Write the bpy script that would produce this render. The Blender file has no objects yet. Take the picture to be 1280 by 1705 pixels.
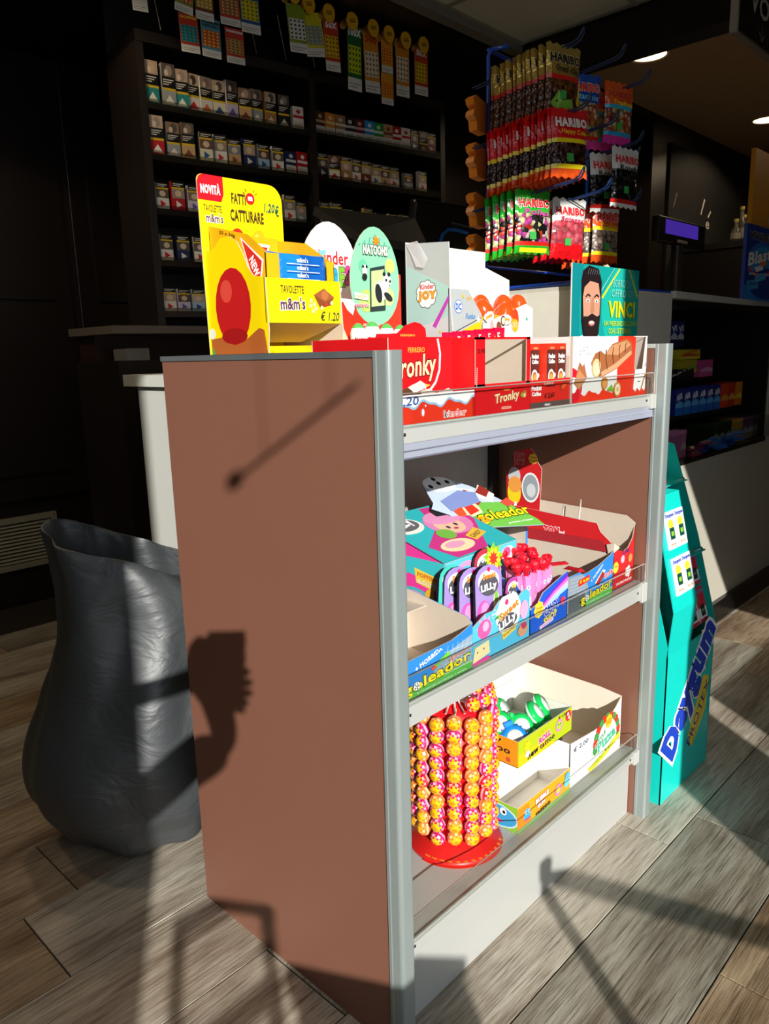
import bpy, bmesh, math, random
from mathutils import Vector, Matrix, noise
from math import sin, cos, pi, radians, sqrt
random.seed(7)
C = bpy.context.scene.collection
sc = bpy.context.scene

# ------------------------------------------------------------------ camera
CAM = Vector((0.8033, -0.8201, 1.2471))
RIGHT = Vector((0.72387, 0.68946, -0.02564))
UP = Vector((-0.12444, 0.16702, 0.97807))
FWD = Vector((-0.67863, 0.70480, -0.20670))
cd = bpy.data.cameras.new('camera')
cam = bpy.data.objects.new('camera', cd); C.objects.link(cam)
m = Matrix((RIGHT, UP, -FWD)).transposed().to_4x4(); m.translation = CAM
cam.matrix_world = m
cd.sensor_fit = 'VERTICAL'; cd.sensor_height = 36.0
cd.lens = 1259.74 / 1705 * 36.0
cd.clip_start = 0.01; cd.clip_end = 200
sc.camera = cam

# ------------------------------------------------------------------ world, sun, exposure
w = bpy.data.worlds.new('sky'); sc.world = w; w.use_nodes = True
nt = w.node_tree; bg = nt.nodes['Background']
bg.inputs[0].default_value = (0.80, 0.90, 1.0, 1); bg.inputs[1].default_value = 1.6
sd = bpy.data.lights.new('sun', 'SUN'); sd.energy = 6.2; sd.angle = radians(0.55); sd.color = (1.0, 0.965, 0.90)
sun = bpy.data.objects.new('sun', sd); C.objects.link(sun)
SUN = Vector((0.77567, -0.51739, 0.36144))
sun.rotation_euler = SUN.to_track_quat('Z', 'Y').to_euler()
sun.location = (6, -4, 4)
sc.view_settings.view_transform = 'Standard'; sc.view_settings.look = 'None'
sc.view_settings.exposure = 0.0; sc.view_settings.gamma = 1.0; sc.view_settings.use_curve_mapping = False
sc.cycles.use_denoising = True
sc.cycles.max_bounces = 10; sc.cycles.diffuse_bounces = 5; sc.cycles.transparent_max_bounces = 24
sc.cycles.sample_clamp_indirect = 4.0

# ------------------------------------------------------------------ materials
def s2l(c):
    return c / 12.92 if c <= 0.04045 else ((c + 0.055) / 1.055) ** 2.4
def rgb(h):
    h = h.lstrip('#'); return tuple(s2l(int(h[i:i+2], 16) / 255) for i in (0, 2, 4))
_m = {}
def M(h, rough=0.5, metal=0.0, var=0.05, scale=30.0, bump=0.0, bscale=200.0, alpha=1.0, emit=0, trans=0.0):
    key = (h, rough, metal, var, scale, bump, bscale, alpha, emit, trans)
    if key in _m: return _m[key]
    mt = bpy.data.materials.new('mat_' + h.strip('#')); mt.use_nodes = True
    n = mt.node_tree.nodes; l = mt.node_tree.links; b = n['Principled BSDF']
    c = rgb(h)
    b.inputs['Roughness'].default_value = rough; b.inputs['Metallic'].default_value = metal
    if trans: b.inputs['Transmission Weight'].default_value = trans
    if alpha < 1: b.inputs['Alpha'].default_value = alpha
    if var:
        tc = n.new('ShaderNodeTexCoord'); nz = n.new('ShaderNodeTexNoise'); nz.inputs['Scale'].default_value = scale
        nz.inputs['Detail'].default_value = 3
        l.new(tc.outputs['Object'], nz.inputs['Vector'])
        mx = n.new('ShaderNodeMix'); mx.data_type = 'RGBA'
        mx.inputs[6].default_value = (*[x * (1 - var) for x in c], 1); mx.inputs[7].default_value = (*[min(1, x * (1 + var)) for x in c], 1)
        l.new(nz.outputs['Fac'], mx.inputs[0]); l.new(mx.outputs[2], b.inputs['Base Color'])
    else: b.inputs['Base Color'].default_value = (*c, 1)
    if emit:
        b.inputs['Emission Color'].default_value = (*c, 1); b.inputs['Emission Strength'].default_value = emit
    if bump:
        tc = n.new('ShaderNodeTexCoord'); nz = n.new('ShaderNodeTexNoise'); nz.inputs['Scale'].default_value = bscale
        nz.inputs['Detail'].default_value = 4
        l.new(tc.outputs['Object'], nz.inputs['Vector'])
        bp = n.new('ShaderNodeBump'); bp.inputs['Strength'].default_value = bump; bp.inputs['Distance'].default_value = 0.01
        l.new(nz.outputs['Fac'], bp.inputs['Height']); l.new(bp.outputs['Normal'], b.inputs['Normal'])
    _m[key] = mt; return mt
def INK(h): return M(h, 0.45, var=0.0)
def clear_mat(name, tint='#eef4f2', gloss=0.08, rough=0.03):
    mt = bpy.data.materials.new(name); mt.use_nodes = True
    n = mt.node_tree.nodes; l = mt.node_tree.links; n.clear()
    o = n.new('ShaderNodeOutputMaterial'); mx = n.new('ShaderNodeMixShader'); t = n.new('ShaderNodeBsdfTransparent'); g = n.new('ShaderNodeBsdfGlossy')
    lw = n.new('ShaderNodeLayerWeight'); lw.inputs[0].default_value = 0.25
    ad = n.new('ShaderNodeMath'); ad.operation = 'MULTIPLY_ADD'; ad.inputs[1].default_value = 0.25; ad.inputs[2].default_value = gloss
    l.new(lw.outputs['Fresnel'], ad.inputs[0]); l.new(ad.outputs[0], mx.inputs[0])
    t.inputs[0].default_value = (*rgb(tint), 1); g.inputs['Roughness'].default_value = rough
    l.new(t.outputs[0], mx.inputs[1]); l.new(g.outputs[0], mx.inputs[2]); l.new(mx.outputs[0], o.inputs[0])
    return mt
ACRYL = clear_mat('clear_acrylic', '#fafcfb', 0.02); ACRYL_EDGE = M('#b9b2a8', 0.25)
PANE = clear_mat('window_glass', '#fefefe', 0.01)
FILMC = clear_mat('clear_film', '#f2f2f2', 0.10, 0.15)
def wood_floor():
    mt = bpy.data.materials.new('wood_look_tile'); mt.use_nodes = True
    n = mt.node_tree.nodes; l = mt.node_tree.links; b = n['Principled BSDF']
    tc = n.new('ShaderNodeTexCoord'); oi = n.new('ShaderNodeObjectInfo')
    off = n.new('ShaderNodeVectorMath'); off.operation = 'ADD'
    mul = n.new('ShaderNodeVectorMath'); mul.operation = 'SCALE'; mul.inputs[3].default_value = 37.0
    cx = n.new('ShaderNodeCombineXYZ')
    for i in range(3): l.new(oi.outputs['Random'], cx.inputs[i])
    l.new(cx.outputs[0], mul.inputs[0]); l.new(tc.outputs['Object'], off.inputs[0]); l.new(mul.outputs[0], off.inputs[1])
    def noise_(sx, sy, scale, det=5, dist=0.0, ro=0.6):
        mp = n.new('ShaderNodeMapping'); mp.inputs['Scale'].default_value = (sx, sy, 1)
        l.new(off.outputs[0], mp.inputs[0])
        z = n.new('ShaderNodeTexNoise'); z.inputs['Scale'].default_value = scale; z.inputs['Detail'].default_value = det
        z.inputs['Distortion'].default_value = dist; z.inputs['Roughness'].default_value = ro
        l.new(mp.outputs[0], z.inputs[0]); return z
    g1 = noise_(11, 0.55, 7.0, 9, 0.0, 0.72); g2 = noise_(3.0, 0.7, 2.6, 7, 0.35, 0.65); g3 = noise_(48, 0.9, 9.0, 5, 0.0)
    r1 = n.new('ShaderNodeValToRGB'); e = r1.color_ramp.elements
    e[0].position = 0.30; e[0].color = (*rgb('#4e443a'), 1); e[1].position = 0.66; e[1].color = (*rgb('#d4cec2'), 1)
    k = e.new(0.46); k.color = (*rgb('#a39a8c'), 1)
    l.new(g1.outputs['Fac'], r1.inputs[0])
    r2 = n.new('ShaderNodeValToRGB'); e = r2.color_ramp.elements
    e[0].position = 0.36; e[0].color = (*rgb('#6a4f3c'), 1); e[1].position = 0.60; e[1].color = (*rgb('#e2ded4'), 1)
    l.new(g2.outputs['Fac'], r2.inputs[0])
    mx = n.new('ShaderNodeMix'); mx.data_type = 'RGBA'; mx.blend_type = 'MIX'; mx.inputs[0].default_value = 0.5
    l.new(r1.outputs[0], mx.inputs[6]); l.new(r2.outputs[0], mx.inputs[7])
    # per plank tone
    r3 = n.new('ShaderNodeValToRGB'); e = r3.color_ramp.elements; r3.color_ramp.interpolation = 'CONSTANT'
    e[0].position = 0.0; e[0].color = (*rgb('#f2eee6'), 1); e[1].position = 0.35; e[1].color = (*rgb('#d9c3a8'), 1)
    k = e.new(0.62); k.color = (*rgb('#cfd0c8'), 1); k = e.new(0.82); k.color = (*rgb('#e0cdb8'), 1)
    l.new(oi.outputs['Random'], r3.inputs[0])
    m2 = n.new('ShaderNodeMix'); m2.data_type = 'RGBA'; m2.blend_type = 'MULTIPLY'; m2.inputs[0].default_value = 1.0
    l.new(mx.outputs[2], m2.inputs[6]); l.new(r3.outputs[0], m2.inputs[7])
    # dark pores
    r4 = n.new('ShaderNodeValToRGB'); e = r4.color_ramp.elements; e[0].position = 0.36; e[0].color = (0.30, 0.26, 0.22, 1); e[1].position = 0.50; e[1].color = (1, 1, 1, 1)
    l.new(g3.outputs['Fac'], r4.inputs[0])
    m3 = n.new('ShaderNodeMix'); m3.data_type = 'RGBA'; m3.blend_type = 'MULTIPLY'; m3.inputs[0].default_value = 0.9
    l.new(m2.outputs[2], m3.inputs[6]); l.new(r4.outputs[0], m3.inputs[7]); l.new(m3.outputs[2], b.inputs['Base Color'])
    b.inputs['Roughness'].default_value = 0.42
    bp = n.new('ShaderNodeBump'); bp.inputs['Strength'].default_value = 0.25; bp.inputs['Distance'].default_value = 0.004
    l.new(g3.outputs['Fac'], bp.inputs['Height']); l.new(bp.outputs[0], b.inputs['Normal'])
    return mt
def candy_mat(name, cols, scale=90):
    mt = bpy.data.materials.new(name); mt.use_nodes = True
    n = mt.node_tree.nodes; l = mt.node_tree.links; b = n['Principled BSDF']
    tc = n.new('ShaderNodeTexCoord'); v = n.new('ShaderNodeTexVoronoi'); v.inputs['Scale'].default_value = scale
    l.new(tc.outputs['Object'], v.inputs['Vector'])
    sp = n.new('ShaderNodeSeparateColor'); l.new(v.outputs['Color'], sp.inputs[0])
    r = n.new('ShaderNodeValToRGB'); r.color_ramp.interpolation = 'CONSTANT'; e = r.color_ramp.elements
    for i, c in enumerate(cols):
        k = e[0] if i == 0 else e.new(i / len(cols)); k.color = (*rgb(c), 1)
    l.new(sp.outputs[0], r.inputs[0])
    r2 = n.new('ShaderNodeValToRGB'); e = r2.color_ramp.elements; e[0].color = (1, 1, 1, 1); e[1].position = 0.75; e[1].color = (0.35, 0.3, 0.3, 1)
    l.new(v.outputs['Distance'], r2.inputs[0])
    mx = n.new('ShaderNodeMix'); mx.data_type = 'RGBA'; mx.blend_type = 'MULTIPLY'; mx.inputs[0].default_value = 1
    l.new(r.outputs[0], mx.inputs[6]); l.new(r2.outputs[0], mx.inputs[7]); l.new(mx.outputs[2], b.inputs['Base Color'])
    bp = n.new('ShaderNodeBump'); bp.inputs['Strength'].default_value = 0.6; bp.inputs['Distance'].default_value = 0.004; bp.invert = True
    l.new(v.outputs['Distance'], bp.inputs['Height']); l.new(bp.outputs[0], b.inputs['Normal'])
    b.inputs['Roughness'].default_value = 0.2
    return mt

BROWN = M('#855a49', 0.42, var=0.03, scale=6, bump=0.03, bscale=900)
ALU = M('#9ba6a4', 0.33, metal=0.35, var=0.04, scale=12)
LIGHT = M('#b2b3af', 0.35, var=0.03, scale=8)
LIGHT2 = M('#bcbcb7', 0.4, var=0.03, scale=8)
DARK = M('#120d0b', 0.45, var=0.15, scale=6)
DARKW = M('#1c130f', 0.4, var=0.2, scale=4, bump=0.05, bscale=60)
BLACK = M('#0c0c0d', 0.3, var=0.1)
CARD = M('#cdbfae', 0.75, var=0.05, scale=60)
WHITEC = M('#f4f2ec', 0.6, var=0.02)
CHROME = M('#c8c8c8', 0.2, metal=1.0)

# ------------------------------------------------------------------ mesh builder
class MB:
    def __init__(s, T=None):
        s.v = []; s.f = []; s.mi = []; s.mats = []; s.sm = []; s.T = T; s.g = 0; s.fg = []
    def mat(s, m):
        if m not in s.mats: s.mats.append(m)
        return s.mats.index(m)
    def add(s, vs, fs, m, smooth=False):
        b = len(s.v)
        for p in vs:
            p = Vector(p); s.v.append(s.T @ p if s.T else p)
        k = s.mat(m)
        for f in fs: s.f.append([b + i for i in f]); s.mi.append(k); s.sm.append(smooth); s.fg.append(s.g)
    def box(s, x0, x1, y0, y1, z0, z1, m, ms=None):
        vs = [(x, y, z) for x in (x0, x1) for y in (y0, y1) for z in (z0, z1)]
        fs = [(0, 1, 3, 2), (4, 6, 7, 5), (0, 4, 5, 1), (2, 3, 7, 6), (0, 2, 6, 4), (1, 5, 7, 3)]  # -x +x -y +y -z +z
        if ms is None: s.add(vs, fs, m)
        else:
            for i, f in enumerate(fs): s.add([vs[j] for j in f], [(0, 1, 2, 3)], ms.get(i, m))
        return s
    def poly(s, pts, m): s.add(pts, [tuple(range(len(pts)))], m); return s
    def slab(s, pts, n, t, m, m2=None, me=None):
        """extrude planar outline pts along -n by t; front face (toward n) m, back m2"""
        n = Vector(n).normalized(); k = len(pts); a = [Vector(p) for p in pts]; b = [p - n * t for p in a]
        nn = Vector((0, 0, 0))
        for i in range(k): nn += a[i].cross(a[(i + 1) % k])
        order = list(range(k))
        if nn.dot(n) < 0: a.reverse(); b.reverse()
        s.add(a, [order], m); s.add(b, [order[::-1]], m2 or m)
        s.add(a + b, [(i, k + i, k + (i + 1) % k, (i + 1) % k) for i in range(k)], me or m2 or m); return s
    def tube(s, pts, r, m, seg=8, cap=True):
        pts = [Vector(p) for p in pts]; rings = []; rr = r if isinstance(r, (list, tuple)) else [r] * len(pts)
        ref = None
        for i, p in enumerate(pts):
            d = (pts[min(i + 1, len(pts) - 1)] - pts[max(i - 1, 0)]).normalized()
            if ref is None or abs(ref.dot(d)) > 0.98: ref = Vector((0, 0, 1)) if abs(d.z) < 0.9 else Vector((1, 0, 0))
            u = d.cross(ref).normalized(); v = u.cross(d).normalized(); ref = v
            rings.append([p + (u * cos(2 * pi * k / seg) + v * sin(2 * pi * k / seg)) * rr[i] for k in range(seg)])
        vs = [q for R in rings for q in R]; fs = []
        for i in range(len(pts) - 1):
            for k in range(seg):
                fs.append((i * seg + k, i * seg + (k + 1) % seg, (i + 1) * seg + (k + 1) % seg, (i + 1) * seg + k))
        if cap: fs += [tuple(range(seg)), tuple(range((len(pts) - 1) * seg, len(pts) * seg))[::-1]]
        s.add(vs, fs, m, True); return s
    def lathe(s, c, prof, m, seg=20, ax='Z', smooth=True):
        c = Vector(c); vs = []
        for r, z in prof:
            for k in range(seg):
                a = 2 * pi * k / seg
                p = Vector((r * cos(a), r * sin(a), z))
                if ax == 'X': p = Vector((p.z, p.x, p.y))
                if ax == 'Y': p = Vector((p.y, p.z, p.x))
                vs.append(c + p)
        fs = [(i * seg + k, i * seg + (k + 1) % seg, (i + 1) * seg + (k + 1) % seg, (i + 1) * seg + k) for i in range(len(prof) - 1) for k in range(seg)]
        s.add(vs, fs, m, smooth); return s
    def ball(s, c, r, m, seg=12, rings=8):
        rx, ry, rz = r if isinstance(r, (tuple, list)) else (r, r, r); c = Vector(c); vs = []; fs = []
        for i in range(rings + 1):
            t = pi * i / rings
            for k in range(seg):
                a = 2 * pi * k / seg
                vs.append(c + Vector((rx * sin(t) * cos(a), ry * sin(t) * sin(a), rz * cos(t))))
        for i in range(rings):
            for k in range(seg): fs.append((i * seg + k, (i + 1) * seg + k, (i + 1) * seg + (k + 1) % seg, i * seg + (k + 1) % seg))
        s.add(vs, fs, m, True); return s
    def build(s, name, parent=None, bevel=0, loc=None, subd=0):
        if name == 'print' and len(set(s.fg)) > 1:
            for g in sorted(set(s.fg)):
                q = MB(); q.mats = s.mats; mp_ = {}
                for f, mi, sm, fg in zip(s.f, s.mi, s.sm, s.fg):
                    if fg != g: continue
                    nf = []
                    for i in f:
                        if i not in mp_: mp_[i] = len(q.v); q.v.append(s.v[i])
                        nf.append(mp_[i])
                    q.f.append(nf); q.mi.append(mi); q.sm.append(sm); q.fg.append(0)
                o = q.build('print', parent, bevel, loc, subd)
            return o
        o0 = Vector((0, 0, 0))
        if loc is not None: o0 = Vector(loc)
        elif parent is not None: o0 = wloc(parent)
        me = bpy.data.meshes.new(name)
        me.from_pydata([tuple(p - o0) for p in s.v], [], s.f)
        for mt in s.mats: me.materials.append(mt)
        me.polygons.foreach_set('material_index', s.mi); me.polygons.foreach_set('use_smooth', s.sm)
        me.update()
        o = bpy.data.objects.new(name, me); C.objects.link(o)
        if parent is not None: o.parent = parent
        if loc is not None: o.location = o0 - (wloc(parent) if parent is not None else Vector((0, 0, 0)))
        if bevel:
            bv = o.modifiers.new('bevel', 'BEVEL'); bv.width = bevel; bv.segments = 2; bv.limit_method = 'ANGLE'
        if subd:
            sb = o.modifiers.new('sub', 'SUBSURF'); sb.levels = subd; sb.render_levels = subd
        return o
def wloc(o):
    p = Vector(o.location)
    while o.parent is not None: o = o.parent; p += Vector(o.location)
    return p
def empty(name, loc, label, cat, group=None):
    o = bpy.data.objects.new(name, None); C.objects.link(o); o.location = loc; o.empty_display_size = 0.05
    return tag(o, label, cat, group)
def tag(o, label, cat, group=None):
    o['label'] = label; o['category'] = cat
    if group: o['group'] = group
    return o
def struct(o): o['kind'] = 'structure'; return o
def copy_tree(o, parent=None):
    c = o.copy(); C.objects.link(c)
    if parent is not None: c.parent = parent
    for ch in list(o.children): copy_tree(ch, c)
    return c

# ------------------------------------------------------------------ flat print
_tx = {}
def text_geo(t, bold=0.0):
    key = (t, bold)
    if key in _tx: return _tx[key]
    cu = bpy.data.curves.new('t', 'FONT'); cu.body = t; cu.size = 1.0; cu.resolution_u = 2; cu.offset = bold
    cu.space_character = 1.0 + bold * 2.0
    o = bpy.data.objects.new('t', cu); C.objects.link(o)
    dg = bpy.context.evaluated_depsgraph_get()
    me = bpy.data.meshes.new_from_object(o.evaluated_get(dg))
    vs = [(v.co.x, v.co.y) for v in me.vertices]; fs = [tuple(p.vertices) for p in me.polygons]
    bpy.data.objects.remove(o); bpy.data.curves.remove(cu); bpy.data.meshes.remove(me)
    xs = [v[0] for v in vs] or [0, 1]; ys = [v[1] for v in vs] or [0, 1]
    r = (vs, fs, min(xs), max(xs), min(ys), max(ys)); _tx[key] = r; return r
class Art:
    """flat print laid on a face: O corner, U and V edge vectors; coordinates run 0..1 over the face"""
    def __init__(s, mb, O, U, V, step=0.00012, fn=None, clip=True):
        mb.g += 1; s.mb = mb; s.O = Vector(O); s.U = Vector(U); s.V = Vector(V); s.n = s.U.cross(s.V).normalized()
        s.h = 0.0004; s.step = step; s.fn = fn; s.W = s.U.length; s.H = s.V.length; s.clip = clip
    def P(s, u, v):
        if s.clip: u = min(1, max(0, u)); v = min(1, max(0, v))
        if s.fn: return s.fn(u, v, s.h)
        return s.O + s.U * u + s.V * v + s.n * s.h
    def poly(s, pts, col):
        s.mb.add([s.P(*p) for p in pts], [tuple(range(len(pts)))], INK(col)); s.h += s.step; return s
    def rect(s, u0, v0, u1, v1, col): return s.poly([(u0, v0), (u1, v0), (u1, v1), (u0, v1)], col)
    def ell(s, cu, cv, ru, rv, col, rot=0.0, n=20, a0=0, a1=2 * pi):
        # ru, rv in units of face height/width-corrected: ru is fraction of W, rv fraction of H
        pts = []
        for k in range(n if a1 - a0 > 6.2 else n + 1):
            a = a0 + (a1 - a0) * k / n
            x = ru * s.W * cos(a); y = rv * s.H * sin(a)
            pts.append((cu + (x * cos(rot) - y * sin(rot)) / s.W, cv + (x * sin(rot) + y * cos(rot)) / s.H))
        return s.poly(pts, col)
    def circ(s, cu, cv, r, col, n=18):   # r in metres
        return s.ell(cu, cv, r / s.W, r / s.H, col, 0, n)
    def flower(s, cu, cv, r, col, petals=8, depth=0.18):
        pts = []
        for k in range(petals * 6):
            a = 2 * pi * k / (petals * 6); q = r * (1 - depth + depth * abs(cos(a * petals / 2)))
            pts.append((cu + q * cos(a) / s.W, cv + q * sin(a) / s.H))
        return s.poly(pts, col)
    def star(s, cu, cv, r, col, k=5, inner=0.45, rot=pi / 2):
        pts = []
        for i in range(2 * k):
            a = rot + pi * i / k; q = r if i % 2 == 0 else r * inner
            pts.append((cu + q * cos(a) / s.W, cv + q * sin(a) / s.H))
        return s.poly(pts, col)
    def line(s, pts, wd, col):
        for a, b in zip(pts, pts[1:]):
            dx = (b[0] - a[0]) * s.W; dy = (b[1] - a[1]) * s.H; L = sqrt(dx * dx + dy * dy) or 1
            nx = -dy / L * wd / 2 / s.W; ny = dx / L * wd / 2 / s.H
            s.mb.add([s.P(a[0] + nx, a[1] + ny), s.P(a[0] - nx, a[1] - ny), s.P(b[0] - nx, b[1] - ny), s.P(b[0] + nx, b[1] + ny)], [(0, 1, 2, 3)], INK(col))
        s.h += s.step; return s
    def text(s, t, cu, cv, w=None, h=None, col='#000000', rot=0.0, bold=0.02, outl=None, ow=0.05, shear=0.0, arc=0.0):
        """centre (cu,cv); w as fraction of face width, h as fraction of face height (bounding)"""
        lay = ([(outl, bold + ow)] if outl else []) + [(col, bold)]
        vs0, _, x0, x1, y0, y1 = text_geo(t, bold)
        sx = (w * s.W / (x1 - x0)) if w else None; sy = (h * s.H / (y1 - y0)) if h else None
        sx = sx or sy; sy = sy or sx; mx = (x0 + x1) / 2; my = (y0 + y1) / 2
        for c, bo in lay:
            vs, fs, a0, a1, b0, b1 = text_geo(t, bo)
            mxx = (a0 + a1) / 2; myy = (b0 + b1) / 2
            out = []
            for x, y in vs:
                X = (x - mxx) * sx * ((x1 - x0) / (a1 - a0) * 1.0 if False else (1 if bo == bold else (x1 - x0 + 2 * ow) / (a1 - a0))); Y = (y - myy) * sy; X += shear * Y
                if arc: Y += -arc * (X / (s.W)) ** 2 * s.H
                xr = X * cos(rot) - Y * sin(rot); yr = X * sin(rot) + Y * cos(rot)
                out.append(s.P(cu + xr / s.W, cv + yr / s.H))
            s.mb.add(out, fs, INK(c)); s.h += s.step
        return s
def XF(mb, x, y0, y1, z0, z1, **k):   # a face looking +X, seen from the shop front
    return Art(mb, (x, y0, z0), (0, y1 - y0, 0), (0, 0, z1 - z0), **k)
def YF(mb, y, x0, x1, z0, z1, **k):   # a face looking -Y
    return Art(mb, (x0, y, z0), (x1 - x0, 0, 0), (0, 0, z1 - z0), **k)

exec_parts = []
# ================================================================== THE SETTING
def plank_mesh(L):
    me = bpy.data.meshes.new('plank'); bm = bmesh.new()
    W = 0.2435 / 2; g = 0.0006; t = 0.0008
    vs = [(-W + g + t, t, 0), (W - g - t, t, 0), (W - g - t, L - t, 0), (-W + g + t, L - t, 0), (-W + g, 0, -0.002), (W - g, 0, -0.002), (W - g, L, -0.002), (-W + g, L, -0.002)]
    b = [bm.verts.new(v) for v in vs]
    bm.faces.new(b[0:4])
    for i in range(4): bm.faces.new((b[4 + i], b[4 + (i + 1) % 4], b[(i + 1) % 4], b[i]))
    bm.to_mesh(me); bm.free(); me.materials.append(FLOORM); return me
FLOORM = wood_floor()
fl = MB().box(-3.5, 1.9, -3.2, 9.0, -0.1, -0.0022, M('#28221d', 0.8)).build('floor'); struct(fl)
PM = plank_mesh(1.197)
rnd = random.Random(3)
for k in range(-11, 7):
    xc = 0.125 + 0.245 * k - 0.1225
    y = rnd.uniform(-1.2, 0)
    if k == 0: y = 0.90
    if k == 1: y = 1.065
    if k == -3: y = -0.323
    if k == -2: y = 0.35
    y0 = y - math.ceil((y + 2.6) / 1.2) * 1.2
    while y0 < 8.8:
        if not (y0 > 5 and xc < -1.5):
            o = bpy.data.objects.new('plank', PM); C.objects.link(o); o.parent = fl; o.location = (xc, y0, 0)
        y0 += 1.2

def wallbox(name, *a, m=DARKW):
    return struct(MB().box(*a, m).build(name))
wallbox('wall_left', -3.3, -3.2, -3.2, 9.0, 0, 2.75)
wallbox('wall_near', -3.2, 1.9, -3.2, -3.1, 0, 2.75, m=M('#4a3c33', 0.6))
wallbox('wall_far', -3.2, 1.9, 8.9, 9.0, 0, 2.75, m=DARKW)
wallbox('wall_right', -3.2, -1.62, 4.36, 8.9, 0, 2.75)
# shop front: piers, header, parapet and a sloped panel added to cut the sun diagonally
FW = M('#5b5049', 0.6)
fb = MB()
fb.box(1.8, 1.9, -3.2, -1.82, 0, 2.75, FW); fb.box(1.8, 1.9, 0, 0.36, 0, 2.75, FW)
fb.box(1.8, 1.9, 0.53, 9.0, 0, 0.90, FW); fb.box(1.8, 1.9, 1.46, 9.0, 0.9, 2.75, FW)
fb.slab([(1.9, 0.36, 2.75), (1.9, 1.46, 2.75), (1.9, 1.46, 0.9), (1.9, 0.36, 2.173)], (1, 0, 0), 0.1, FW)
struct(fb.build('wall_front'))
ce = MB(); ce.box(-3.3, 1.9, -3.2, 9.0, 2.76, 2.86, M('#2a221d', 0.8, var=0.1, scale=5)).build('ceiling')
ceil = bpy.data.objects['ceiling']; struct(ceil)
# white tile ceiling (x > -1.55, y < 2.7)
TM = M('#d2d0c0', 0.8, var=0.06, scale=40, bump=0.1, bscale=120)
tb = None; tmesh = MB().box(0.006, 0.594, 0.006, 0.594, 0, 0.012, TM)
first = None
for i in range(6):
    for j in range(10):
        if first is None:
            first = tmesh.build('ceiling_tile', ceil); o = first
        else:
            o = first.copy(); C.objects.link(o)
        o.location = (-1.55 + 0.6 * i - (0.0), 2.70 - 0.6 * (j + 1), 2.738)
        if -1.55 + 0.6 * i > 1.3: o.location.x = 1.2
rb = MB()
for i in range(6): rb.box(-1.56 + 0.6 * i, -1.54 + 0.6 * i, -3.1, 2.71, 2.728, 2.745, M('#8e8c80', 0.5))
for j in range(11): rb.box(-1.56, 1.8, 2.69 - 0.6 * j, 2.71 - 0.6 * j, 2.730, 2.744, M('#8e8c80', 0.5))
rb.build('ceiling_grid', ceil)
wallbox('trim_1', -1.62, -1.56, -3.1, 2.74, 2.70, 2.76, m=M('#7d7b70', 0.6))
wallbox('trim_2', -1.62, 1.8, 2.72, 2.86, 2.56, 2.76, m=DARK)
# brown ceiling further in
struct(MB().box(-3.2, 1.8, 2.86, 8.9, 2.745, 2.76, M('#a88c70', 0.9, var=0.1, scale=25)).build('trim_3'))
struct(MB().box(-3.2, -1.62, -3.1, 4.4, 2.70, 2.76, DARK).build('trim_4'))
struct(MB().box(1.92, 14, -14, 16, -0.16, -0.06, M('#8a857c', 0.9, var=0.1, scale=2)).build('trim_5'))

# shop window panes with frames
def glazing(name, y0, y1, z0, z1, tri=False):
    if tri: mb = MB().slab([(1.86, 0.36, 0.9), (1.86, 1.46, 0.9), (1.86, 0.36, 2.17)], (1, 0, 0), 0.006, PANE)
    else: mb = MB().box(1.855, 1.861, y0, y1, z0, z1, PANE)
    return struct(mb.build(name))
glazing('window_1', -1.82, 0, 0.0, 2.75); glazing('window_2', 0, 0, 0, 0, True)

# left wall: door with raised panels, air vent
d = struct(MB().box(-3.2, -3.17, -0.6, 0.25, 0, 2.15, DARKW).build('door_1'))
fr = MB(); fr.box(-3.2, -3.15, 0.25, 0.33, 0, 2.2, DARKW); fr.box(-3.2, -3.15, -0.68, -0.6, 0, 2.2, DARKW)
fr.build('door_frame', d)
# tall panelled cupboard doors on the left wall
for i, (ya, yb) in enumerate(((0.36, 1.02), (1.06, 1.72))):
    q = empty('cupboard_door', (-3.18, (ya + yb) / 2, 0.55), ['tall dark panelled door on the left wall above the air vent', 'second tall dark panelled door, nearer the cigarette shelves'][i], 'door')
    DK = M('#1d1512', 0.38, var=0.2, scale=5, bump=0.05, bscale=80)
    MB().box(-3.198, -3.18, ya, yb, 0.55, 2.68, DK).build('slab', q, bevel=0.004)
    for (za, zb) in ((0.68, 1.45), (1.55, 2.50)):
        pts = [(-3.165, ya + 0.1, za), (-3.165, yb - 0.1, za), (-3.165, yb - 0.1, zb - 0.08)]
        for k in range(1, 8): 
            t = k / 8; pts.append((-3.165, yb - 0.1 - (yb - ya - 0.2) * t, zb - 0.08 + 0.07 * sin(pi * t)))
        pts.append((-3.165, ya + 0.1, zb - 0.08))
        MB().slab(pts, (1, 0, 0), 0.014, DK).build('raised_panel', q, bevel=0.005)
v = empty('air_vent', (-3.2, 0.5, 0.19), 'pale metal louvred air vent low on the dark left wall', 'vent')
VM = M('#8f8a78', 0.5, var=0.1); y0, y1, z0, z1 = 0.20, 0.81, 0.195, 0.468
f = MB()
for a in ((y0, y1, z0, z0 + 0.03), (y0, y1, z1 - 0.03, z1), (y0, y0 + 0.03, z0 + 0.03, z1 - 0.03), (y1 - 0.03, y1, z0 + 0.03, z1 - 0.03)):
    f.box(-3.2, -3.182, *a, VM)
f.build('vent_frame', v)
MB().box(-3.2, -3.198, y0 + 0.03, y1 - 0.03, z0 + 0.03, z1 - 0.03, DARK).build('vent_back', v)
for k in range(11):
    z = z0 + 0.036 + k * 0.0188
    MB().slab([(-3.184, y0 + 0.03, z), (-3.184, y1 - 0.03, z), (-3.194, y1 - 0.03, z + 0.012), (-3.194, y0 + 0.03, z + 0.012)], (0.7, 0, 0.7), 0.002, VM).build('slat', v)
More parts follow.
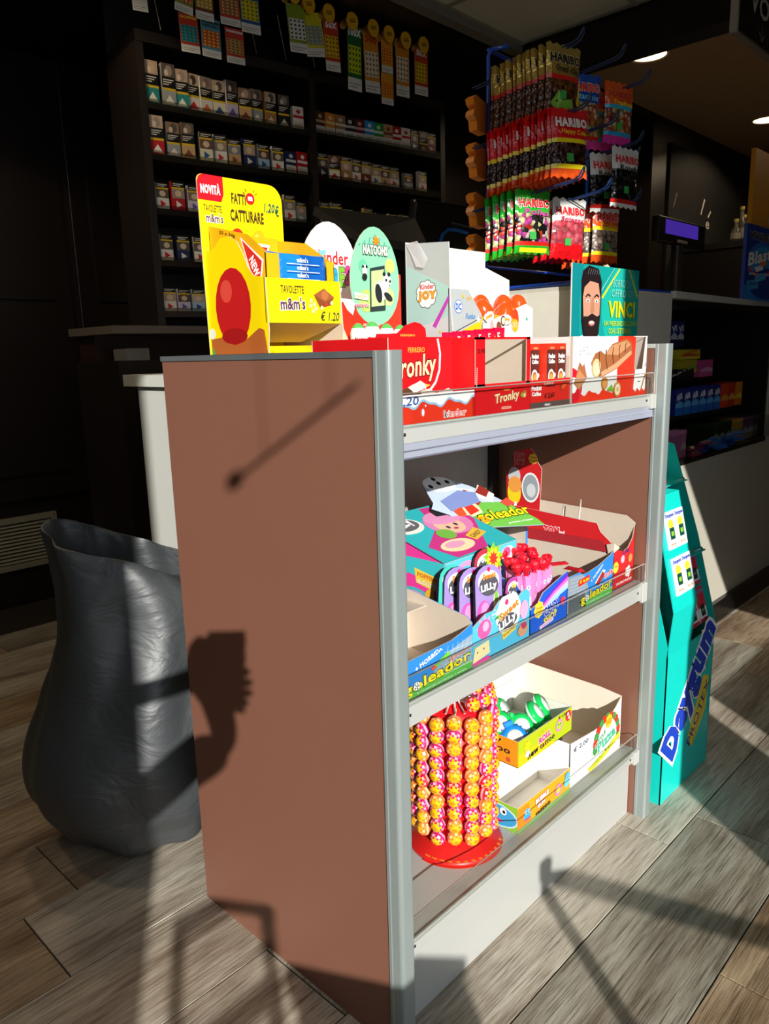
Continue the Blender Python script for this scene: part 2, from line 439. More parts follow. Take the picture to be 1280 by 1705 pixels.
for yy in (y0 + 0.015, y1 - 0.015):
    for zz in (z0 + 0.015, z1 - 0.015): MB().lathe((-3.182, yy, zz), [(0.005, 0), (0.004, 0.002), (0, 0.002)], CHROME, 8, 'X').build('screw', v)

# ================================================================== THE SWEETS UNIT
u = empty('display_unit', (-0.3, 0.48, 0), 'brown sided shop display unit with aluminium posts, three grey shelves of sweets', 'display shelf')
MB().box(-0.6, 0.0, 0.0, 0.022, 0.0, 1.24, BROWN).build('side_panel', u)
MB().box(-0.6, 0.0, 0.9585, 0.98, 0.0, 1.24, BROWN).build('side_panel', u)
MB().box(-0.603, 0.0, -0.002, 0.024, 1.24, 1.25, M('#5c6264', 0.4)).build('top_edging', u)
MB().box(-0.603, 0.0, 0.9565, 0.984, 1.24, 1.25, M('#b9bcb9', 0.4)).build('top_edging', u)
MB().box(-0.6, -0.21, 0.024, 0.9565, 1.232, 1.249, M('#4d5254', 0.4)).build('top_panel', u)
MB().box(-0.48, -0.468, 0.022, 0.9585, 0.0, 1.232, M('#a3a49d', 0.5)).build('back_panel', u)
MB().box(-0.468, -0.45, 0.93, 0.9585, 0.02, 1.2, M('#33312f', 0.4, metal=0.5)).build('slotted_upright', u)
MB().box(-0.468, -0.45, 0.022, 0.05, 0.02, 1.2, M('#33312f', 0.4, metal=0.5)).build('slotted_upright', u)
def post(y0, y1):
    pr = [(0.0, y0), (0.006, y0), (0.0075, y0 + 0.001)]
    for k in range(7):
        a = -pi / 2 + k / 6 * pi / 2; pr.append((0.022 + 0.008 * cos(a), y0 + 0.010 + 0.008 * sin(a)))
    for k in range(7):
        a = k / 6 * pi / 2; pr.append((0.022 + 0.008 * cos(a), y1 - 0.008 + 0.008 * sin(a)))
    pr.append((0.0, y1))
    return MB().slab([(x, y, 1.25) for x, y in pr], (0, 0, 1), 1.25, ALU)
post(-0.003, 0.034).build('post', u); post(0.957, 0.9935).build('post', u)
def shelf(xb, z, lipz0, lipz1, tiltrail=False):
    s_ = MB().box(xb, -0.001, 0.023, 0.958, z - 0.015, z, LIGHT).build('shelf', u)
    lp = MB(); lp.box(-0.001, 0.003, 0.035, 0.953, lipz0, lipz1, LIGHT); lp.box(0.0, 0.0045, 0.035, 0.953, lipz1 - 0.004, lipz1, LIGHT2)
    lp.build('front_lip', s_, bevel=0.0012)
    g = MB()
    zt = z + 0.053
    pts = [(0.0065, 0.036, z - 0.002), (0.0065, 0.948, z - 0.002)]
    for k in range(6):
        a = k / 5 * pi / 2; pts.append((0.0065, 0.936 + 0.012 * cos(a), zt - 0.012 + 0.012 * sin(a)))
    pts.append((0.0065, 0.036, zt))
    g.slab(pts, (1, 0, 0), 0.002, ACRYL)
    g.tube([(0.0055, 0.036, zt)] + [(0.0055, 0.936 + 0.012 * sin(k / 5 * pi / 2), zt - 0.012 + 0.012 * cos(k / 5 * pi / 2)) for k in range(6)] + [(0.0055, 0.948, z)], 0.0013, ACRYL_EDGE, 5)
    g.build('clear_guard', s_)
    MB().box(0.0, 0.010, 0.93, 0.956, lipz0 - 0.006, lipz1 - 0.002, LIGHT2).build('end_clip', s_, bevel=0.002)
    for yy in (0.06, 0.915):
        MB().lathe((0.0035, yy, (lipz0 + lipz1) / 2), [(0.0028, 0), (0.0028, 0.0012), (0, 0.0012)], M('#4a4a4a', 0.3, metal=1), 8, 'X').build('screw', s_)
    MB().box(xb + 0.02, -0.03, 0.948, 0.956, z - 0.035, z - 0.016, M('#6d4a3a', 0.5)).build('bracket', s_)
    MB().box(-0.05, -0.025, 0.925, 0.953, lipz0 - 0.012, lipz0 + 0.01, BLACK).build('bracket', s_)
    if tiltrail:
        t = MB(); t.slab([(0.004, 0.036, 1.080), (0.004, 0.950, 1.080), (0.0015, 0.950, 1.104), (0.0015, 0.036, 1.104)], (1, 0, 0.1), 0.002, M('#b9bfd0', 0.1, trans=0.35, var=0))
        t.tube([(0.004, 0.036, 1.080), (0.004, 0.95, 1.080)], 0.0018, M('#8f94ab', 0.1), 6); t.tube([(0.003, 0.036, 1.092), (0.003, 0.95, 1.092)], 0.0012, M('#9a9fb5', 0.1), 6)
        t.build('price_rail', s_)
    return s_
shelf(-0.208, 1.130, 1.104, 1.134, True)
shelf(-0.466, 0.660, 0.618, 0.664)
shelf(-0.466, 0.195, 0.168, 0.199)
MB().box(-0.03, -0.018, 0.022, 0.955, 0.0, 0.168, LIGHT).build('kick_panel', u)

# ================================================================== GOODS ON THE UNIT
def carton(x0, x1, y0, y1, z0, hf, hb, hl, hr, out, inner=CARD, top=None, t=0.0018, outs=None):
    """open carton; hf front(+x) hb back hl (-y) hr (+y) wall heights"""
    mb = MB(); outs = outs or {}
    o = lambda k: M(outs.get(k, out), 0.45, var=0.02)
    mb.box(x0, x1, y0, y1, z0, z0 + t, inner, {4: inner})
    if hf: mb.box(x1 - t, x1, y0, y1, z0, z0 + hf, inner, {1: o('f'), 2: o('f'), 3: o('f')})
    if hb: mb.box(x0, x0 + t, y0, y1, z0, z0 + hb, inner, {0: o('b')})
    if hl: mb.box(x0 + t, x1 - t, y0, y0 + t, z0, z0 + hl, inner, {2: o('l')})
    if hr: mb.box(x0 + t, x1 - t, y1 - t, y1, z0, z0 + hr, inner, {3: o('r')})
    if top is not None: mb.box(x0, x1, y0, y1, z0 + hb - t, z0 + hb, inner, {5: M(top, 0.45, var=0.02)})
    return mb
RED = '#d8141c'; ORED = '#e8341a'
def hazelnut(a, cu, cv, r):
    a.poly([(cu - 2.2 * r / a.W, cv - 0.2 * r / a.H), (cu - 1.2 * r / a.W, cv + 1.0 * r / a.H), (cu, cv + 0.2 * r / a.H), (cu - 0.8 * r / a.W, cv - 1.2 * r / a.H)], '#7fb928')
    a.circ(cu, cv + 0.8 * r / a.H, r, '#a6602a'); a.circ(cu + 0.9 * r / a.W, cv + 0.5 * r / a.H, r * 0.9, '#b97236')
    a.circ(cu + 0.3 * r / a.W, cv - 0.3 * r / a.H, r, '#c98a4a'); a.circ(cu + 0.3 * r / a.W, cv - 0.3 * r / a.H, r * 0.72, '#f4e2bd'); a.circ(cu + 0.3 * r / a.W, cv - 0.3 * r / a.H, r * 0.3, '#d8b070')
def wave_top(n, base, amp, ph=0.0):
    return [(i / n, base + amp * sin(i / n * 2 * pi * 3.2 + ph) + amp * 0.5 * sin(i / n * 2 * pi * 6.4)) for i in range(n + 1)]

# --- 1 red wafer carton at the near end of the top shelf
X = -0.012; Z = 1.1305
q = empty('wafer_carton', (-0.09, 0.16, Z), 'red wafer carton with white milk-wave front and blue 1,20 price, nearest the grey post', 'box')
mb = carton(-0.19, X, 0.045, 0.262, Z, 0.048, 0.138, 0.138, 0.138, RED, outs={'f': ORED})
mb.box(-0.060, -0.058, 0.047, 0.260, Z, Z + 0.140, CARD, {1: M(RED, 0.4, var=0.02)}); mb.box(-0.058, X, 0.2585, 0.2602, Z, Z + 0.138, M(RED, 0.4, var=0.02))
mb.build('carton', q)
a_ = MB(); a = XF(a_, X, 0.045, 0.262, Z, Z + 0.048)
w_ = wave_top(40, 0.62, 0.10); a.poly([(0, 1)] + [(x, y) for x, y in w_] + [(1, 1)], '#9fc9ea')
w_ = wave_top(40, 0.70, 0.10); a.poly([(0, 1)] + [(x, y) for x, y in w_] + [(1, 1)], '#ffffff')
a.ell(0.36, 0.38, 0.016, 0.13, '#eaf4fb'); a.circ(0.39, 0.60, 0.0018, '#ffffff')
a.text('kinder', 0.75, 0.24, w=0.29, h=0.28, col='#ffffff', bold=0.07); a.text('k', 0.632, 0.245, w=0.035, h=0.27, col='#111111', bold=0.01); a.text('inder', 0.775, 0.24, w=0.225, h=0.25, col=ORED, bold=0.0)
a.text('1,20', 0.20, 0.78, h=0.34, w=0.22, col='#2b4fa8', bold=0.01, shear=0.15)
a = XF(a_, -0.058, 0.047, 0.260, Z, Z + 0.140)
a.text('FERRERO', 0.54, 0.85, w=0.20, h=0.06, col='#f0b648', bold=0.01)
a.text('Tronky', 0.505, 0.62, w=0.54, h=0.34, col='#f7e3b0', bold=0.02, outl='#7a1510', ow=0.04, rot=0.06, shear=0.12)
a.text('NOCCIOLA', 0.53, 0.36, w=0.26, h=0.09, col='#fbead0', bold=0.02, rot=0.05)
a.line([(0.80, 0.98), (0.83, 0.8), (0.82, 0.6), (0.77, 0.45), (0.70, 0.36)], 0.005, '#ffdede')
a_.build('print', q)
# shaped red crest behind
mb = MB(); mb.slab([(-0.08, 0.09, Z + 0.138), (-0.08, 0.215, Z + 0.138), (-0.08, 0.212, Z + 0.155), (-0.08, 0.20, Z + 0.163), (-0.08, 0.185, Z + 0.166), (-0.08, 0.16, Z + 0.160), (-0.08, 0.14, Z + 0.147), (-0.08, 0.09, Z + 0.146)], (1, 0, 0), 0.002, M(RED, 0.4, var=0.02))
a = XF(mb, -0.0798, 0.09, 0.215, Z + 0.138, Z + 0.166); a.text('FERRERO', 0.6, 0.2, w=0.3, h=0.14, col='#f0b648')
mb.build('crest', q)
# bars in it
bar_pal = ['#e8b64c', '#5b3a28', '#c9c4bd', '#e8c77a', '#6b4630']
rb_ = random.Random(5)
def snack_bar(name, L, W, H, cols, txt, label, cat, group, tcol='#ffffff'):
    q = empty(name, (0, 0, 0), label, cat, group)
    mb = MB(); n = 8; vs = []; mats = [M(c, 0.25, var=0.05, bump=0.15, bscale=120) for c in cols]
    for i in range(n + 1):
        x = -L / 2 + L * i / n; e = 1.0 if 0 < i < n else 0.12
        for (y, z) in ((-W / 2, 0), (-W / 2 * 0.8, H * 0.5 * e), (0, H * e), (W / 2 * 0.8, H * 0.5 * e), (W / 2, 0)):
            vs.append((x, y, z + 0.0005 * (i % 2)))
    for i in range(n):
        mm = mats[0] if i in (0, n - 1) or len(mats) == 1 else mats[1 if i < n // 2 else -1]
        for k in range(4): mb.add([vs[i * 5 + k], vs[i * 5 + k + 1], vs[(i + 1) * 5 + k + 1], vs[(i + 1) * 5 + k]], [(0, 1, 2, 3)], mm, True)
        mb.add([vs[i * 5], vs[i * 5 + 4], vs[(i + 1) * 5 + 4], vs[(i + 1) * 5]], [(0, 3, 2, 1)], mm)
    mb.build('wrapper', q)
    if txt:
        a_ = MB(); a = Art(a_, (-L * 0.3, -W * 0.3, H + 0.0006), (L * 0.6, 0, 0), (0, W * 0.6, 0)); a.text(txt, 0.5, 0.5, w=0.34, h=0.5, col=tcol, bold=0.03); a.rect(0.0, 0.02, 1.0, 0.10, '#e8f0fa') if txt else None; a_.build('print', q)
    return q
sb = snack_bar('wafer_bar', 0.12, 0.028, 0.014, ['#e8b64c', '#5b3a28', '#d8d2c8'], '', 'wrapped wafer bar lying in the red carton nearest the post', 'snack', 'wafer bars in the near red carton')
for i, (x, y, z, r, ti) in enumerate(((-0.045, 0.10, 0.030, 1.2, 0.12), (-0.04, 0.14, 0.040, 1.9, 0.1), (-0.05, 0.19, 0.034, 1.1, 0.25), (-0.035, 0.17, 0.022, 1.5, 0.0), (-0.045, 0.12, 0.048, 1.45, 0.3), (-0.04, 0.21, 0.028, 1.3, -0.1))):
    o = sb if i == 0 else copy_tree(sb)
    o.location = (x, y, Z + z); o.location.x = -0.038 + 0.004 * (i % 2); o.scale = (0.72, 0.75, 0.8); o.rotation_euler = (0, -ti, 1.57 + (r - 1.57) * 0.25); o['label'] = 'wrapped wafer bar in the near red carton, %s' % ['lowest at the left', 'yellow end pointing up', 'at the far end', 'bottom middle', 'topmost, tilted', 'bottom far end'][i]

# --- 2 red carton with window cut in the front
q = empty('wafer_carton', (-0.09, 0.35, Z), 'red wafer carton with tall cut-out window and 0,90 price, second on top shelf', 'box')
y0, y1 = 0.266, 0.438
mb = carton(-0.19, X, y0, y1, Z, 0.056, 0.138, 0.138, 0.138, RED)
R_ = M(RED, 0.4, var=0.02)
mb.box(X - 0.0018, X, y0, y0 + 0.028, Z + 0.05, Z + 0.138, CARD, {1: R_}); mb.box(X - 0.0018, X, y1 - 0.012, y1, Z + 0.05, Z + 0.138, CARD, {1: R_})
mb.box(X - 0.0018, X, y0, y1, Z + 0.134, Z + 0.138, CARD, {1: R_})
mb.build('carton', q)
a_ = MB(); a = XF(a_, X, y0, y1, Z, Z + 0.05)
a.text('FERRERO', 0.56, 0.86, w=0.12, h=0.08, col='#f0b648', bold=0.02)
a.text('Tronky', 0.56, 0.56, w=0.46, h=0.44, col='#f7e3b0', bold=0.03, outl='#8a1510', ow=0.03, rot=0.08, shear=0.12)
a.text('NOCCIOLA', 0.55, 0.20, w=0.18, h=0.10, col='#fbead0', bold=0.02)
hazelnut(a, 0.88, 0.62, 0.005)
a = XF(a_, X, y0, y0 + 0.028, Z + 0.05, Z + 0.138); a.text('0,90', 0.6, 0.72, w=0.75, h=0.11, col='#161616', shear=0.1)
for k in range(10): a.rect(0.06, 0.02 + 0.04 * k, 0.12, 0.045 + 0.04 * k, '#f2e9e0')
a_.build('print', q)
for i in range(3):
    o = snack_bar('wafer_bar', 0.11, 0.026, 0.013, ['#c9202a', '#d8353f'], '', '', 'snack', None) if i == 0 else copy_tree(sb2)
    sb2 = o if i == 0 else sb2
    o['label'] = 'red wrapped wafer bar in the carton priced 0,90, %s' % ['leftmost', 'middle', 'rightmost'][i]; o['group'] = 'red bars in the carton priced 0,90'
    o.location = (-0.06, 0.29 + 0.035 * i, Z + 0.022 + 0.006 * i); o.rotation_euler = (0, 0, 1.4 + 0.1 * i)

# --- 3 coffee praline carton with slim boxes and red packs above
q = empty('praline_carton', (-0.09, 0.51, Z), 'red and brown coffee praline carton marked 2,60, holding slim upright boxes', 'box')
y0, y1 = 0.441, 0.588
mb = carton(-0.18, X, y0, y1, Z, 0.056, 0.10, 0.10, 0.10, '#d9251c'); mb.build('carton', q)
a_ = MB(); a = XF(a_, X, y0, y1, Z, Z + 0.056)
a.rect(0, 0, 1, 0.22, '#5a4a48'); a.text('FERRERO', 0.42, 0.11, w=0.14, h=0.08, col='#ffffff', bold=0.02)
a.text('Pocket', 0.14, 0.72, w=0.24, h=0.18, col='#ffffff', bold=0.05); a.text('Coffee', 0.14, 0.52, w=0.22, h=0.15, col='#ffffff', bold=0.05)
a.text('CLASSICO', 0.44, 0.86, w=0.24, h=0.09, col='#f5d0b8', bold=0.02)
a.rect(0.38, 0.74, 0.60, 0.78, '#3a1512'); a.text('2,60', 0.50, 0.42, w=0.16, h=0.22, col='#1a1a1a', shear=0.2); a.text('€', 0.36, 0.42, w=0.05, h=0.18, col='#1a1a1a')
a.poly([(0.74, 0.55), (0.90, 0.70), (0.90, 0.90), (0.74, 0.76)], '#8b3a1c'); a.poly([(0.76, 0.58), (0.88, 0.69), (0.88, 0.84), (0.76, 0.73)], '#e6572a')
a_.build('print', q)
def slim_box():
    q = empty('praline_box', (0, 0, 0), '', 'box', 'slim coffee praline boxes')
    mb = MB().box(-0.022, 0, 0, 0.034, 0, 0.122, M('#e2351c', 0.4, var=0.02)); mb.build('carton', q)
    a_ = MB(); a = XF(a_, 0, 0, 0.034, 0, 0.122)
    a.rect(0.0, 0.42, 1, 0.90, '#5a2a22'); a.rect(0.0, 0.0, 1, 0.42, '#7b2c1c'); a.ell(0.5, 0.25, 0.5, 0.25, '#f07a2a')
    a.text('Pocket', 0.5, 0.80, w=0.72, h=0.075, col='#ffffff', bold=0.06); a.text('Coffee', 0.5, 0.715, w=0.68, h=0.07, col='#ffffff', bold=0.06)
    a.ell(0.44, 0.47, 0.33, 0.12, '#ffffff'); a.ell(0.80, 0.49, 0.13, 0.04, '#ffffff'); a.ell(0.44, 0.47, 0.23, 0.085, '#b2622a'); a.ell(0.44, 0.455, 0.18, 0.06, '#f0a04a')
    a.line([(0.44, 0.36), (0.48, 0.2), (0.44, 0.05)], 0.002, '#3a1a10'); a.text('FERRERO', 0.5, 0.93, w=0.45, h=0.03, col='#f5c890', bold=0.02)
    a_.build('print', q); return q
pb = slim_box()
LB = ['rightmost slim brown coffee praline box with a white cup', 'slim brown coffee praline box second from the right', 'slim coffee praline box third from the right, mostly hidden', 'slim coffee praline box leftmost behind the cut-out carton']
for i, (x, y) in enumerate(((-0.02, 0.548), (-0.02, 0.511), (-0.035, 0.474), (-0.045, 0.443))):
    o = pb if i == 0 else copy_tree(pb); o['label'] = LB[i]; o.location = (x, y, Z + 0.003)
def foil_pack():
    q = empty('chewy_sweet_pack', (0, 0, 0), '', 'snack', 'red glossy packs behind the praline boxes')
    mb = MB(); P = M('#d8123c', 0.15, var=0.1, bump=0.5, bscale=60)
    n = 6
    vs = []
    for i in range(n + 1):
        for k in range(5):
            bu = 0.009 * (1 - (2 * i / n - 1) ** 2) * (1 - (k / 2 - 1) ** 2); vs.append((bu + 0.001, -0.018 + 0.009 * k, 0.10 * i / n))
    fs = [(i * 5 + k, i * 5 + k + 1, (i + 1) * 5 + k + 1, (i + 1) * 5 + k) for i in range(n) for k in range(4)]
    mb.add(vs, fs, P, True); mb.add([(-x, y, z) for x, y, z in vs], [f[::-1] for f in fs], P, True); mb.build('wrapper', q)
    a_ = MB(); a = XF(a_, 0.0102, -0.015, 0.015, 0.05, 0.098); a.text('5', 0.3, 0.8, h=0.22, w=0.3, col='#f6e7d0'); a.text('a1', 0.75, 0.75, h=0.18, w=0.35, col='#f2c05a'); a_.build('print', q)
    return q
fp = foil_pack(); fp['label'] = 'glossy red sweet pack standing behind the coffee praline boxes'
for i in range(6):
    o = fp if i == 0 else copy_tree(fp); o.location = (-0.197 - 0.001 * i, 0.59 - 0.034 * i, Z + 0.001 - 0.002 * i); o['label'] = 'glossy red sweet pack behind the praline boxes, %s from the far end' % ['first', 'second', 'third', 'fourth', 'fifth', 'sixth'][i]; o.scale = (0.6, 1.1, 1.62); o.rotation_euler = (0.0, 0.03, -0.1 + 0.06 * (i % 3))
# --- 4 wafer carton with broken bar picture, turned corner
q = empty('wafer_carton', (-0.1, 0.80, Z), 'red and white wafer carton printed with a broken chocolate wafer bar and hazelnuts, far end', 'box')
ang = radians(0)
y0, y1 = 0.60, 0.882
mb = MB(); SC = M('#e9e6e4', 0.4, var=0.02); t = 0.0018
# closed printed face swings back from the shelf edge, then the open end
P0 = Vector((-0.020, 0.595, Z)); P1 = Vector((-0.012, 0.872, Z)); P2 = Vector((-0.012, 0.985, Z))
mb.box(-0.014 - 0.006, -0.014, 0.600, 0.872, Z, Z + 0.138, CARD, {1: SC})
mb.box(-0.17, -0.020, 0.600, 0.602, Z, Z + 0.138, CARD, {2: M('#e9e6e4', 0.4, var=0.02)})
mb.box(-0.17, -0.168, 0.600, 0.945, Z, Z + 0.138, CARD)
mb.box(-0.014 - t, -0.014, 0.872, 0.943, Z, Z + 0.062, CARD, {1: M('#ffffff', 0.4, var=0.02)})
mb.box(-0.17, -0.014, 0.941, 0.943, Z, Z + 0.138, M('#b8aca4', 0.6), {3: SC})
mb.box(-0.17, -0.014, 0.600, 0.943, Z, Z + t, CARD)
mb.build('carton', q)
a_ = MB(); a = XF(a_, -0.014, 0.600, 0.872, Z, Z + 0.138)
a.rect(0.72, 0, 1, 1, ORED)
w_ = wave_top(30, 0.14, 0.03); a.poly([(0, 0)] + [(x * 0.72, y) for x, y in w_] + [(0.72, 0)], ORED)
a.ell(-0.05, 0.25, 0.20, 0.30, '#d8162a', a0=-pi / 2, a1=pi / 2); a.ell(0.02, 0.28, 0.05, 0.12, '#ffffff')
def wafer(a, pts, c): a.poly(pts, c)
wafer(a, [(0.02, 0.30), (0.10, 0.62), (0.15, 0.55), (0.17, 0.60), (0.22, 0.38), (0.10, 0.20)], '#b06a44'); wafer(a, [(0.03, 0.31), (0.09, 0.52), (0.20, 0.37), (0.10, 0.21)], '#c98b5e')
wafer(a, [(0.28, 0.60), (0.34, 0.74), (0.42, 0.78), (0.50, 0.72), (0.62, 0.88), (0.86, 0.96), (0.95, 0.90), (0.97, 0.70), (0.70, 0.48), (0.44, 0.36), (0.32, 0.42)], '#a9663c')
wafer(a, [(0.50, 0.72), (0.62, 0.86), (0.86, 0.93), (0.94, 0.86), (0.72, 0.70)], '#cf9468'); wafer(a, [(0.42, 0.44), (0.66, 0.56), (0.95, 0.77), (0.96, 0.71), (0.70, 0.49), (0.45, 0.38)], '#dca27a')
a.ell(0.36, 0.52, 0.07, 0.14, '#f0c890'); a.ell(0.37, 0.50, 0.05, 0.10, '#fbe2b4')
for k in range(5): a.line([(0.44 + 0.1 * k, 0.40 + 0.085 * k), (0.40 + 0.11 * k, 0.58 + 0.07 * k), (0.40 + 0.115 * k, 0.76 + 0.035 * k)], 0.0022, '#5a2f1e')
a.circ(0.50, 0.27, 0.014, '#c9803c'); a.circ(0.50, 0.27, 0.010, '#dd9850'); a.poly([(0.54, 0.16), (0.66, 0.12), (0.62, 0.24)], '#78b428')
a.circ(0.72, 0.15, 0.017, '#c98a4a'); a.circ(0.72, 0.15, 0.0125, '#f6e4c0'); a.circ(0.72, 0.15, 0.006, '#d8b070')
for k in range(7): a.circ(0.10 + 0.05 * (k % 4), 0.74 + 0.05 * (k % 3), 0.0012, '#5b3a28')
a = XF(a_, -0.014, 0.872, 0.943, Z, Z + 0.062)
w_ = wave_top(20, 0.24, 0.06); a.poly([(0, 0)] + w_ + [(1, 0)], ORED); a.poly([(0, 0), (0, 1), (0.18, 1), (0.10, 0.5), (0.06, 0)], ORED)
a.line([(0.66, 0.25), (0.80, 0.55), (0.96, 0.85)], 0.006, '#c98a5a'); a.text('bueno', 0.5, 0.55, w=0.2, h=0.07, col='#6a3a20', shear=0.2)
a = XF(a_, -0.014, 0.872, 0.943, Z + 0.062, Z + 0.138, clip=False)
a.poly([(0, 0), (0.10, 0), (0.15, 1), (0, 1)], ORED); a.rect(0, 0.98, 1, 1, '#f4f2ee')
a_.build('print', q)
mb = MB(); mb.slab([(-0.0145, 0.925, Z + 0.062), (-0.0145, 0.943, Z + 0.062), (-0.0145, 0.943, Z + 0.138), (-0.0145, 0.937, Z + 0.138)], (1, 0, 0), 0.0015, M('#f7f6f2', 0.5), CARD)
a = XF(mb, -0.0145, 0.928, 0.943, Z + 0.062, Z + 0.138); a.text('1,20', 0.55, 0.12, w=0.9, h=0.13, col='#2b4fa8'); mb.build('corner_flap', q)
# the wide end pushes past the shelf opening a little
# ================================================================== TOP BOARD GOODS (z = 1.25)
Z = 1.2505
YEL = '#ffe000'; YEL2 = '#f6c400'
q = empty('chocolate_display', (-0.36, 0.12, Z), 'tall yellow cardboard display of chocolate bars with red NOVITÀ corner, at near end on top', 'display box')
mb = MB(); YM = M(YEL, 0.45, var=0.02); t = 0.002
# back card
pts = [(-0.452, 0.018, Z + 0.0)]
pts += [(-0.452, 0.014, Z + 0.31)]
for k in range(5): a0 = pi - k / 4 * pi / 2; pts.append((-0.452, 0.026 + 0.012 * cos(a0), Z + 0.312 + 0.012 * sin(a0)))
for k in range(7): a0 = pi / 2 - k / 6 * pi / 2; pts.append((-0.452, 0.178 + 0.032 * cos(a0), Z + 0.292 + 0.032 * sin(a0)))
pts += [(-0.452, 0.213, Z + 0.0)]
mb.slab(pts, (1, 0, 0), t, YM, CARD)
# side with wavy crest
sp = [(-0.452, 0.020, Z), (-0.277, 0.020, Z), (-0.272, 0.020, Z + 0.04), (-0.277, 0.020, Z + 0.128), (-0.308, 0.020, Z + 0.133), (-0.322, 0.020, Z + 0.148), (-0.333, 0.020, Z + 0.170), (-0.350, 0.020, Z + 0.194), (-0.375, 0.020, Z + 0.206), (-0.400, 0.020, Z + 0.205), (-0.418, 0.020, Z + 0.192), (-0.434, 0.020, Z + 0.186), (-0.452, 0.020, Z + 0.190)]
mb.slab(sp, (0, -1, 0), t, YM, CARD)
mb.slab([(x, 0.198, z) for x, y, z in sp[:5]] + [(-0.35, 0.198, Z + 0.15), (-0.45, 0.198, Z + 0.19)], (0, 1, 0), t, YM, CARD)
# front band and cut-away below with tray floor
mb.box(-0.279, -0.277, 0.020, 0.198, Z + 0.052, Z + 0.128, CARD, {1: YM})
mb.slab([(-0.277, 0.022, Z + 0.052), (-0.277, 0.196, Z + 0.052), (-0.36, 0.165, Z + 0.02), (-0.36, 0.022, Z + 0.02)], (1, 0, -1), 0.0015, M('#c6a987', 0.8), CARD)
mb.box(-0.44, -0.262, 0.022, 0.205, Z, Z + 0.004, YM); mb.box(-0.30, -0.279, 0.022, 0.196, Z + 0.004, Z + 0.012, M('#f2c200', 0.5))
mb.slab([(-0.277, 0.198, Z + 0.052), (-0.255, 0.205, Z), (-0.34, 0.20, Z)], (1, -1, 0.2), 0.0015, M('#e9ddc8', 0.7), YM)
mb.build('card', q)
a_ = MB()
a = XF(a_, -0.452, 0.014, 0.210, Z + 0.10, Z + 0.324)
a.poly([(0.0, 0.80), (0.0, 0.94), (0.02, 0.98), (0.06, 1.0), (0.29, 1.0), (0.29, 0.86), (0.26, 0.80)], '#d81324')
a.text('NOVITÀ', 0.145, 0.895, w=0.22, h=0.09, col='#ffffff', bold=0.05)
a.text('TAVOLETTE', 0.155, 0.74, w=0.20, h=0.055, col='#4a3a1a', bold=0.01)
a.text("m&m's", 0.17, 0.665, w=0.19, h=0.07, col='#6b3a52', bold=0.025, outl='#ffffff', ow=0.05)
a.text('FATTI', 0.46, 0.845, w=0.17, h=0.085, col='#4a3a1a', bold=0.03); a.circ(0.60, 0.86, 0.0105, '#e2221f'); a.text('m', 0.60, 0.86, w=0.055, h=0.035, col='#ffffff', bold=0.06)
for r_ in (0.6, 1.0, 2.2, 2.6): a.line([(0.60 + 0.075 * cos(r_), 0.86 + 0.066 * sin(r_)), (0.60 + 0.1 * cos(r_), 0.86 + 0.09 * sin(r_))], 0.0012, '#4a3a1a')
a.text('CATTURARE', 0.55, 0.71, w=0.40, h=0.095, col='#4a3a1a', bold=0.03)
a.text('1,20', 0.83, 0.80, w=0.13, h=0.085, col='#1d6b5b', bold=0.02, shear=0.15); a.text('€', 0.925, 0.79, w=0.05, h=0.09, col='#1d6b5b', bold=0.01)
# plain stand-in for the picture: chocolate slab with two plain sweets on it
a.poly([(0.16, 0.40), (0.24, 0.44), (0.50, 0.36), (0.80, 0.40), (0.94, 0.36), (0.95, 0.24), (0.60, 0.26), (0.34, 0.30), (0.24, 0.34), (0.15, 0.34)], '#8c4a22')
a.ell(0.42, 0.48, 0.095, 0.125, '#d4261c'); a.ell(0.68, 0.47, 0.10, 0.14, '#d9b80c')
a.ell(0.40, 0.52, 0.03, 0.04, '#ee6a55'); a.ell(0.65, 0.53, 0.03, 0.045, '#f4de55')
a = YF(a_, 0.020, -0.452, -0.272, Z, Z + 0.20)
a.poly([(0.02, 0.0), (0.02, 0.14), (0.3, 0.16), (0.62, 0.12), (0.85, 0.22), (0.93, 0.20), (0.97, 0.0)], '#b5612c')
a.ell(0.44, 0.42, 0.30, 0.34, '#c31a1c'); a.ell(0.34, 0.56, 0.10, 0.10, '#dd4a3c'); a.ell(0.44, 0.16, 0.22, 0.07, '#a31416')
a.circ(0.05, 0.19, 0.010, '#f1efe9'); a.poly([(0.03, 0.0), (0.09, 0.0), (0.05, 0.07)], '#3fae3a')
a = XF(a_, -0.277, 0.020, 0.198, Z + 0.052, Z + 0.128)
a.text('TAVOLETTE', 0.34, 0.76, w=0.30, h=0.18, col='#4a3a1a', bold=0.02)
a.text("m&m's", 0.34, 0.44, w=0.32, h=0.28, col='#5d3350', bold=0.03, outl='#ffffff', ow=0.05, rot=0.03)
a.poly([(0.62, 0.66), (0.76, 0.82), (0.90, 0.62), (0.84, 0.42), (0.70, 0.36)], '#8a4722'); a.poly([(0.62, 0.66), (0.76, 0.82), (0.90, 0.62), (0.77, 0.50)], '#a55c30'); a.ell(0.77, 0.66, 0.05, 0.11, '#bb7040')
for k, (x, y) in enumerate(((0.58, 0.52), (0.62, 0.44), (0.57, 0.40), (0.64, 0.34), (0.60, 0.28), (0.72, 0.36), (0.86, 0.48))): a.circ(x, y, 0.0038, '#f0e0a8')
a.circ(0.78, 0.44, 0.003, '#e03030')
a.text('€ 1.20', 0.83, 0.17, w=0.26, h=0.22, col='#3a4a3a', bold=0.01, shear=0.15)
a_.build('print', q)
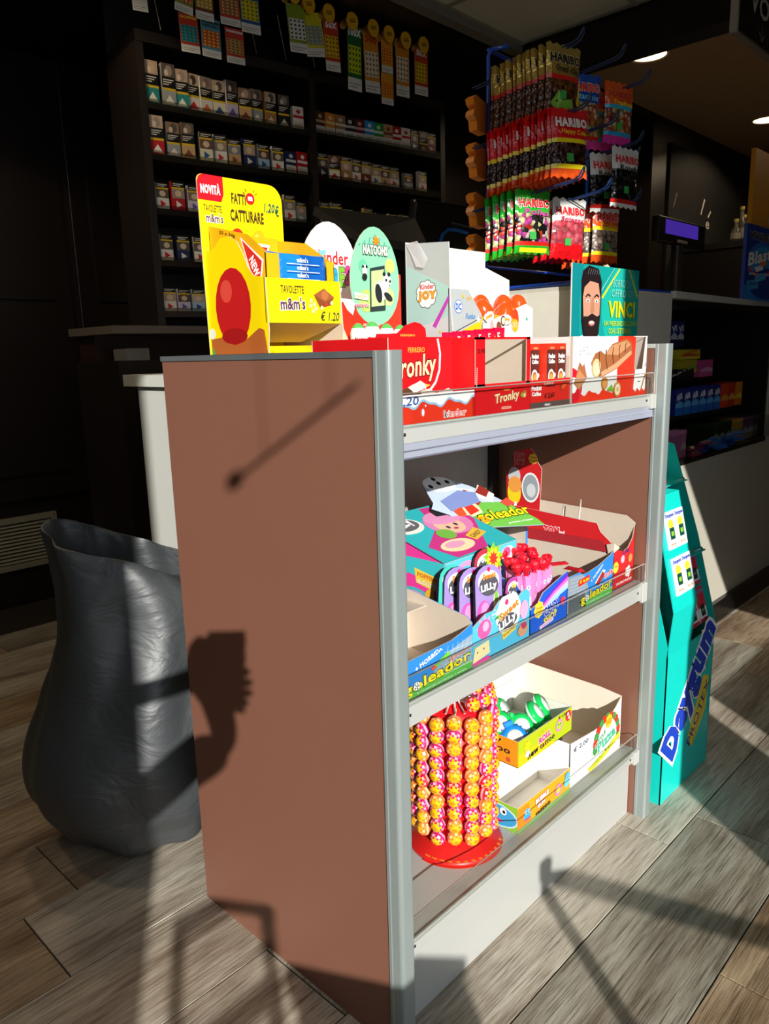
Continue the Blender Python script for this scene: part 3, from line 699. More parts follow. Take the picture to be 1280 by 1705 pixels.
# inner orange box with bars
q = empty('chocolate_box', (-0.36, 0.12, Z + 0.06), 'orange-yellow inner carton with red NEW triangles standing in the yellow display', 'box')
OM = M('#f5b50a', 0.5, var=0.02); zi = Z + 0.055; mb = MB()
mb.slab([(-0.448, 0.030, zi), (-0.284, 0.030, zi), (-0.284, 0.030, zi + 0.118), (-0.332, 0.030, zi + 0.150), (-0.448, 0.030, zi + 0.178)], (0, -1, 0), 0.0015, OM, OM)
mb.slab([(-0.448, 0.190, zi), (-0.284, 0.190, zi), (-0.284, 0.190, zi + 0.105), (-0.36, 0.190, zi + 0.150), (-0.448, 0.190, zi + 0.165)], (0, 1, 0), 0.0015, OM, OM)
mb.box(-0.448, -0.4465, 0.030, 0.190, zi, zi + 0.168, OM)
mb.box(-0.2855, -0.284, 0.030, 0.060, zi, zi + 0.115, OM); mb.box(-0.2855, -0.284, 0.172, 0.190, zi, zi + 0.108, OM)
mb.box(-0.446, -0.286, 0.031, 0.189, zi, zi + 0.0015, OM)
mb.build('carton', q)
a_ = MB(); a = YF(a_, 0.030, -0.448, -0.284, zi, zi + 0.178)
a.poly([(0.58, 0.83), (0.97, 0.58), (0.86, 0.18)], '#ffffff'); a.poly([(0.61, 0.80), (0.94, 0.57), (0.85, 0.24)], '#e0261e'); a.text('NEW', 0.81, 0.53, w=0.22, h=0.09, col='#ffffff', bold=0.05, rot=-1.1)
a.text('20 x 34g', 0.35, 0.88, w=0.3, h=0.04, col='#6b4a08', rot=-0.25)
a = XF(a_, -0.4464, 0.031, 0.189, zi, zi + 0.168)
a.poly([(0.48, 0.94), (0.88, 0.92), (0.70, 0.55)], '#ffffff'); a.poly([(0.51, 0.91), (0.84, 0.89), (0.70, 0.60)], '#e0261e'); a.text('NEW', 0.68, 0.80, w=0.2, h=0.09, col='#ffffff', bold=0.05, rot=-0.6)
a_.build('print', q)
cb_ = snack_bar('chocolate_bar', 0.128, 0.030, 0.010, ['#1877d8', '#1f8cf0', '#1565c0'], "m&m's", '', 'snack', 'blue chocolate bars in the yellow display')
names = ['bottom', 'third from the top', 'second from the top', 'top']
for i in range(7):
    o = cb_ if i == 0 else copy_tree(cb_)
    if i < 4:
        o.location = (-0.300, 0.118, zi + 0.066 + 0.013 * i); o.rotation_euler = (0, radians(78), radians(0)); o.rotation_euler = (radians(75), 0, radians(90))
        o['label'] = 'blue chocolate bar, %s of the front stack in the yellow display' % ['lowest', 'third', 'second', 'topmost'][i]
    else:
        o.location = (-0.335 - 0.025 * (i - 4), 0.108, zi + 0.112 + 0.006 * (i - 4)); o.rotation_euler = (radians(12), radians(4), radians(90 + 3 * (i - 5)))
        o['label'] = 'blue chocolate bar lying flat behind the front stack, %s row' % ['first', 'second', 'third'][i - 4]

# --- egg display (green panda card, red body)
q = empty('egg_display', (-0.34, 0.32, Z), 'red and white chocolate egg display with egg-shaped cards, one green with a panda', 'display box')
mb = MB(); RM = M('#f03018', 0.45, var=0.02)
def egg_pts(x, cy, cz, ry, rz, n=28, z_cut=None):
    out = []
    for k in range(n):
        a0 = 2 * pi * k / n; yy = cy + ry * cos(a0) * (1 - 0.12 * sin(a0)); zz = cz + rz * sin(a0)
        if z_cut is not None: zz = max(zz, z_cut)
        out.append((x, yy, zz))
    return out
mb.slab(egg_pts(-0.405, 0.292, Z + 0.158, 0.084, 0.103), (1, 0, 0), 0.002, M('#ffffff', 0.4, var=0), CARD)
mb.slab(egg_pts(-0.298, 0.315, Z + 0.145, 0.070, 0.095), (1, 0, 0), 0.002, M('#8fd8b0', 0.4, var=0), CARD)
mb.slab([(-0.300, 0.206, Z), (-0.300, 0.392, Z), (-0.300, 0.392, Z + 0.152), (-0.300, 0.372, Z + 0.158), (-0.300, 0.35, Z + 0.075), (-0.300, 0.30, Z + 0.062), (-0.300, 0.26, Z + 0.092), (-0.300, 0.225, Z + 0.10), (-0.300, 0.206, Z + 0.09)], (1, 0, 0), 0.002, RM, CARD)
mb.box(-0.404, -0.302, 0.215, 0.39, Z, Z + 0.06, RM)
mb.box(-0.298, -0.235, 0.215, 0.39, Z, Z + 0.006, RM)
mb.build('card', q)
a_ = MB(); a = XF(a_, -0.405, 0.208, 0.376, Z + 0.05, Z + 0.26)
a.text('kinder', 0.56, 0.67, w=0.5, h=0.13, col='#d8202c', bold=0.02); a.poly([(0.30, 0.72), (0.44, 0.74), (0.38, 0.66)], '#7ac8f0')
for ch, cx_, co in (('R', 0.60, '#28a8e0'), ('E', 0.69, '#7cc030'), ('S', 0.79, '#e83a98'), ('A', 0.90, '#58b848')): a.text(ch, cx_, 0.45 + (cx_ - 0.46) * 0.18, w=0.10, h=0.19, col=co, bold=0.05, outl='#4a3020', ow=0.03)
a.rect(0.0, 0, 0.0, 0, '#ffffff')
a = XF(a_, -0.2976, 0.245, 0.385, Z + 0.05, Z + 0.24)
for (u0, v0, r_, c_) in ((0.3, 0.25, 0.022, '#b8e070'), (0.75, 0.3, 0.018, '#d8ec90'), (0.25, 0.6, 0.012, '#6cc8a0'), (0.8, 0.62, 0.014, '#e6e878')): a.circ(u0, v0, r_, c_)
for k in range(7): a.line([(0.18 + 0.1 * k, 0.80), (0.2 + 0.1 * k, 0.92 - 0.1 * abs(k - 3) / 3)], 0.004, '#5cb8a8')
a.star(0.52, 0.86, 0.012, '#f08a20', 7, 0.5); a.text('NATOONS', 0.5, 0.765, w=0.5, h=0.10, col='#f4f4e8', bold=0.05, outl='#154a28', ow=0.06)
a.poly([(0.36, 0.14), (0.68, 0.16), (0.68, 0.62), (0.38, 0.58)], '#2b3a3c'); a.poly([(0.39, 0.19), (0.66, 0.21), (0.66, 0.58), (0.40, 0.55)], '#c2ec98')
a.ell(0.60, 0.36, 0.14, 0.10, '#f4f4ec', rot=-0.3); a.circ(0.72, 0.46, 0.013, '#f8f8f2'); a.ell(0.54, 0.33, 0.07, 0.10, '#23262a', rot=0.2); a.ell(0.74, 0.30, 0.10, 0.035, '#23262a', rot=-0.5)
a.circ(0.66, 0.53, 0.0045, '#23262a'); a.circ(0.76, 0.53, 0.0045, '#23262a'); a.circ(0.70, 0.47, 0.003, '#23262a'); a.circ(0.78, 0.46, 0.003, '#23262a'); a.ell(0.77, 0.42, 0.012, 0.008, '#111111')
a.ell(0.26, 0.55, 0.05, 0.06, '#f4f4ec'); a.ell(0.26, 0.49, 0.05, 0.035, '#23262a'); a.circ(0.23, 0.59, 0.003, '#23262a'); a.circ(0.3, 0.59, 0.003, '#23262a')
a.poly([(0.04, 0.33), (0.32, 0.31), (0.32, 0.25), (0.04, 0.27)], '#f6f2e4'); a.text('PANDA', 0.18, 0.29, w=0.2, h=0.03, col='#b8a020', bold=0.02)
a.text('applaydu', 0.18, 0.2, w=0.28, h=0.05, col='#e84a7a', bold=0.03, outl='#ffffff')
a = XF(a_, -0.300, 0.206, 0.392, Z, Z + 0.158); a.text('200g - 10 uova', 0.52, 0.32, w=0.26, h=0.04, col='#ffe8e0')
a.poly([(0.04, 0.55), (0.10, 0.60), (0.16, 0.50), (0.24, 0.44), (0.30, 0.62), (0.02, 0.64)], '#ffffff')
a_.build('print', q)
def choc_egg(label, group, foil='#f6f6f2', cap='#5cb85a'):
    q = empty('chocolate_egg', (0, 0, 0), label, 'sweet', group); mb = MB()
    F = M(foil, 0.2, var=0.05, bump=0.2, bscale=90); K = M(cap, 0.2, var=0.1)
    pr = [(0.020 * sin(pi * k / 10) * (1 - 0.10 * (k / 5 - 1)), -0.029 * cos(pi * k / 10) + 0.029) for k in range(11)]
    mb.lathe((0, 0, 0), pr[:8], F, 16); mb.lathe((0, 0, 0), pr[7:], K, 16); mb.build('foil', q)
    a_ = MB()
    a = Art(a_, (0, 0, 0), (0, 0.03, 0), (0, 0, 0.03), fn=lambda u, v, h: Vector((sqrt(max(0.0, 0.0205 ** 2 - ((u - 0.5) * 0.03) ** 2)) * (1 - 0.05 * v) + 0.0006 + h, (u - 0.5) * 0.03, 0.010 + v * 0.026)))
    a.text('kinder', 0.5, 0.42, w=0.75, h=0.24, col='#d8202c', bold=0.05); a.text('k', 0.14, 0.42, w=0.1, h=0.24, col='#101010', bold=0.05)
    a.text('SORPRESA', 0.5, 0.14, w=0.8, h=0.18, col='#3a98d0', bold=0.04); a_.build('print', q)
    return q
ce_ = choc_egg('', 'foil eggs along the red egg display')
EL = ['near end', 'second', 'third', 'far end']
for i, (y, s_) in enumerate(((0.226, 0.80), (0.264, 0.86), (0.306, 0.80), (0.346, 0.76))):
    o = ce_ if i == 0 else copy_tree(ce_); o.location = (-0.262, y, Z + 0.006); o.scale = (s_, s_, s_); o.rotation_euler = (0, 0, -0.5)
    o['label'] = 'white foil chocolate egg with green tip, %s of the row before the red display' % EL[i]

# --- grey and white toy egg display
q = empty('toy_egg_display', (-0.32, 0.53, Z), 'grey and teal cardboard egg display with tall open white back, beside the red wafer cartons', 'display box')
GR = M('#b4bbbb', 0.45, var=0.02); WH = M('#f7f5ee', 0.6, var=0.01); mb = MB(); t = 0.002
ys = 0.45
mb.slab([(-0.335, ys, Z), (-0.205, ys, Z), (-0.215, ys, Z + 0.09), (-0.218, ys, Z + 0.214), (-0.335, ys, Z + 0.222)], (0, -1, 0), t, GR, WH)
mb.box(-0.337, -0.335, ys, 0.735, Z, Z + 0.225, WH)
mb.slab([(-0.335, 0.735, Z), (-0.325, 0.735, Z), (-0.265, 0.735, Z + 0.10), (-0.265, 0.735, Z + 0.155), (-0.335, 0.735, Z + 0.19)], (0, 1, 0), t, WH, WH)
mb.slab([(-0.218, ys, Z), (-0.218, 0.562, Z), (-0.218, 0.562, Z + 0.072), (-0.218, 0.515, Z + 0.122), (-0.218, ys, Z + 0.122)], (1, 0, 0), t, GR, WH)
mb.build('card', q)
a_ = MB(); a = YF(a_, ys, -0.335, -0.218, Z, Z + 0.22)
a.poly([(0, 0), (0.98, 0), (0.98, 0.58), (0, 0.80)], '#a9cfc8'); a.poly([(0, 0), (0.98, 0), (0.98, 0.30), (0.0, 0.18)], '#c8ced0')
a.flower(0.48, 0.52, 0.030, '#1c1c1c', 9, 0.12); a.flower(0.48, 0.52, 0.0285, '#f2f4f2', 9, 0.12)
a.text('Kinder', 0.50, 0.59, w=0.34, h=0.05, col='#d02a2a', bold=0.03); a.text('JOY', 0.50, 0.50, w=0.44, h=0.10, col='#e8a020', bold=0.06, outl='#5b3010', ow=0.03)
a.poly([(0.62, 0.22), (0.70, 0.20), (1.0, 0.44), (1.0, 0.50)], '#c03ab8')
a.star(0.8, 0.16, 0.004, '#e6c81c')
a = XF(a_, -0.218, ys, 0.56, Z, Z + 0.12)
a.circ(0.28, 0.72, 0.014, '#1a62c8'); a.circ(0.28, 0.72, 0.0125, '#f2f4f6'); a.text('DC', 0.28, 0.72, w=0.18, h=0.12, col='#1a62c8', bold=0.05)
a.text('Funko', 0.66, 0.56, w=0.3, h=0.1, col='#3a88c8', bold=0.02, shear=0.25); a.text('JOY', 0.62, 0.86, w=0.18, h=0.07, col='#e8b040', bold=0.04)
a.poly([(0.10, 0.22), (1, 0.50), (1, 0), (0.10, 0)], '#e6c81c'); a.line([(0.08, 0.26), (1, 0.54)], 0.0015, '#1c1c1c'); a.star(0.9, 0.5, 0.008, '#f4f4f0', 5); a.star(0.42, 0.9, 0.005, '#e6c81c', 5)
a.text('SCANSIONA', 0.42, 0.18, w=0.3, h=0.06, col='#1c1c1c', bold=0.02); a.text('E SCOPRI', 0.42, 0.10, w=0.26, h=0.05, col='#1c1c1c', bold=0.02); a.rect(0.66, 0.04, 0.95, 0.24, '#b0603c')
a_.build('print', q)
# hang tab
mb = MB(); mb.slab([(-0.335, ys - 0.002, Z + 0.222), (-0.300, ys - 0.004, Z + 0.224), (-0.285, ys - 0.006, Z + 0.205), (-0.270, ys - 0.006, Z + 0.185), (-0.282, ys - 0.006, Z + 0.168), (-0.302, ys - 0.006, Z + 0.172), (-0.318, ys - 0.004, Z + 0.20)], (0, -1, 0), 0.001, M('#f0f0f2', 0.2, var=0, alpha=0.35)); mb.build('clear_tab', q)
# front tray with printed end and toy eggs
q = empty('toy_egg_tray', (-0.19, 0.60, Z), 'low white tray with printed chocolate pictures holding orange and white eggs', 'box')
mb = MB(); mb.slab([(-0.215, 0.565, 1.2495), (-0.215, 0.76, 1.2495), (-0.215, 0.76, Z + 0.088), (-0.215, 0.73, Z + 0.098), (-0.215, 0.565, Z + 0.05)], (1, 0, 0), t, WH, WH)
mb.box(-0.32, -0.2175, 0.565, 0.76, Z, Z + 0.002, WH); mb.box(-0.32, -0.318, 0.62, 0.76, Z, Z + 0.06, WH); mb.box(-0.318, -0.2175, 0.758, 0.76, Z, Z + 0.08, WH)
mb.build('card', q)
a_ = MB(); a = XF(a_, -0.215, 0.565, 0.76, Z, Z + 0.098)
a.ell(0.30, 0.45, 0.05, 0.14, '#8a4a3a', rot=0.3); a.ell(0.16, 0.50, 0.035, 0.12, '#d8b0a8'); a.ell(0.38, 0.60, 0.05, 0.12, '#5b3020'); a.ell(0.38, 0.6, 0.035, 0.08, '#e8d8c0')
a.ell(0.62, 0.62, 0.075, 0.26, '#f0441c'); a.ell(0.62, 0.50, 0.07, 0.15, '#f8b020'); a.text('JOY', 0.62, 0.5, w=0.11, h=0.13, col='#f8a010', bold=0.04, outl='#ffffff')
a.circ(0.86, 0.65, 0.013, '#e8f0ec'); a.circ(0.86, 0.65, 0.004, '#48a880'); a_.build('print', q)
te = empty('toy_egg', (0, 0, 0), '', 'sweet', 'orange and white toy eggs in the low tray'); mb = MB()
OF = M('#f2501a', 0.15, var=0.08, bump=0.25, bscale=70); WF = M('#f6f2ec', 0.2, var=0.03); YF_ = M('#ffc23a', 0.2)
pr = [(0.024 * sin(pi * k / 10) * (1 - 0.10 * (k / 5 - 1)), -0.031 * cos(pi * k / 10) + 0.031) for k in range(11)]
mb.lathe((0, 0, 0), pr[:5], WF, 16); mb.lathe((0, 0, 0), pr[4:6], YF_, 16); mb.lathe((0, 0, 0), pr[5:], OF, 16); mb.build('shell', te)
a_ = MB(); a = Art(a_, (0, 0, 0), (0, 0.034, 0), (0, 0, 0.03), fn=lambda u, v, h: Vector((sqrt(max(0.0, 0.0246 ** 2 - ((u - 0.5) * 0.034) ** 2)) * (1 - 0.03 * v) + 0.0006 + h, (u - 0.5) * 0.034, 0.014 + v * 0.026)))
a.flower(0.5, 0.45, 0.014, '#1c1c1c', 8, 0.1); a.flower(0.5, 0.45, 0.0132, '#ffffff', 8, 0.1); a.text('JOY', 0.5, 0.42, w=0.6, h=0.34, col='#e8a020', bold=0.06, outl='#5b3010', ow=0.02); a_.build('print', te)
TL = ['leaning at the near left', 'with white flash at the front', 'small one tucked behind', 'second from the far end', 'at the far end']
for i, (x, y, z, rx, rz) in enumerate(((-0.240, 0.612, 0.048, 0.4, -0.4), (-0.238, 0.660, 0.040, -0.2, -0.6), (-0.285, 0.650, 0.060, 0.1, -0.5), (-0.262, 0.706, 0.060, 0.1, -0.5), (-0.250, 0.742, 0.060, 0.0, -0.5))):
    o = te if i == 0 else copy_tree(te); o.location = (x, y, Z + z); o.rotation_euler = (rx, 0.15, rz); o['label'] = 'orange and white chocolate toy egg, %s in the low tray' % TL[i]

# ================================================================== MIDDLE SHELF (z = 0.66)
Z = 0.6605
def goleador_front(mb_a, x, y0, y1, z0, h, right_high=True, price=None):
    a = XF(mb_a, x, y0, y1, z0, z0 + h)
    a.poly([(0, 0), (1, 0), (1, 0.26), (0, 0.22)], '#5cb04a'); a.rect(0, 0.22, 1, 0.27, '#a8d890')
    a.text('goleador', 0.5, 0.34, w=0.94, h=0.42, col='#ffe81a', bold=0.025, outl='#141414', ow=0.05, rot=0.07)
    a.circ(0.205, 0.30, 0.0085, '#141414'); a.circ(0.205, 0.30, 0.0078, '#ffffff')
    for k in range(5): a.circ(0.205 + 0.0048 * cos(k * 1.256) / a.W, 0.30 + 0.0048 * sin(k * 1.256) / a.H, 0.0016, '#141414')
    a.circ(0.205, 0.30, 0.0018, '#141414')
    a.text('la caramella gommosa + amata', 0.55, 0.09, w=0.7, h=0.05, col='#ffffff')
    return a
q = empty('chewy_sweet_carton', (-0.09, 0.15, Z), 'empty blue goleador sweet carton with tan inside, against the grey post on the middle shelf', 'box')
q['label'] = 'emptied blue chewy sweet carton with tan inside, beside the near post on middle shelf'
y0, y1 = 0.040, 0.249; xf = -0.008; mb = MB(); BL = M('#2f86d8', 0.45, var=0.02)
mb.box(-0.17, xf, y0, y1, Z, Z + 0.002, CARD); mb.box(-0.17, -0.168, y0, y1, Z, Z + 0.10, CARD)
mb.slab([(-0.17, y1, Z), (xf, y1, Z), (xf, y1, Z + 0.09), (-0.02, y1, Z + 0.10), (-0.05, y1, Z + 0.105), (-0.17, y1, Z + 0.125)], (0, -1, 0), 0.0018, CARD, BL)
mb.slab([(-0.17, y0 + 0.002, Z), (xf, y0 + 0.002, Z), (xf, y0 + 0.002, Z + 0.09), (-0.05, y0 + 0.002, Z + 0.12), (-0.17, y0 + 0.002, Z + 0.14)], (0, -1, 0), 0.0018, BL, CARD)
mb.slab([(xf, y0, Z), (xf, y1, Z), (xf, y1, Z + 0.088), (xf, y1 - 0.03, Z + 0.080), (xf, y1 - 0.06, Z + 0.074), (xf, y0, Z + 0.070)], (1, 0, 0), 0.0018, BL, CARD)
mb.box(-0.168, -0.12, y0, y1, Z + 0.098, Z + 0.10, CARD)
mb.build('carton', q)
a_ = MB(); a = XF(a_, xf, y0, y1, Z, Z + 0.07)
a.poly([(0.55, 0.60), (0.70, 0.80), (1, 0.98), (1, 0.25), (0.4, 0.3)], '#8fa9bc')
for k in range(6): a.line([(0.62 + 0.07 * k, 0.3), (0.66 + 0.068 * k, 0.95)], 0.001, '#c4d4e0')
for k in range(3): a.line([(0.6, 0.5 + 0.16 * k), (1, 0.44 + 0.16 * k)], 0.001, '#c4d4e0')
a.text('+ MORBIDA', 0.40, 0.86, w=0.36, h=0.13, col='#ffffff', bold=0.03, rot=0.25); a.poly([(0.46, 0.62), (0.66, 0.82), (0.68, 0.72), (0.50, 0.54)], '#6ecb3a'); a.poly([(0.42, 0.56), (0.47, 0.62), (0.50, 0.54), (0.45, 0.49)], '#e8502a')
a.circ(0.06, 0.90, 0.010, '#9ed05a'); a.text('0,20', 0.06, 0.9, w=0.08, h=0.12, col='#f8e020', bold=0.03)
a.text('Frizz', 0.80, 0.62, w=0.22, h=0.13, col='#e84a4a', bold=0.03, rot=0.2, outl='#ffffff')
goleador_front(a_, xf - 0.0000, y0 + 0.01, y1, Z + 0.001, 0.062)
a_.build('print', q)

# surprise lollipop box: closed part behind, pack tray in front
q = empty('surprise_lolly_box', (-0.17, 0.42, Z), 'turquoise and pink surprise lollipop box with pictured lid and a stepped open front tray', 'box')
TQ = '#35bfc6'; PK = '#ee3f9d'; mb = MB()
xb, xm, xf, y0, y1 = -0.32, -0.112, -0.014, 0.297, 0.550
zt0, zt1 = 0.835, 0.895
TQM = M('#5cc8e6', 0.4, var=0.02)
mb.slab([(xb, y0, Z), (xm, y0, Z), (xm, y0, zt0), (xb, y0, zt1)], (0, -1, 0), 0.002, M(PK, 0.4, var=0.02), CARD)
mb.slab([(xb, y1, Z), (xm, y1, Z), (xm, y1, zt0), (xb, y1, zt1)], (0, 1, 0), 0.002, TQM, CARD)
mb.slab([(xb, y0, zt1), (xb, y1, zt1), (xm, y1, zt0), (xm, y0, zt0)], (0.3, 0, 1), 0.002, M(TQ, 0.4, var=0.02), CARD)
mb.box(xm - 0.002, xm, y0 + 0.001, y1 - 0.001, Z, zt0 - 0.001, CARD, {1: TQM}); mb.box(xb, xb + 0.002, y0, y1, Z, zt1 - 0.004, TQM)
mb.build('lidded_box', q)
mb = MB(); mb.box(xm, xf, 0.252, 0.452, Z, Z + 0.002, CARD)
pts = [(xf, 0.252, Z), (xf, 0.452, Z), (xf, 0.452, Z + 0.098), (xf, 0.440, Z + 0.108), (xf, 0.425, Z + 0.106), (xf, 0.412, Z + 0.098), (xf, 0.400, Z + 0.104), (xf, 0.375, Z + 0.112), (xf, 0.345, Z + 0.106), (xf, 0.325, Z + 0.092), (xf, 0.300, Z + 0.092), (xf, 0.270, Z + 0.080), (xf, 0.252, Z + 0.072)]
mb.slab(pts, (1, 0, 0), 0.002, M('#58bfe8', 0.4, var=0.02), CARD)
mb.box(xm, xf - 0.002, 0.252, 0.254, Z, Z + 0.07, M('#58bfe8', 0.4, var=0.02)); mb.box(xm, xf - 0.002, 0.450, 0.452, Z, Z + 0.09, M('#58bfe8', 0.4, var=0.02))
mb.build('front_tray', q)
a_ = MB(); a = Art(a_, (xm, y0, zt0), (0, y1 - y0, 0), (xb - xm, 0, zt1 - zt0))
a.poly([(0.20, 0.02), (0.62, 0.04), (0.98, 0.55), (1.0, 0.92), (0.62, 0.98), (0.5, 0.6), (0.1, 0.3)], '#d63a8c')
a.ell(0.66, 0.60, 0.26, 0.24, '#e98ac2'); a.ell(0.63, 0.56, 0.16, 0.17, '#f3c9a8'); a.ell(0.70, 0.72, 0.24, 0.14, '#ef9ccb'); a.ell(0.58, 0.52, 0.02, 0.03, '#4a2a50'); a.ell(0.70, 0.54, 0.02, 0.03, '#4a2a50'); a.ell(0.64, 0.47, 0.03, 0.02, '#c8306a')
a.ell(0.45, 0.42, 0.10, 0.10, '#7cc04a'); a.ell(0.38, 0.20, 0.20, 0.11, '#f6e6b8'); a.ell(0.36, 0.22, 0.12, 0.06, '#f0a8c8'); a.ell(0.20, 0.72, 0.20, 0.16, '#f6f2ea'); a.ell(0.20, 0.74, 0.17, 0.12, '#6a6a70')
a.text('LiLLy', 0.20, 0.74, w=0.26, h=0.16, col='#ffffff', bold=0.05, rot=0.3); a.text('Sweet', 0.26, 0.88, w=0.2, h=0.08, col='#f8a838', bold=0.04, rot=0.3)
a.poly([(0.62, 0.18), (0.84, 0.26), (0.80, 0.40), (0.58, 0.30)], '#f2c64a'); a.text('CANDY', 0.71, 0.28, w=0.18, h=0.06, col='#7a4a20', bold=0.03, rot=0.25)
a = YF(a_, y0, xb, xm, Z, zt0)
a.poly([(0.0, 0.62), (0.55, 0.80), (1, 0.70), (1, 1), (0.0, 1)], '#3fc4cc'); a.poly([(0.62, 0.88), (0.95, 0.80), (0.96, 0.62), (0.64, 0.70)], '#f8d24a')
a.text('POPPING', 0.79, 0.79, w=0.27, h=0.055, col='#f08a2a', bold=0.05, outl='#4a3020', ow=0.02, rot=-0.12); a.text('&LOLLIPOP', 0.80, 0.71, w=0.28, h=0.05, col='#fff6e0', bold=0.04, outl='#4a3020', ow=0.02, rot=-0.12)
a.ell(0.60, 0.30, 0.36, 0.34, '#48b8c0'); a.circ(0.42, 0.64, 0.013, '#f2b434'); a.circ(0.82, 0.58, 0.013, '#f2b434'); a.ell(0.60, 0.30, 0.32, 0.30, '#f29ac4')
for k in range(4): a.line([(0.40 + 0.12 * k, 0.34), (0.42 + 0.12 * k, 0.20), (0.46 + 0.12 * k, 0.12)], 0.0018, '#b04a80')
a.ell(0.5, 0.17, 0.03, 0.02, '#8a3058'); a.ell(0.72, 0.17, 0.03, 0.02, '#8a3058')
a = XF(a_, xm, y0, y1, Z, zt0)
a.ell(0.24, 0.78, 0.16, 0.16, '#f6a0cc', rot=0.4); a.ell(0.24, 0.78, 0.11, 0.10, '#5cc8e6', rot=0.4); a.ell(0.86, 0.86, 0.10, 0.10, '#f8f2e0'); a.ell(0.84, 0.88, 0.06, 0.07, '#e85a9a')
a = XF(a_, xf, 0.252, 0.452, Z, Z + 0.112)
a.star(0.22, 0.60, 0.026, '#f6a8cc', 8, 0.55); a.ell(0.22, 0.56, 0.11, 0.17, '#ee5aa0'); a.ell(0.24, 0.60, 0.05, 0.09, '#f8b0d0')
a.flower(0.62, 0.66, 0.044, '#f4f2ea', 6, 0.06); a.ell(0.60, 0.52, 0.17, 0.14, '#50505a'); a.text('LiLLy', 0.60, 0.50, w=0.30, h=0.20, col='#ffffff', bold=0.05, rot=0.25, outl='#2a2a30', ow=0.03)
a.text('Sweet', 0.62, 0.72, w=0.34, h=0.15, col='#f0832a', bold=0.05, rot=0.3, outl='#fff2d8', ow=0.03); a.text('My', 0.44, 0.66, w=0.1, h=0.10, col='#48a840', bold=0.04); a.circ(0.58, 0.88, 0.006, '#e03a78')
a.poly([(0.52, 0.20), (0.74, 0.30), (0.72, 0.42), (0.50, 0.32)], '#f4d45a'); a.text('Surprise', 0.62, 0.31, w=0.2, h=0.06, col='#8a5a20', bold=0.03, rot=0.25)
a.poly([(0.02, 0.03), (0.30, 0.10), (0.28, 0.34), (0.06, 0.30)], '#fbe7b0'); a.circ(0.10, 0.20, 0.002, '#222222'); a.circ(0.2, 0.22, 0.002, '#222222'); a.poly([(0, 0), (0.3, 0), (0.28, 0.06), (0, 0.04)], '#ee3f9d')
a.circ(0.36, 0.76, 0.009, '#f6f6f6'); a.circ(0.36, 0.76, 0.0082, '#58bfe8'); a.text('€1,50', 0.36, 0.76, w=0.07, h=0.05, col='#ffffff', bold=0.03)
a.ell(0.88, 0.60, 0.07, 0.18, '#f6a8cc'); a.ell(0.86, 0.22, 0.09, 0.12, '#d8a078'); a.ell(0.88, 0.30, 0.05, 0.07, '#c83a60')
a_.build('print', q)
def pack(cols, top, label, w=0.088, h=0.140):
    q = empty('surprise_pack', (0, 0, 0), label, 'sweet', 'surprise lollipop packs in the turquoise tray')
    mb = MB(); pts = [(0, -w / 2, 0), (0, w / 2, 0)]
    for k in range(9):
        a0 = k / 8 * pi; pts.append((0, w / 2 * cos(a0), h - 0.03 + 0.03 * sin(a0)))
    mb.slab(pts, (1, 0, 0), 0.006, M(cols[0], 0.25, var=0.03), M('#1c1424', 0.5)); mb.build('pouch', q)
    a_ = MB(); a = XF(a_, 0, -w / 2, w / 2, 0, h)
    a.ell(0.5, 0.76, 0.40, 0.16, '#f4f0e4'); a.ell(0.5, 0.70, 0.36, 0.15, '#55555e'); a.text('LiLLy', 0.5, 0.67, w=0.6, h=0.13, col='#ffffff', bold=0.05, rot=0.1)
    a.text('Sweet', 0.52, 0.84, w=0.5, h=0.09, col=top, bold=0.05, rot=0.1); a.circ(0.5, 0.93, 0.005, '#e0246a')
    a.ell(0.3, 0.28, 0.26, 0.22, cols[1]); a.ell(0.34, 0.34, 0.16, 0.13, cols[2]); a.ell(0.76, 0.44, 0.12, 0.16, '#f7ecc0'); a.ell(0.76, 0.52, 0.07, 0.09, '#7cc24a'); a.flower(0.12, 0.10, 0.009, '#f2a32a', 5, 0.4)
    a.rect(0.0, 0.0, 1.0, 0.03, '#e83a6a'); a_.build('print', q); return q
pk = pack(['#a78fd6', '#f05ab4', '#fa9ad2'], '#ef8a2a', 'lilac surprise lollipop pack at the front of the turquoise tray, face fully visible')
pk.location = (-0.040, 0.350, Z + 0.030); pk.rotation_euler = (-0.12, -0.12, 0.0)
for i, (x, y, rx, lb) in enumerate(((-0.062, 0.330, -0.16, 'lilac surprise lollipop pack second from the front of the tray'), (-0.088, 0.312, -0.2, 'lilac surprise lollipop pack against the turquoise box'))):
    o = copy_tree(pk); o.location = (x, y - 0.006, Z + 0.026); o.rotation_euler = (rx, -0.12, 0); o['label'] = lb
pk2 = pack(['#46c4b4', '#e8c83a', '#f6e070'], '#e8622a', 'turquoise surprise lollipop pack at the near end of the tray'); pk2.location = (-0.092, 0.292, Z + 0.032); pk2.rotation_euler = (-0.25, -0.14, 0)
pk3 = pack(['#c23a48', '#8cc63a', '#f2e06a'], '#ffffff', 'red and lime surprise pack with flame-shaped top behind the lilac packs'); pk3.location = (-0.088, 0.405, Z + 0.045); pk3.rotation_euler = (-0.15, -0.1, 0)
mb = MB(); 
fl_ = [(0, -0.02, 0), (0, 0.03, -0.01)]
a = Art(mb, (0.001, -0.03, 0.085), (0, 0.08, 0), (0, 0, 0.075), clip=False)
a.star(0.62, 0.42, 0.036, '#8cc81e', 9, 0.62, 0.2); a.star(0.62, 0.42, 0.028, '#f2e23a', 9, 0.6, 0.5); a.star(0.62, 0.42, 0.018, '#e2382a', 9, 0.55, 0.1)
ff = mb.build('flame_top', None); ff.parent = pk3
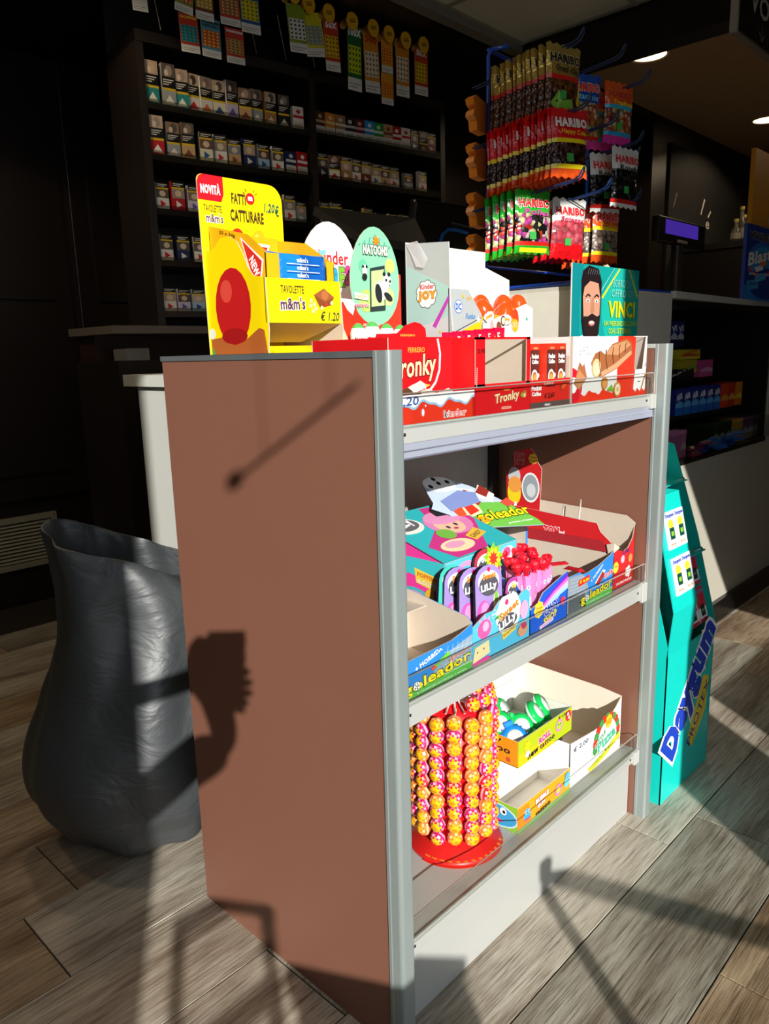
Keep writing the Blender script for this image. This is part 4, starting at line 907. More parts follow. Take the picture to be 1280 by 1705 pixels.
pk4 = pack(['#b04a9a', '#e8d24a', '#f6b4dc'], '#f4d04a', 'pink surprise lollipop pack leaning at the far end of the turquoise tray'); pk4.location = (-0.045, 0.428, Z + 0.012); pk4.rotation_euler = (-0.30, -0.1, -0.1); pk4.scale = (0.8, 0.7, 0.82)

# candy pen box
q = empty('candy_stick_box', (-0.08, 0.53, Z), 'blue box with yellow daisy and purple stripes holding pink candy sticks', 'box')
y0, y1 = 0.457, 0.606; xf = -0.016; mb = MB(); BB = M('#1d5fd8', 0.4, var=0.02)
mb.box(-0.16, xf, y0, y1, Z, Z + 0.002, CARD); mb.box(-0.16, -0.158, y0, y1, Z, Z + 0.10, BB)
mb.slab([(-0.16, y0, Z), (xf, y0, Z), (xf, y0, Z + 0.06), (-0.05, y0, Z + 0.105), (-0.16, y0, Z + 0.13)], (0, -1, 0), 0.002, BB, CARD)
mb.slab([(-0.16, y1, Z), (xf, y1, Z), (xf, y1, Z + 0.09), (-0.16, y1, Z + 0.12)], (0, 1, 0), 0.002, BB, CARD)
mb.slab([(xf, y0, Z), (xf, y1, Z), (xf, y1, Z + 0.106), (xf, y1 - 0.03, Z + 0.100), (xf, y0 + 0.05, Z + 0.082), (xf, y0 + 0.03, Z + 0.064), (xf, y0, Z + 0.055)], (1, 0, 0), 0.002, BB, CARD)
mb.build('carton', q)
a_ = MB(); a = XF(a_, xf, y0, y1, Z, Z + 0.106)
for k, c in enumerate(('#7a2ac8', '#e868c8', '#f6b8e8', '#9ad8f4')): a.poly([(0.30 + 0.02 * k, 0.56 - 0.05 * k), (0.60, 0.76 - 0.06 * k), (1, 0.97 - 0.08 * k), (1, 0.88 - 0.08 * k), (0.6, 0.70 - 0.06 * k), (0.32, 0.50 - 0.05 * k)], c)
a.flower(0.22, 0.46, 0.019, '#ffe23a', 8, 0.15); a.text('Chupa', 0.22, 0.49, w=0.17, h=0.06, col='#d8202c', bold=0.03); a.text('Chups', 0.22, 0.42, w=0.17, h=0.06, col='#d8202c', bold=0.03)
a.text('CANDY', 0.56, 0.40, w=0.42, h=0.20, col='#1d3fb8', bold=0.06, outl='#ffffff', ow=0.05, rot=0.2); a.text('SHOP', 0.52, 0.20, w=0.36, h=0.15, col='#f6e04a', bold=0.05, rot=0.2, outl='#1d3fb8'); a.circ(0.86, 0.42, 0.010, '#e8365a')
a.poly([(0.24, 0.03), (0.60, 0.10), (0.60, 0.18), (0.24, 0.10)], '#f8d8ec'); a.text('CANDY STICKS', 0.42, 0.10, w=0.3, h=0.03, col='#d03a8a', rot=0.2)
a = YF(a_, y0, -0.16, xf, Z, Z + 0.13)
for k in range(6): a.poly([(0.35, 0.80 - 0.055 * k), (0.98, 0.62 - 0.05 * k), (0.98, 0.585 - 0.05 * k), (0.35, 0.76 - 0.055 * k)], ['#7a2ac8', '#ffffff', '#e868c8', '#ffffff', '#f6b8e8', '#ffffff'][k])
a.circ(0.80, 0.22, 0.016, '#e8e04a'); a.circ(0.80, 0.22, 0.010, '#2ab0e8'); a.circ(0.8, 0.22, 0.005, '#141414'); a.circ(0.78, 0.10, 0.016, '#e83a9a')
a_.build('print', q)
cs = empty('candy_stick', (0, 0, 0), 'pink candy stick with red twisted foil top in the blue daisy box', 'sweet', 'candy sticks in the blue daisy box'); mb = MB()
mb.box(-0.006, 0.006, -0.007, 0.007, 0, 0.095, M('#e48cc8', 0.3, var=0.15)); mb.build('tube', cs)
a_ = MB(); a = XF(a_, 0.006, -0.007, 0.007, 0, 0.095); a.rect(0.15, 0.1, 0.85, 0.5, '#f6c8e8'); a.circ(0.5, 0.72, 0.005, '#ffffff'); a.circ(0.5, 0.72, 0.0022, '#2a60c8'); a.circ(0.5, 0.22, 0.004, '#ffe23a'); a_.build('print', cs)
mb = MB(); RF = M('#e0142c', 0.2, var=0.25, bump=0.6, bscale=150)
prr = [(0.007, 0.093), (0.005, 0.098), (0.010, 0.106), (0.013, 0.114), (0.009, 0.120), (0.004, 0.116), (0, 0.118)]
mb.lathe((0, 0, 0), prr, RF, 9, smooth=False); mb.build('foil_top', cs)
n_ = 0
for iy in range(7):
    for ix in range(3):
        o = cs if n_ == 0 else copy_tree(cs); n_ += 1
        o.location = (-0.045 - 0.034 * ix + rnd.uniform(-.003, .003), 0.474 + 0.0185 * iy, Z + 0.024 + 0.006 * ix + rnd.uniform(0, .004)); o.rotation_euler = (rnd.uniform(-.1, .1), rnd.uniform(-.12, .04), rnd.uniform(-.4, .4)); o['label'] = 'pink candy stick in the daisy box, %s row, %s from the near end' % (['front', 'middle', 'back'][ix], ['first', 'second', 'third', 'fourth', 'fifth', 'sixth', 'seventh'][iy])
# second goleador carton with blue swoosh
q = empty('chewy_sweet_carton', (-0.16, 0.72, Z), 'blue and grey chewy sweet carton with red price sticker, in front of the red cartoonless box', 'box')
q['label'] = 'blue and grey chewy sweet carton with red price sticker, far half of the middle shelf'
y0, y1 = 0.618, 0.826; xf = -0.020; mb = MB()
pts = [(xf, y0, Z), (xf, y1, Z), (xf, y1, Z + 0.105), (xf, y1 - 0.02, Z + 0.098), (xf, y1 - 0.07, Z + 0.086), (xf, y1 - 0.12, Z + 0.080), (xf, y0 + 0.06, Z + 0.080), (xf, y0 + 0.05, Z + 0.088), (xf, y0, Z + 0.088)]
mb.slab(pts, (1, 0, 0), 0.002, BL, CARD)
mb.box(-0.30, xf, y0, y1, Z, Z + 0.002, CARD); mb.box(-0.30, -0.298, y0, y1, Z, Z + 0.11, CARD)
mb.slab([(-0.30, y1, Z), (xf, y1, Z), (xf, y1, Z + 0.09), (-0.05, y1, Z + 0.098), (-0.30, y1, Z + 0.100)], (0, 1, 0), 0.002, M('#a3232a', 0.5), CARD)
mb.slab([(-0.04, y1 - 0.001, Z + 0.099), (-0.30, y1 - 0.001, Z + 0.101), (-0.30, y1 + 0.004, Z + 0.128), (-0.05, y1 + 0.004, Z + 0.124)], (0, -1, 0), 0.002, M('#a3232a', 0.5))
mb.box(-0.30, xf - 0.002, y0, y0 + 0.002, Z, Z + 0.085, BL)
mb.slab([(-0.035, y1, Z + 0.095), (xf, y1 + 0.001, Z + 0.10), (-0.01, y1 + 0.01, Z + 0.112), (-0.02, y1, Z + 0.124), (-0.04, y1, Z + 0.118)], (1, 0, 0), 0.0015, CARD)
mb.build('carton', q)
a_ = MB(); a = XF(a_, xf, y0, y1, Z, Z + 0.09)
a.poly([(0, 0), (0.36, 0), (0.42, 0.5), (0.36, 0.75), (0.28, 0.92), (0, 0.97)], '#8d9aa8'); a.poly([(0, 0), (0.33, 0), (0.36, 0.38), (0, 0.48)], '#5c626a')
for k in range(5): a.line([(0.02, 0.52 + 0.09 * k), (0.34, 0.50 + 0.085 * k)], 0.001, '#b8c4d0')
a.poly([(0.20, 0.62), (0.44, 0.66), (0.44, 0.82), (0.20, 0.78)], '#e02a1c'); a.text('€ 0,20', 0.32, 0.72, w=0.2, h=0.09, col='#ffe21a', bold=0.04)
a.poly([(0.56, 0.52), (0.74, 0.80), (0.80, 0.74), (0.62, 0.46)], '#ffffff'); a.poly([(0.58, 0.50), (0.73, 0.76), (0.79, 0.64), (0.64, 0.40)], '#a33026'); a.text('Cola', 0.87, 0.62, w=0.2, h=0.14, col='#e83a2a', bold=0.04, rot=0.2, outl='#ffffff')
a.text('+ MORBIDA', 0.60, 0.78, w=0.30, h=0.07, col='#ffffff', bold=0.02, rot=0.5)
goleador_front(a_, xf, y0 + 0.05, y1 - 0.002, Z + 0.001, 0.062)
a_.build('print', q)
for i in range(8):
    o = snack_bar('chewy_sweet', 0.06, 0.02, 0.008, ['#c8242e'], '', 'small red wrapped chew in the carton with the red price sticker', 'sweet', 'red chews in the blue and grey carton') if i == 0 else copy_tree(cw)
    cw = o if i == 0 else cw
    o.location = (-0.07 - 0.05 * (i % 4), 0.66 + 0.07 * (i // 4), Z + 0.065 + 0.004 * (i % 3)); o.rotation_euler = (0.1, 0.1 * (i % 3), i * 0.7); o['label'] = 'small red wrapped chew in the sticker carton, %s row, %s from the front' % (['near', 'far'][i // 4], ['first', 'second', 'third', 'fourth'][i % 4])
# tilted header card
q = empty('sweet_display_card', (-0.25, 0.58, 0.80), 'leaning display carton with printed football and fizzy sweets header above the turquoise box', 'display box')
mb = MB()
DKM = M('#1b1d20', 0.5)
mb.box(-0.42, -0.24, 0.50, 0.79, Z, Z + 0.02, CARD); mb.box(-0.42, -0.24, 0.78, 0.79, Z, Z + 0.14, CARD, {1: BL}); mb.box(-0.42, -0.24, 0.555, 0.56, Z, Z + 0.16, DKM)
def hc(u, v, h):   # header card plane leaning back
    O_ = Vector((-0.215, 0.515, 0.845)); return O_ + Vector((0.035, 0.235, -0.01)) * u + Vector((-0.12, -0.015, 0.10)) * v + Vector((0.62, -0.1, 0.75)).normalized() * h
n_h = Vector((0.62, -0.1, 0.75))
outl_ = [(0, 0.05), (1.0, -0.12), (0.98, 0.02), (0.72, 0.55), (0.52, 0.85), (0.36, 1.0), (0.10, 1.12), (-0.05, 0.95), (-0.12, 0.60), (-0.2, 0.5), (-0.06, 0.35)]
mb.slab([hc(x, y, 0) for x, y in outl_], n_h, 0.002, M('#b9c8e0', 0.4, var=0.02), DKM)
mb.slab([hc(-0.2, 0.5, -0.004), hc(0.05, 0.3, -0.004), hc(0.0, -0.3, -0.004), hc(-0.2, 0.0, -0.004)], n_h, 0.002, DKM)
mb.build('card', q)
a_ = MB(); a = Art(a_, (0, 0, 0), (0, 0.235, 0), (0, 0, 0.156), fn=lambda u, v, h: hc(u, v, h), clip=False)
a.poly([(0.0, 0.06), (1.0, -0.11), (0.98, 0.02), (0.78, 0.44), (0.45, 0.5), (0.05, 0.22)], '#6cb648')
a.ell(0.16, 0.95, 0.20, 0.16, '#ffffff'); 
for (x, y) in ((0.16, 0.97), (0.03, 0.92), (0.28, 0.98), (0.14, 1.06)): a.circ(x, y, 0.006, '#1a1a1a')
a.poly([(0.10, 0.22), (0.36, 0.30), (0.42, 0.72), (0.18, 0.66)], '#f6dcae'); a.poly([(0.18, 0.28), (0.34, 0.34), (0.30, 0.60), (0.20, 0.55)], '#d8301f'); a.poly([(0.30, 0.70), (0.40, 0.80), (0.46, 0.50), (0.38, 0.44)], '#a32a20')
a.poly([(0.45, 0.62), (0.62, 0.85), (0.72, 0.62), (0.60, 0.46)], '#f4efe2'); a.poly([(0.50, 0.70), (0.64, 0.84), (0.70, 0.70), (0.58, 0.58)], '#8c2a22'); a.poly([(0.70, 0.45), (0.84, 0.52), (0.88, 0.38), (0.74, 0.34)], '#e04a3a')
a.poly([(-0.02, 0.62), (0.3, 0.78), (0.5, 0.7), (0.44, 0.5), (0.0, 0.4)], '#7a8ac0'); a.line([(0.2, 0.85), (0.5, 0.75)], 0.003, '#ffffff'); a.poly([(0.02, 0.40), (0.16, 0.46), (0.14, 0.30), (0.04, 0.26)], '#e8502a'); a.text('goleador', 0.60, 0.20, w=0.74, h=0.24, col='#ffe81a', bold=0.025, outl='#141414', ow=0.05, rot=0.02); a.text('FIZZ', 0.26, 0.16, w=0.2, h=0.1, col='#f4a020', bold=0.05, outl='#c02a1a', ow=0.03); a.text('gommose e frizzanti', 0.72, 0.02, w=0.36, h=0.04, col='#ffffff')
a_.build('print', q)

# big red lollipop carton (plain stand-in for the pictured cat)
q = empty('lollipop_carton', (-0.2, 0.87, Z), 'large open red lollipop carton with tan inside and tall crest, by the brown end panel', 'box')
RM2 = M('#cf2127', 0.45, var=0.03); xb, xf, y0, y1 = -0.33, -0.026, 0.832, 0.948; mb = MB()
mb.slab([(xb, y0, Z), (xf, y0, Z), (xf, y0, Z + 0.118), (-0.06, y0, Z + 0.145), (-0.07, y0, Z + 0.165), (-0.30, y0, Z + 0.180), (xb, y0, Z + 0.180)], (0, -1, 0), 0.002, RM2, CARD)
mb.slab([(xb, y1, Z), (xf, y1, Z), (xf, y1, Z + 0.152), (-0.05, y1, Z + 0.168), (xb, y1, Z + 0.180)], (0, 1, 0), 0.002, RM2, CARD)
mb.slab([(xf, y0, Z), (xf, y1, Z), (xf, y1, Z + 0.15), (xf, y1 - 0.012, Z + 0.115), (xf, y1 - 0.035, Z + 0.095), (xf, y1 - 0.06, Z + 0.090), (xf, y0 + 0.025, Z + 0.100), (xf, y0, Z + 0.118)], (1, 0, 0), 0.002, RM2, CARD)
mb.box(xb, xf, y0, y1, Z, Z + 0.002, CARD); mb.box(xb, xb + 0.002, y0, y1, Z, Z + 0.18, CARD)
mb.build('carton', q)
mb = MB(); cpx = -0.022
cp = [(-0.315, 0.838, Z + 0.15), (-0.215, 0.838, Z + 0.15), (-0.210, 0.838, Z + 0.285), (-0.222, 0.838, Z + 0.300), (-0.232, 0.838, Z + 0.325), (-0.245, 0.838, Z + 0.335), (-0.290, 0.838, Z + 0.325), (-0.298, 0.838, Z + 0.312), (-0.296, 0.838, Z + 0.285), (-0.318, 0.838, Z + 0.270)]
cp = [(x + cpx, y, z) for x, y, z in cp]; mb.slab(cp, (0, -1, 0), 0.002, RM2, CARD); mb.build('crest', q)
a_ = MB(); a = YF(a_, 0.838, -0.337, -0.232, Z + 0.15, Z + 0.33)
a.text('TOM', 0.34, 0.90, w=0.30, h=0.10, col='#d8202c', bold=0.06, outl='#f6e8e8', ow=0.04); a.text('JERRY', 0.36, 0.80, w=0.32, h=0.08, col='#d8202c', bold=0.06, outl='#f6e8e8', ow=0.04)
a.flower(0.76, 0.88, 0.014, '#ffd83a', 8, 0.15); a.text('Chupa', 0.76, 0.90, w=0.2, h=0.045, col='#d8202c', bold=0.02); a.text('Chups', 0.76, 0.85, w=0.2, h=0.045, col='#d8202c', bold=0.02)
a.ell(0.22, 0.60, 0.18, 0.14, '#c8ccd0'); a.ell(0.22, 0.36, 0.20, 0.18, '#f6d822'); a.ell(0.24, 0.48, 0.20, 0.12, '#f0a048'); a.rect(0.22, 0.04, 0.30, 0.22, '#ffffff')
a.ell(0.70, 0.46, 0.26, 0.22, '#f2f4f4'); a.ell(0.70, 0.46, 0.22, 0.19, '#9aa4ac'); a.ell(0.72, 0.42, 0.13, 0.10, '#d4dadd')
a.text('CHUPA SURPRISE', 0.62, 0.12, w=0.56, h=0.05, col='#ffffff', bold=0.02)
a = YF(a_, y0, xb, xf, Z, Z + 0.15)
a.text('TOM', 0.44, 0.86, w=0.15, h=0.15, col='#d8202c', bold=0.06, outl='#ffffff', ow=0.05); a.text('and', 0.54, 0.86, w=0.05, h=0.06, col='#ffffff', bold=0.04); a.text('JERRY', 0.50, 0.68, w=0.19, h=0.15, col='#d8202c', bold=0.06, outl='#ffffff', ow=0.05)
a.flower(0.66, 0.72, 0.016, '#ffd83a', 8, 0.15); a.text('Chupa', 0.66, 0.76, w=0.075, h=0.06, col='#d8202c', bold=0.02); a.text('Chups', 0.66, 0.68, w=0.075, h=0.06, col='#d8202c', bold=0.02)
a.ell(0.82, 0.58, 0.13, 0.24, '#d8eef6'); a.ell(0.82, 0.56, 0.11, 0.20, '#8cc4dc'); a.ell(0.10, 0.80, 0.05, 0.10, '#f8e4e0'); a.ell(0.10, 0.80, 0.035, 0.07, '#c88a5a')
a = XF(a_, xf, y0, y1, Z, Z + 0.118); a.circ(0.16, 0.48, 0.014, '#ffd83a'); a.text('Chupa', 0.16, 0.5, w=0.18, h=0.06, col='#d8202c', bold=0.02); a.circ(0.46, 0.6, 0.010, '#f8b8cc'); a.text('SURPRISE', 0.55, 0.10, w=0.7, h=0.05, col='#ffffff', bold=0.02)
a.text('1,80', 0.60, 0.74, w=0.28, h=0.10, col='#3a2a8a', shear=0.2); a.flower(0.72, 0.28, 0.016, '#f6f2ea', 5, 0.3); a.circ(0.80, 0.56, 0.011, '#c98a4a')
a_.build('print', q)
lo = empty('lollipop', (-0.16, 0.90, Z + 0.1), 'wrapped lollipop with white stick poking up in the big red carton', 'sweet', 'lollipops poking up in the big red carton')
def lolly_ball(r, base, ring, face):
    """ball with its label on +X"""
    mb = MB(); seg, rings = 14, 10; vs = []; 
    for i in range(rings + 1):
        t = pi * i / rings
        for k in range(seg):
            a0 = 2 * pi * k / seg; wob = 1 + (0.05 * (k % 2) if 3 < i < rings else 0)
            vs.append((r * cos(t) * 0.96, r * wob * sin(t) * cos(a0), r * wob * sin(t) * sin(a0)))
    for i in range(rings):
        mt = face if i < 2 else (ring if i == 3 else base)
        for k in range(seg):
            mm = mt
            if i == 2 and k % 2: mm = face
            if i == 3 and k % 2: mm = base
            if i == 5: mm = ring
            mb.add([vs[i * seg + k], vs[i * seg + (k + 1) % seg], vs[(i + 1) * seg + (k + 1) % seg], vs[(i + 1) * seg + k]], [(0, 1, 2, 3)], mm, True)
    return mb
FACE = M('#f6b414', 0.2, var=0.25, scale=160)
kinds = [('magenta', lolly_ball(0.0158, M('#d0206a', 0.15, var=0.2, bump=0.4, bscale=160), M('#f2b0c8', 0.2), FACE)),
         ('orange', lolly_ball(0.0158, M('#f0803a', 0.15, var=0.2, bump=0.4, bscale=160), M('#ffc890', 0.2), FACE)),
         ('red', lolly_ball(0.0158, M('#d01c34', 0.15, var=0.2, bump=0.4, bscale=160), M('#f0a8a0', 0.2), FACE))]
def make_lolly(mbk, name='lollipop'):
    o = mbk.build(name)
    a_ = MB(); a = Art(a_, (0.0156, -0.006, -0.006), (0, 0.012, 0), (0, 0, 0.012)); a.text('Chupa', 0.5, 0.66, w=0.8, h=0.22, col='#c8401c', bold=0.03); a.text('Chups', 0.5, 0.36, w=0.8, h=0.22, col='#c8401c', bold=0.03)
    p_ = a_.build('print', o)
    s_ = MB().tube([(-0.013, 0, 0), (-0.062, 0, 0)], 0.0019, M('#f6f4ee', 0.4), 6).build('stick', o)
    return o
o = kinds[0][1].build('candy'); o.parent = lo; o.location = (0, 0, 0); o.rotation_euler = (0, -0.9, 0.6)
MB().tube([(-0.162, 0.90, Z + 0.10), (-0.150, 0.895, Z + 0.205)], 0.0022, M('#f6f4ee', 0.4), 6).build('stick', lo)
l2 = copy_tree(lo); l2.location = (-0.20, 0.885, Z + 0.085); l2['label'] = 'shorter white stick lollipop at the back of the big red carton'
# ================================================================== BOTTOM SHELF (z = 0.195)
Z = 0.1955
TC = Vector((-0.13, 0.345, Z))
q = empty('lollipop_tower', tuple(TC), 'red cylindrical lollipop tower standing on a wide red printed base, bottom shelf', 'display stand')
mb = MB(); RP = M('#e2141e', 0.3, var=0.05)
mb.lathe(TC, [(0.0, 0.002), (0.062, 0.002), (0.062, 0.315), (0.0, 0.335)], RP, 28); mb.build('drum', q)
mb = MB(); mb.lathe(TC, [(0.0, 0.0), (0.102, 0.0), (0.104, 0.006), (0.100, 0.010), (0.066, 0.030), (0.062, 0.032)], M('#c81f1c', 0.35, var=0.1), 40); mb.build('base', q)
mb = MB(); pts = []
for k in range(15):
    a0 = radians(-92 + k * 9.5); pts.append(TC + Vector((0.106 * cos(a0), 0.106 * sin(a0), 0.001)))
mb.slab([p for p in pts] + [TC + Vector((0.03, 0.0, 0.001))], (0, 0, 1), 0.001, M('#d8321e', 0.35))
for k in range(13):
    a0 = radians(-86 + k * 9.5); p = TC + Vector((0.098 * cos(a0), 0.098 * sin(a0), 0.0015))
    a = Art(mb, p + Vector((-0.008, -0.004, 0.0095)), (0.016, 0, 0), (0, 0.008, 0)); a.rect(0.1, 0.1, 0.9, 0.9, '#f09a2a')
mb.build('printed_rim', q)
protos = [make_lolly(k[1]) for k in kinds]
LL = {0: 'magenta wrapped lollipop with yellow daisy label stuck in the red tower', 1: 'orange wrapped lollipop with yellow daisy label stuck in the red tower', 2: 'red wrapped lollipop with yellow daisy label stuck in the red tower'}
for i, p in enumerate(protos): tag(p, LL[i], 'sweet', '%s lollipops in the tower' % kinds[i][0])
used = [False] * 3; rl = random.Random(11)
def place_lolly(k, pos, rot, lab=None):
    if not used[k]: o = protos[k]; used[k] = True
    else: o = copy_tree(protos[k])
    o.location = pos; o.rotation_euler = rot
    if lab: o['label'] = '%s wrapped lollipop, %s' % (kinds[k][0], lab)
ncol = 14
ordn_ = ['first', 'second', 'third', 'fourth', 'fifth', 'sixth', 'seventh', 'eighth', 'ninth', 'tenth', 'eleventh', 'twelfth', 'thirteenth', 'fourteenth']
vis_ = [c for c in range(ncol) if cos(radians(-128) + c * 2 * pi / ncol - radians(-46)) >= -0.45]
vis_.sort(key=lambda c: cos(radians(-128) + c * 2 * pi / ncol - radians(43.6)))
corder = {c: i for i, c in enumerate(vis_)}
for c in range(ncol):
    a0 = radians(-128) + c * 2 * pi / ncol
    if cos(a0 - radians(-46)) < -0.45: continue
    for r_ in range(10):
        zz = Z + 0.050 + 0.0288 * r_ + (0.006 if c % 2 else 0.0)
        k = rl.choice([0, 0, 2, 1]); 
        if (c in (1, 4) and rl.random() < 0.6) or (c == 5 and r_ > 5): k = 1
        place_lolly(k, (TC.x + 0.0825 * cos(a0) + rl.uniform(-.001, .001), TC.y + 0.0825 * sin(a0), zz + rl.uniform(-.002, .002)), (rl.uniform(-.6, .6), rl.uniform(-0.25, 0.35), a0 + rl.uniform(-.25, .25)), '%s row from the top, %s column from the left of the tower' % (ordn_[9 - r_], ordn_[corder[c]]))
for k_, (r_, z_, angs) in enumerate(((0.074, 0.348, [radians(x) for x in range(-20, 110, 24)]), (0.055, 0.372, [radians(x) for x in range(0, 110, 30)]))):
    for j_, a0 in enumerate(angs): place_lolly(rl.choice([0, 2]), (TC.x + r_ * cos(a0), TC.y + r_ * sin(a0), Z + z_), (0, -0.25, a0), '%s lying in the %s ring on top of the tower' % (ordn_[j_], ['outer', 'inner'][k_]))
mb = MB()
for k in range(9):
    a0 = radians(-120 + k * 18); 
    mb.tube([TC + Vector((0.012 * cos(a0), 0.012 * sin(a0), 0.345)), TC + Vector((0.062 * cos(a0), 0.062 * sin(a0), 0.325))], 0.002, M('#f6f4ee', 0.4), 6)
sp_ = mb.build('spare_sticks', q); sp_['kind'] = 'stuff'
mb = MB(); # clear film wrap
for k in range(7):
    pass
# tape-roll gum trays
def gum_tray(z0, empty_label, y0=0.444, y1=0.668, xb=-0.20, xf=-0.032, new=False, cols=('#f0a81c', '#e8b41c')):
    q = empty('bubblegum_tray', ((xb + xf) / 2, (y0 + y1) / 2, z0), empty_label, 'box')
    h = 0.062; mb = carton(xb, xf, y0, y1, z0, h, h + 0.02, h, h, cols[0], inner=M('#ebe7df', 0.5, var=0.03), outs={'l': cols[1]}); mb.build('carton', q)
    a_ = MB(); a = XF(a_, xf, y0, y1, z0, z0 + h)
    if new:
        a.poly([(0, 0.0), (0.55, 0.0), (1, 0.75), (1, 1), (0.0, 1)], '#b9c81e'); a.poly([(0, 0), (0.7, 0), (0.45, 0.4), (0, 0.5)], '#f6c81c')
        a.text('new', 0.26, 0.20, w=0.20, h=0.20, col='#141414', bold=0.05, rot=0.1, outl='#f6e21c'); a.text('tattoo', 0.52, 0.28, w=0.28, h=0.20, col='#2a2a2a', bold=0.03, rot=0.1)
        a.text('mini', 0.44, 0.76, w=0.14, h=0.12, col='#f6e21c', bold=0.05, outl='#2a6a20', ow=0.04); a.text('ROLL', 0.47, 0.54, w=0.22, h=0.26, col='#e83a8c', bold=0.07, rot=0.12, outl='#ffffff')
        a.circ(0.74, 0.60, 0.0155, '#f48ac0'); a.circ(0.74, 0.60, 0.010, '#a8d83a'); a.circ(0.725, 0.64, 0.002, '#141414'); a.circ(0.76, 0.64, 0.002, '#141414')
        a.ell(0.92, 0.74, 0.055, 0.22, '#e02a48'); a.circ(0.91, 0.82, 0.004, '#ffffff'); a.circ(0.93, 0.66, 0.004, '#ffffff'); a.flower(0.14, 0.66, 0.013, '#f6e21c', 6, 0.4); a.poly([(0.10, 0.35), (0.15, 0.5), (0.2, 0.35), (0.15, 0.2)], '#f6f2e8')
        a.text('€ 1,50', 0.80, 0.90, w=0.16, h=0.12, col='#1c1c1c', shear=0.2)
        a = YF(a_, y0, xb, xf, z0, z0 + h); a.text('new', 0.50, 0.80, w=0.5, h=0.20, col='#2a1408', bold=0.06, outl='#f6c41c'); a.text('tattoo', 0.62, 0.52, w=0.52, h=0.22, col='#2a2a2a', bold=0.03)
        a.circ(0.55, 0.2, 0.006, '#6a9ac8'); a.circ(0.85, 0.2, 0.006, '#c8503a')
    else:
        a.rect(0, 0.0, 1, 0.16, '#7cc83a'); a.poly([(0.0, 0.1), (0.25, 0.1), (0.2, 0.9), (0, 0.9)], '#f08a1c')
        a.circ(0.17, 0.50, 0.014, '#3ab0e0'); a.circ(0.15, 0.58, 0.0042, '#ffffff'); a.circ(0.20, 0.58, 0.0042, '#ffffff'); a.circ(0.155, 0.58, 0.0018, '#141414'); a.circ(0.205, 0.58, 0.0018, '#141414'); a.rect(0.12, 0.28, 0.23, 0.34, '#e83a8c')
        a.text('BUBBLE', 0.44, 0.74, w=0.24, h=0.2, col='#f6f2f0', bold=0.06, outl='#e03a6a', ow=0.05, rot=0.08); a.text('GUM', 0.42, 0.50, w=0.14, h=0.16, col='#f6f2f0', bold=0.06, outl='#e03a6a', ow=0.05, rot=0.08)
        a.text('tattoo', 0.46, 0.24, w=0.28, h=0.18, col='#2a1c10', bold=0.04, rot=0.1); a.circ(0.75, 0.5, 0.0150, '#f08ac0'); a.circ(0.75, 0.5, 0.0085, '#f6d83a'); a.circ(0.92, 0.55, 0.013, '#7ad0e8'); a.ell(0.93, 0.8, 0.05, 0.14, '#5ab8e8')
        a = YF(a_, y0, xb, xf, z0, z0 + h); a.rect(0, 0, 1, 1, '#8cc63a'); a.ell(0.66, 0.45, 0.36, 0.46, '#d8ecf6'); a.ell(0.66, 0.45, 0.33, 0.41, '#3aa8e0'); a.circ(0.60, 0.60, 0.011, '#ffffff'); a.circ(0.78, 0.66, 0.009, '#ffffff'); a.circ(0.62, 0.58, 0.004, '#141414'); a.circ(0.79, 0.64, 0.004, '#141414'); a.ell(0.64, 0.24, 0.14, 0.07, '#e83a7a')
    a_.build('print', q); return q
q = gum_tray(Z, 'lower orange and green bubblegum tray, empty, at the front of the bottom shelf')
q2 = gum_tray(0.3555, 'upper yellow-green new tattoo gum tray full of green capsules', new=True, cols=('#b9c81e', '#f0951c'))
# white carton that carries the upper tray
q = empty('white_carton', (-0.14, 0.56, Z), 'plain white folded carton standing between the two bubblegum trays', 'box')
mb = MB(); WC = M('#f1eee6', 0.55, var=0.02); mb.box(-0.198, -0.10, 0.447, 0.665, Z + 0.02, 0.354, WC, {1: WC})
mb2 = MB(); mb2.slab([(-0.198, 0.450, 0.354), (-0.036, 0.450, 0.354), (-0.198, 0.450, 0.30)], (0, -1, 0), 0.002, WC)
mb = MB(); mb.box(-0.198, -0.120, 0.448, 0.664, Z + 0.0025, 0.3545, WC); mb.build('carton', q)
a_ = MB(); a = XF(a_, -0.120, 0.448, 0.664, Z + 0.0025, 0.3545); a.poly([(0.70, 0.72), (0.86, 0.80), (0.98, 0.76), (0.95, 0.6), (0.84, 0.66)], '#8cc63a'); a.poly([(0.74, 0.70), (0.86, 0.76), (0.94, 0.72), (0.86, 0.64)], '#e03a2a'); a.line([(0.6, 0.3), (0.75, 0.5), (0.92, 0.52)], 0.0015, '#2a7a3a'); a_.build('print', q)
# capsules
def capsule(col, label, group=None):
    q = empty('gum_capsule', (0, 0, 0), label, 'sweet', group); CM = M(col, 0.12, var=0.03)
    pr = [(0.0, -0.014), (0.022, -0.014), (0.030, -0.009), (0.0325, -0.003), (0.0325, 0.003), (0.030, 0.009), (0.022, 0.014), (0.0, 0.014)]
    mb = MB(); mb.lathe((0, 0, 0), pr, CM, 24, 'X'); mb.build('case', q)
    mb = MB(); mb.lathe((0, 0, 0), [(0.0330, -0.0025), (0.0338, 0), (0.0330, 0.0025)], M('#f2f4f0', 0.3), 24, 'X'); mb.build('seam', q)
    mb = MB(); mb.box(-0.012, 0.012, -0.012, 0.012, 0.028, 0.042, CM); mb.build('snap_tab', q, bevel=0.004)
    mb = MB(); mb.lathe((0.0142, 0, 0), [(0.020, 0), (0.020, 0.0006), (0.0, 0.0008)], M('#dfe6e4', 0.25), 20, 'X'); mb.build('sticker', q)
    return q
cg = capsule('#18c05a', '', 'green gum capsules in the upper tray')
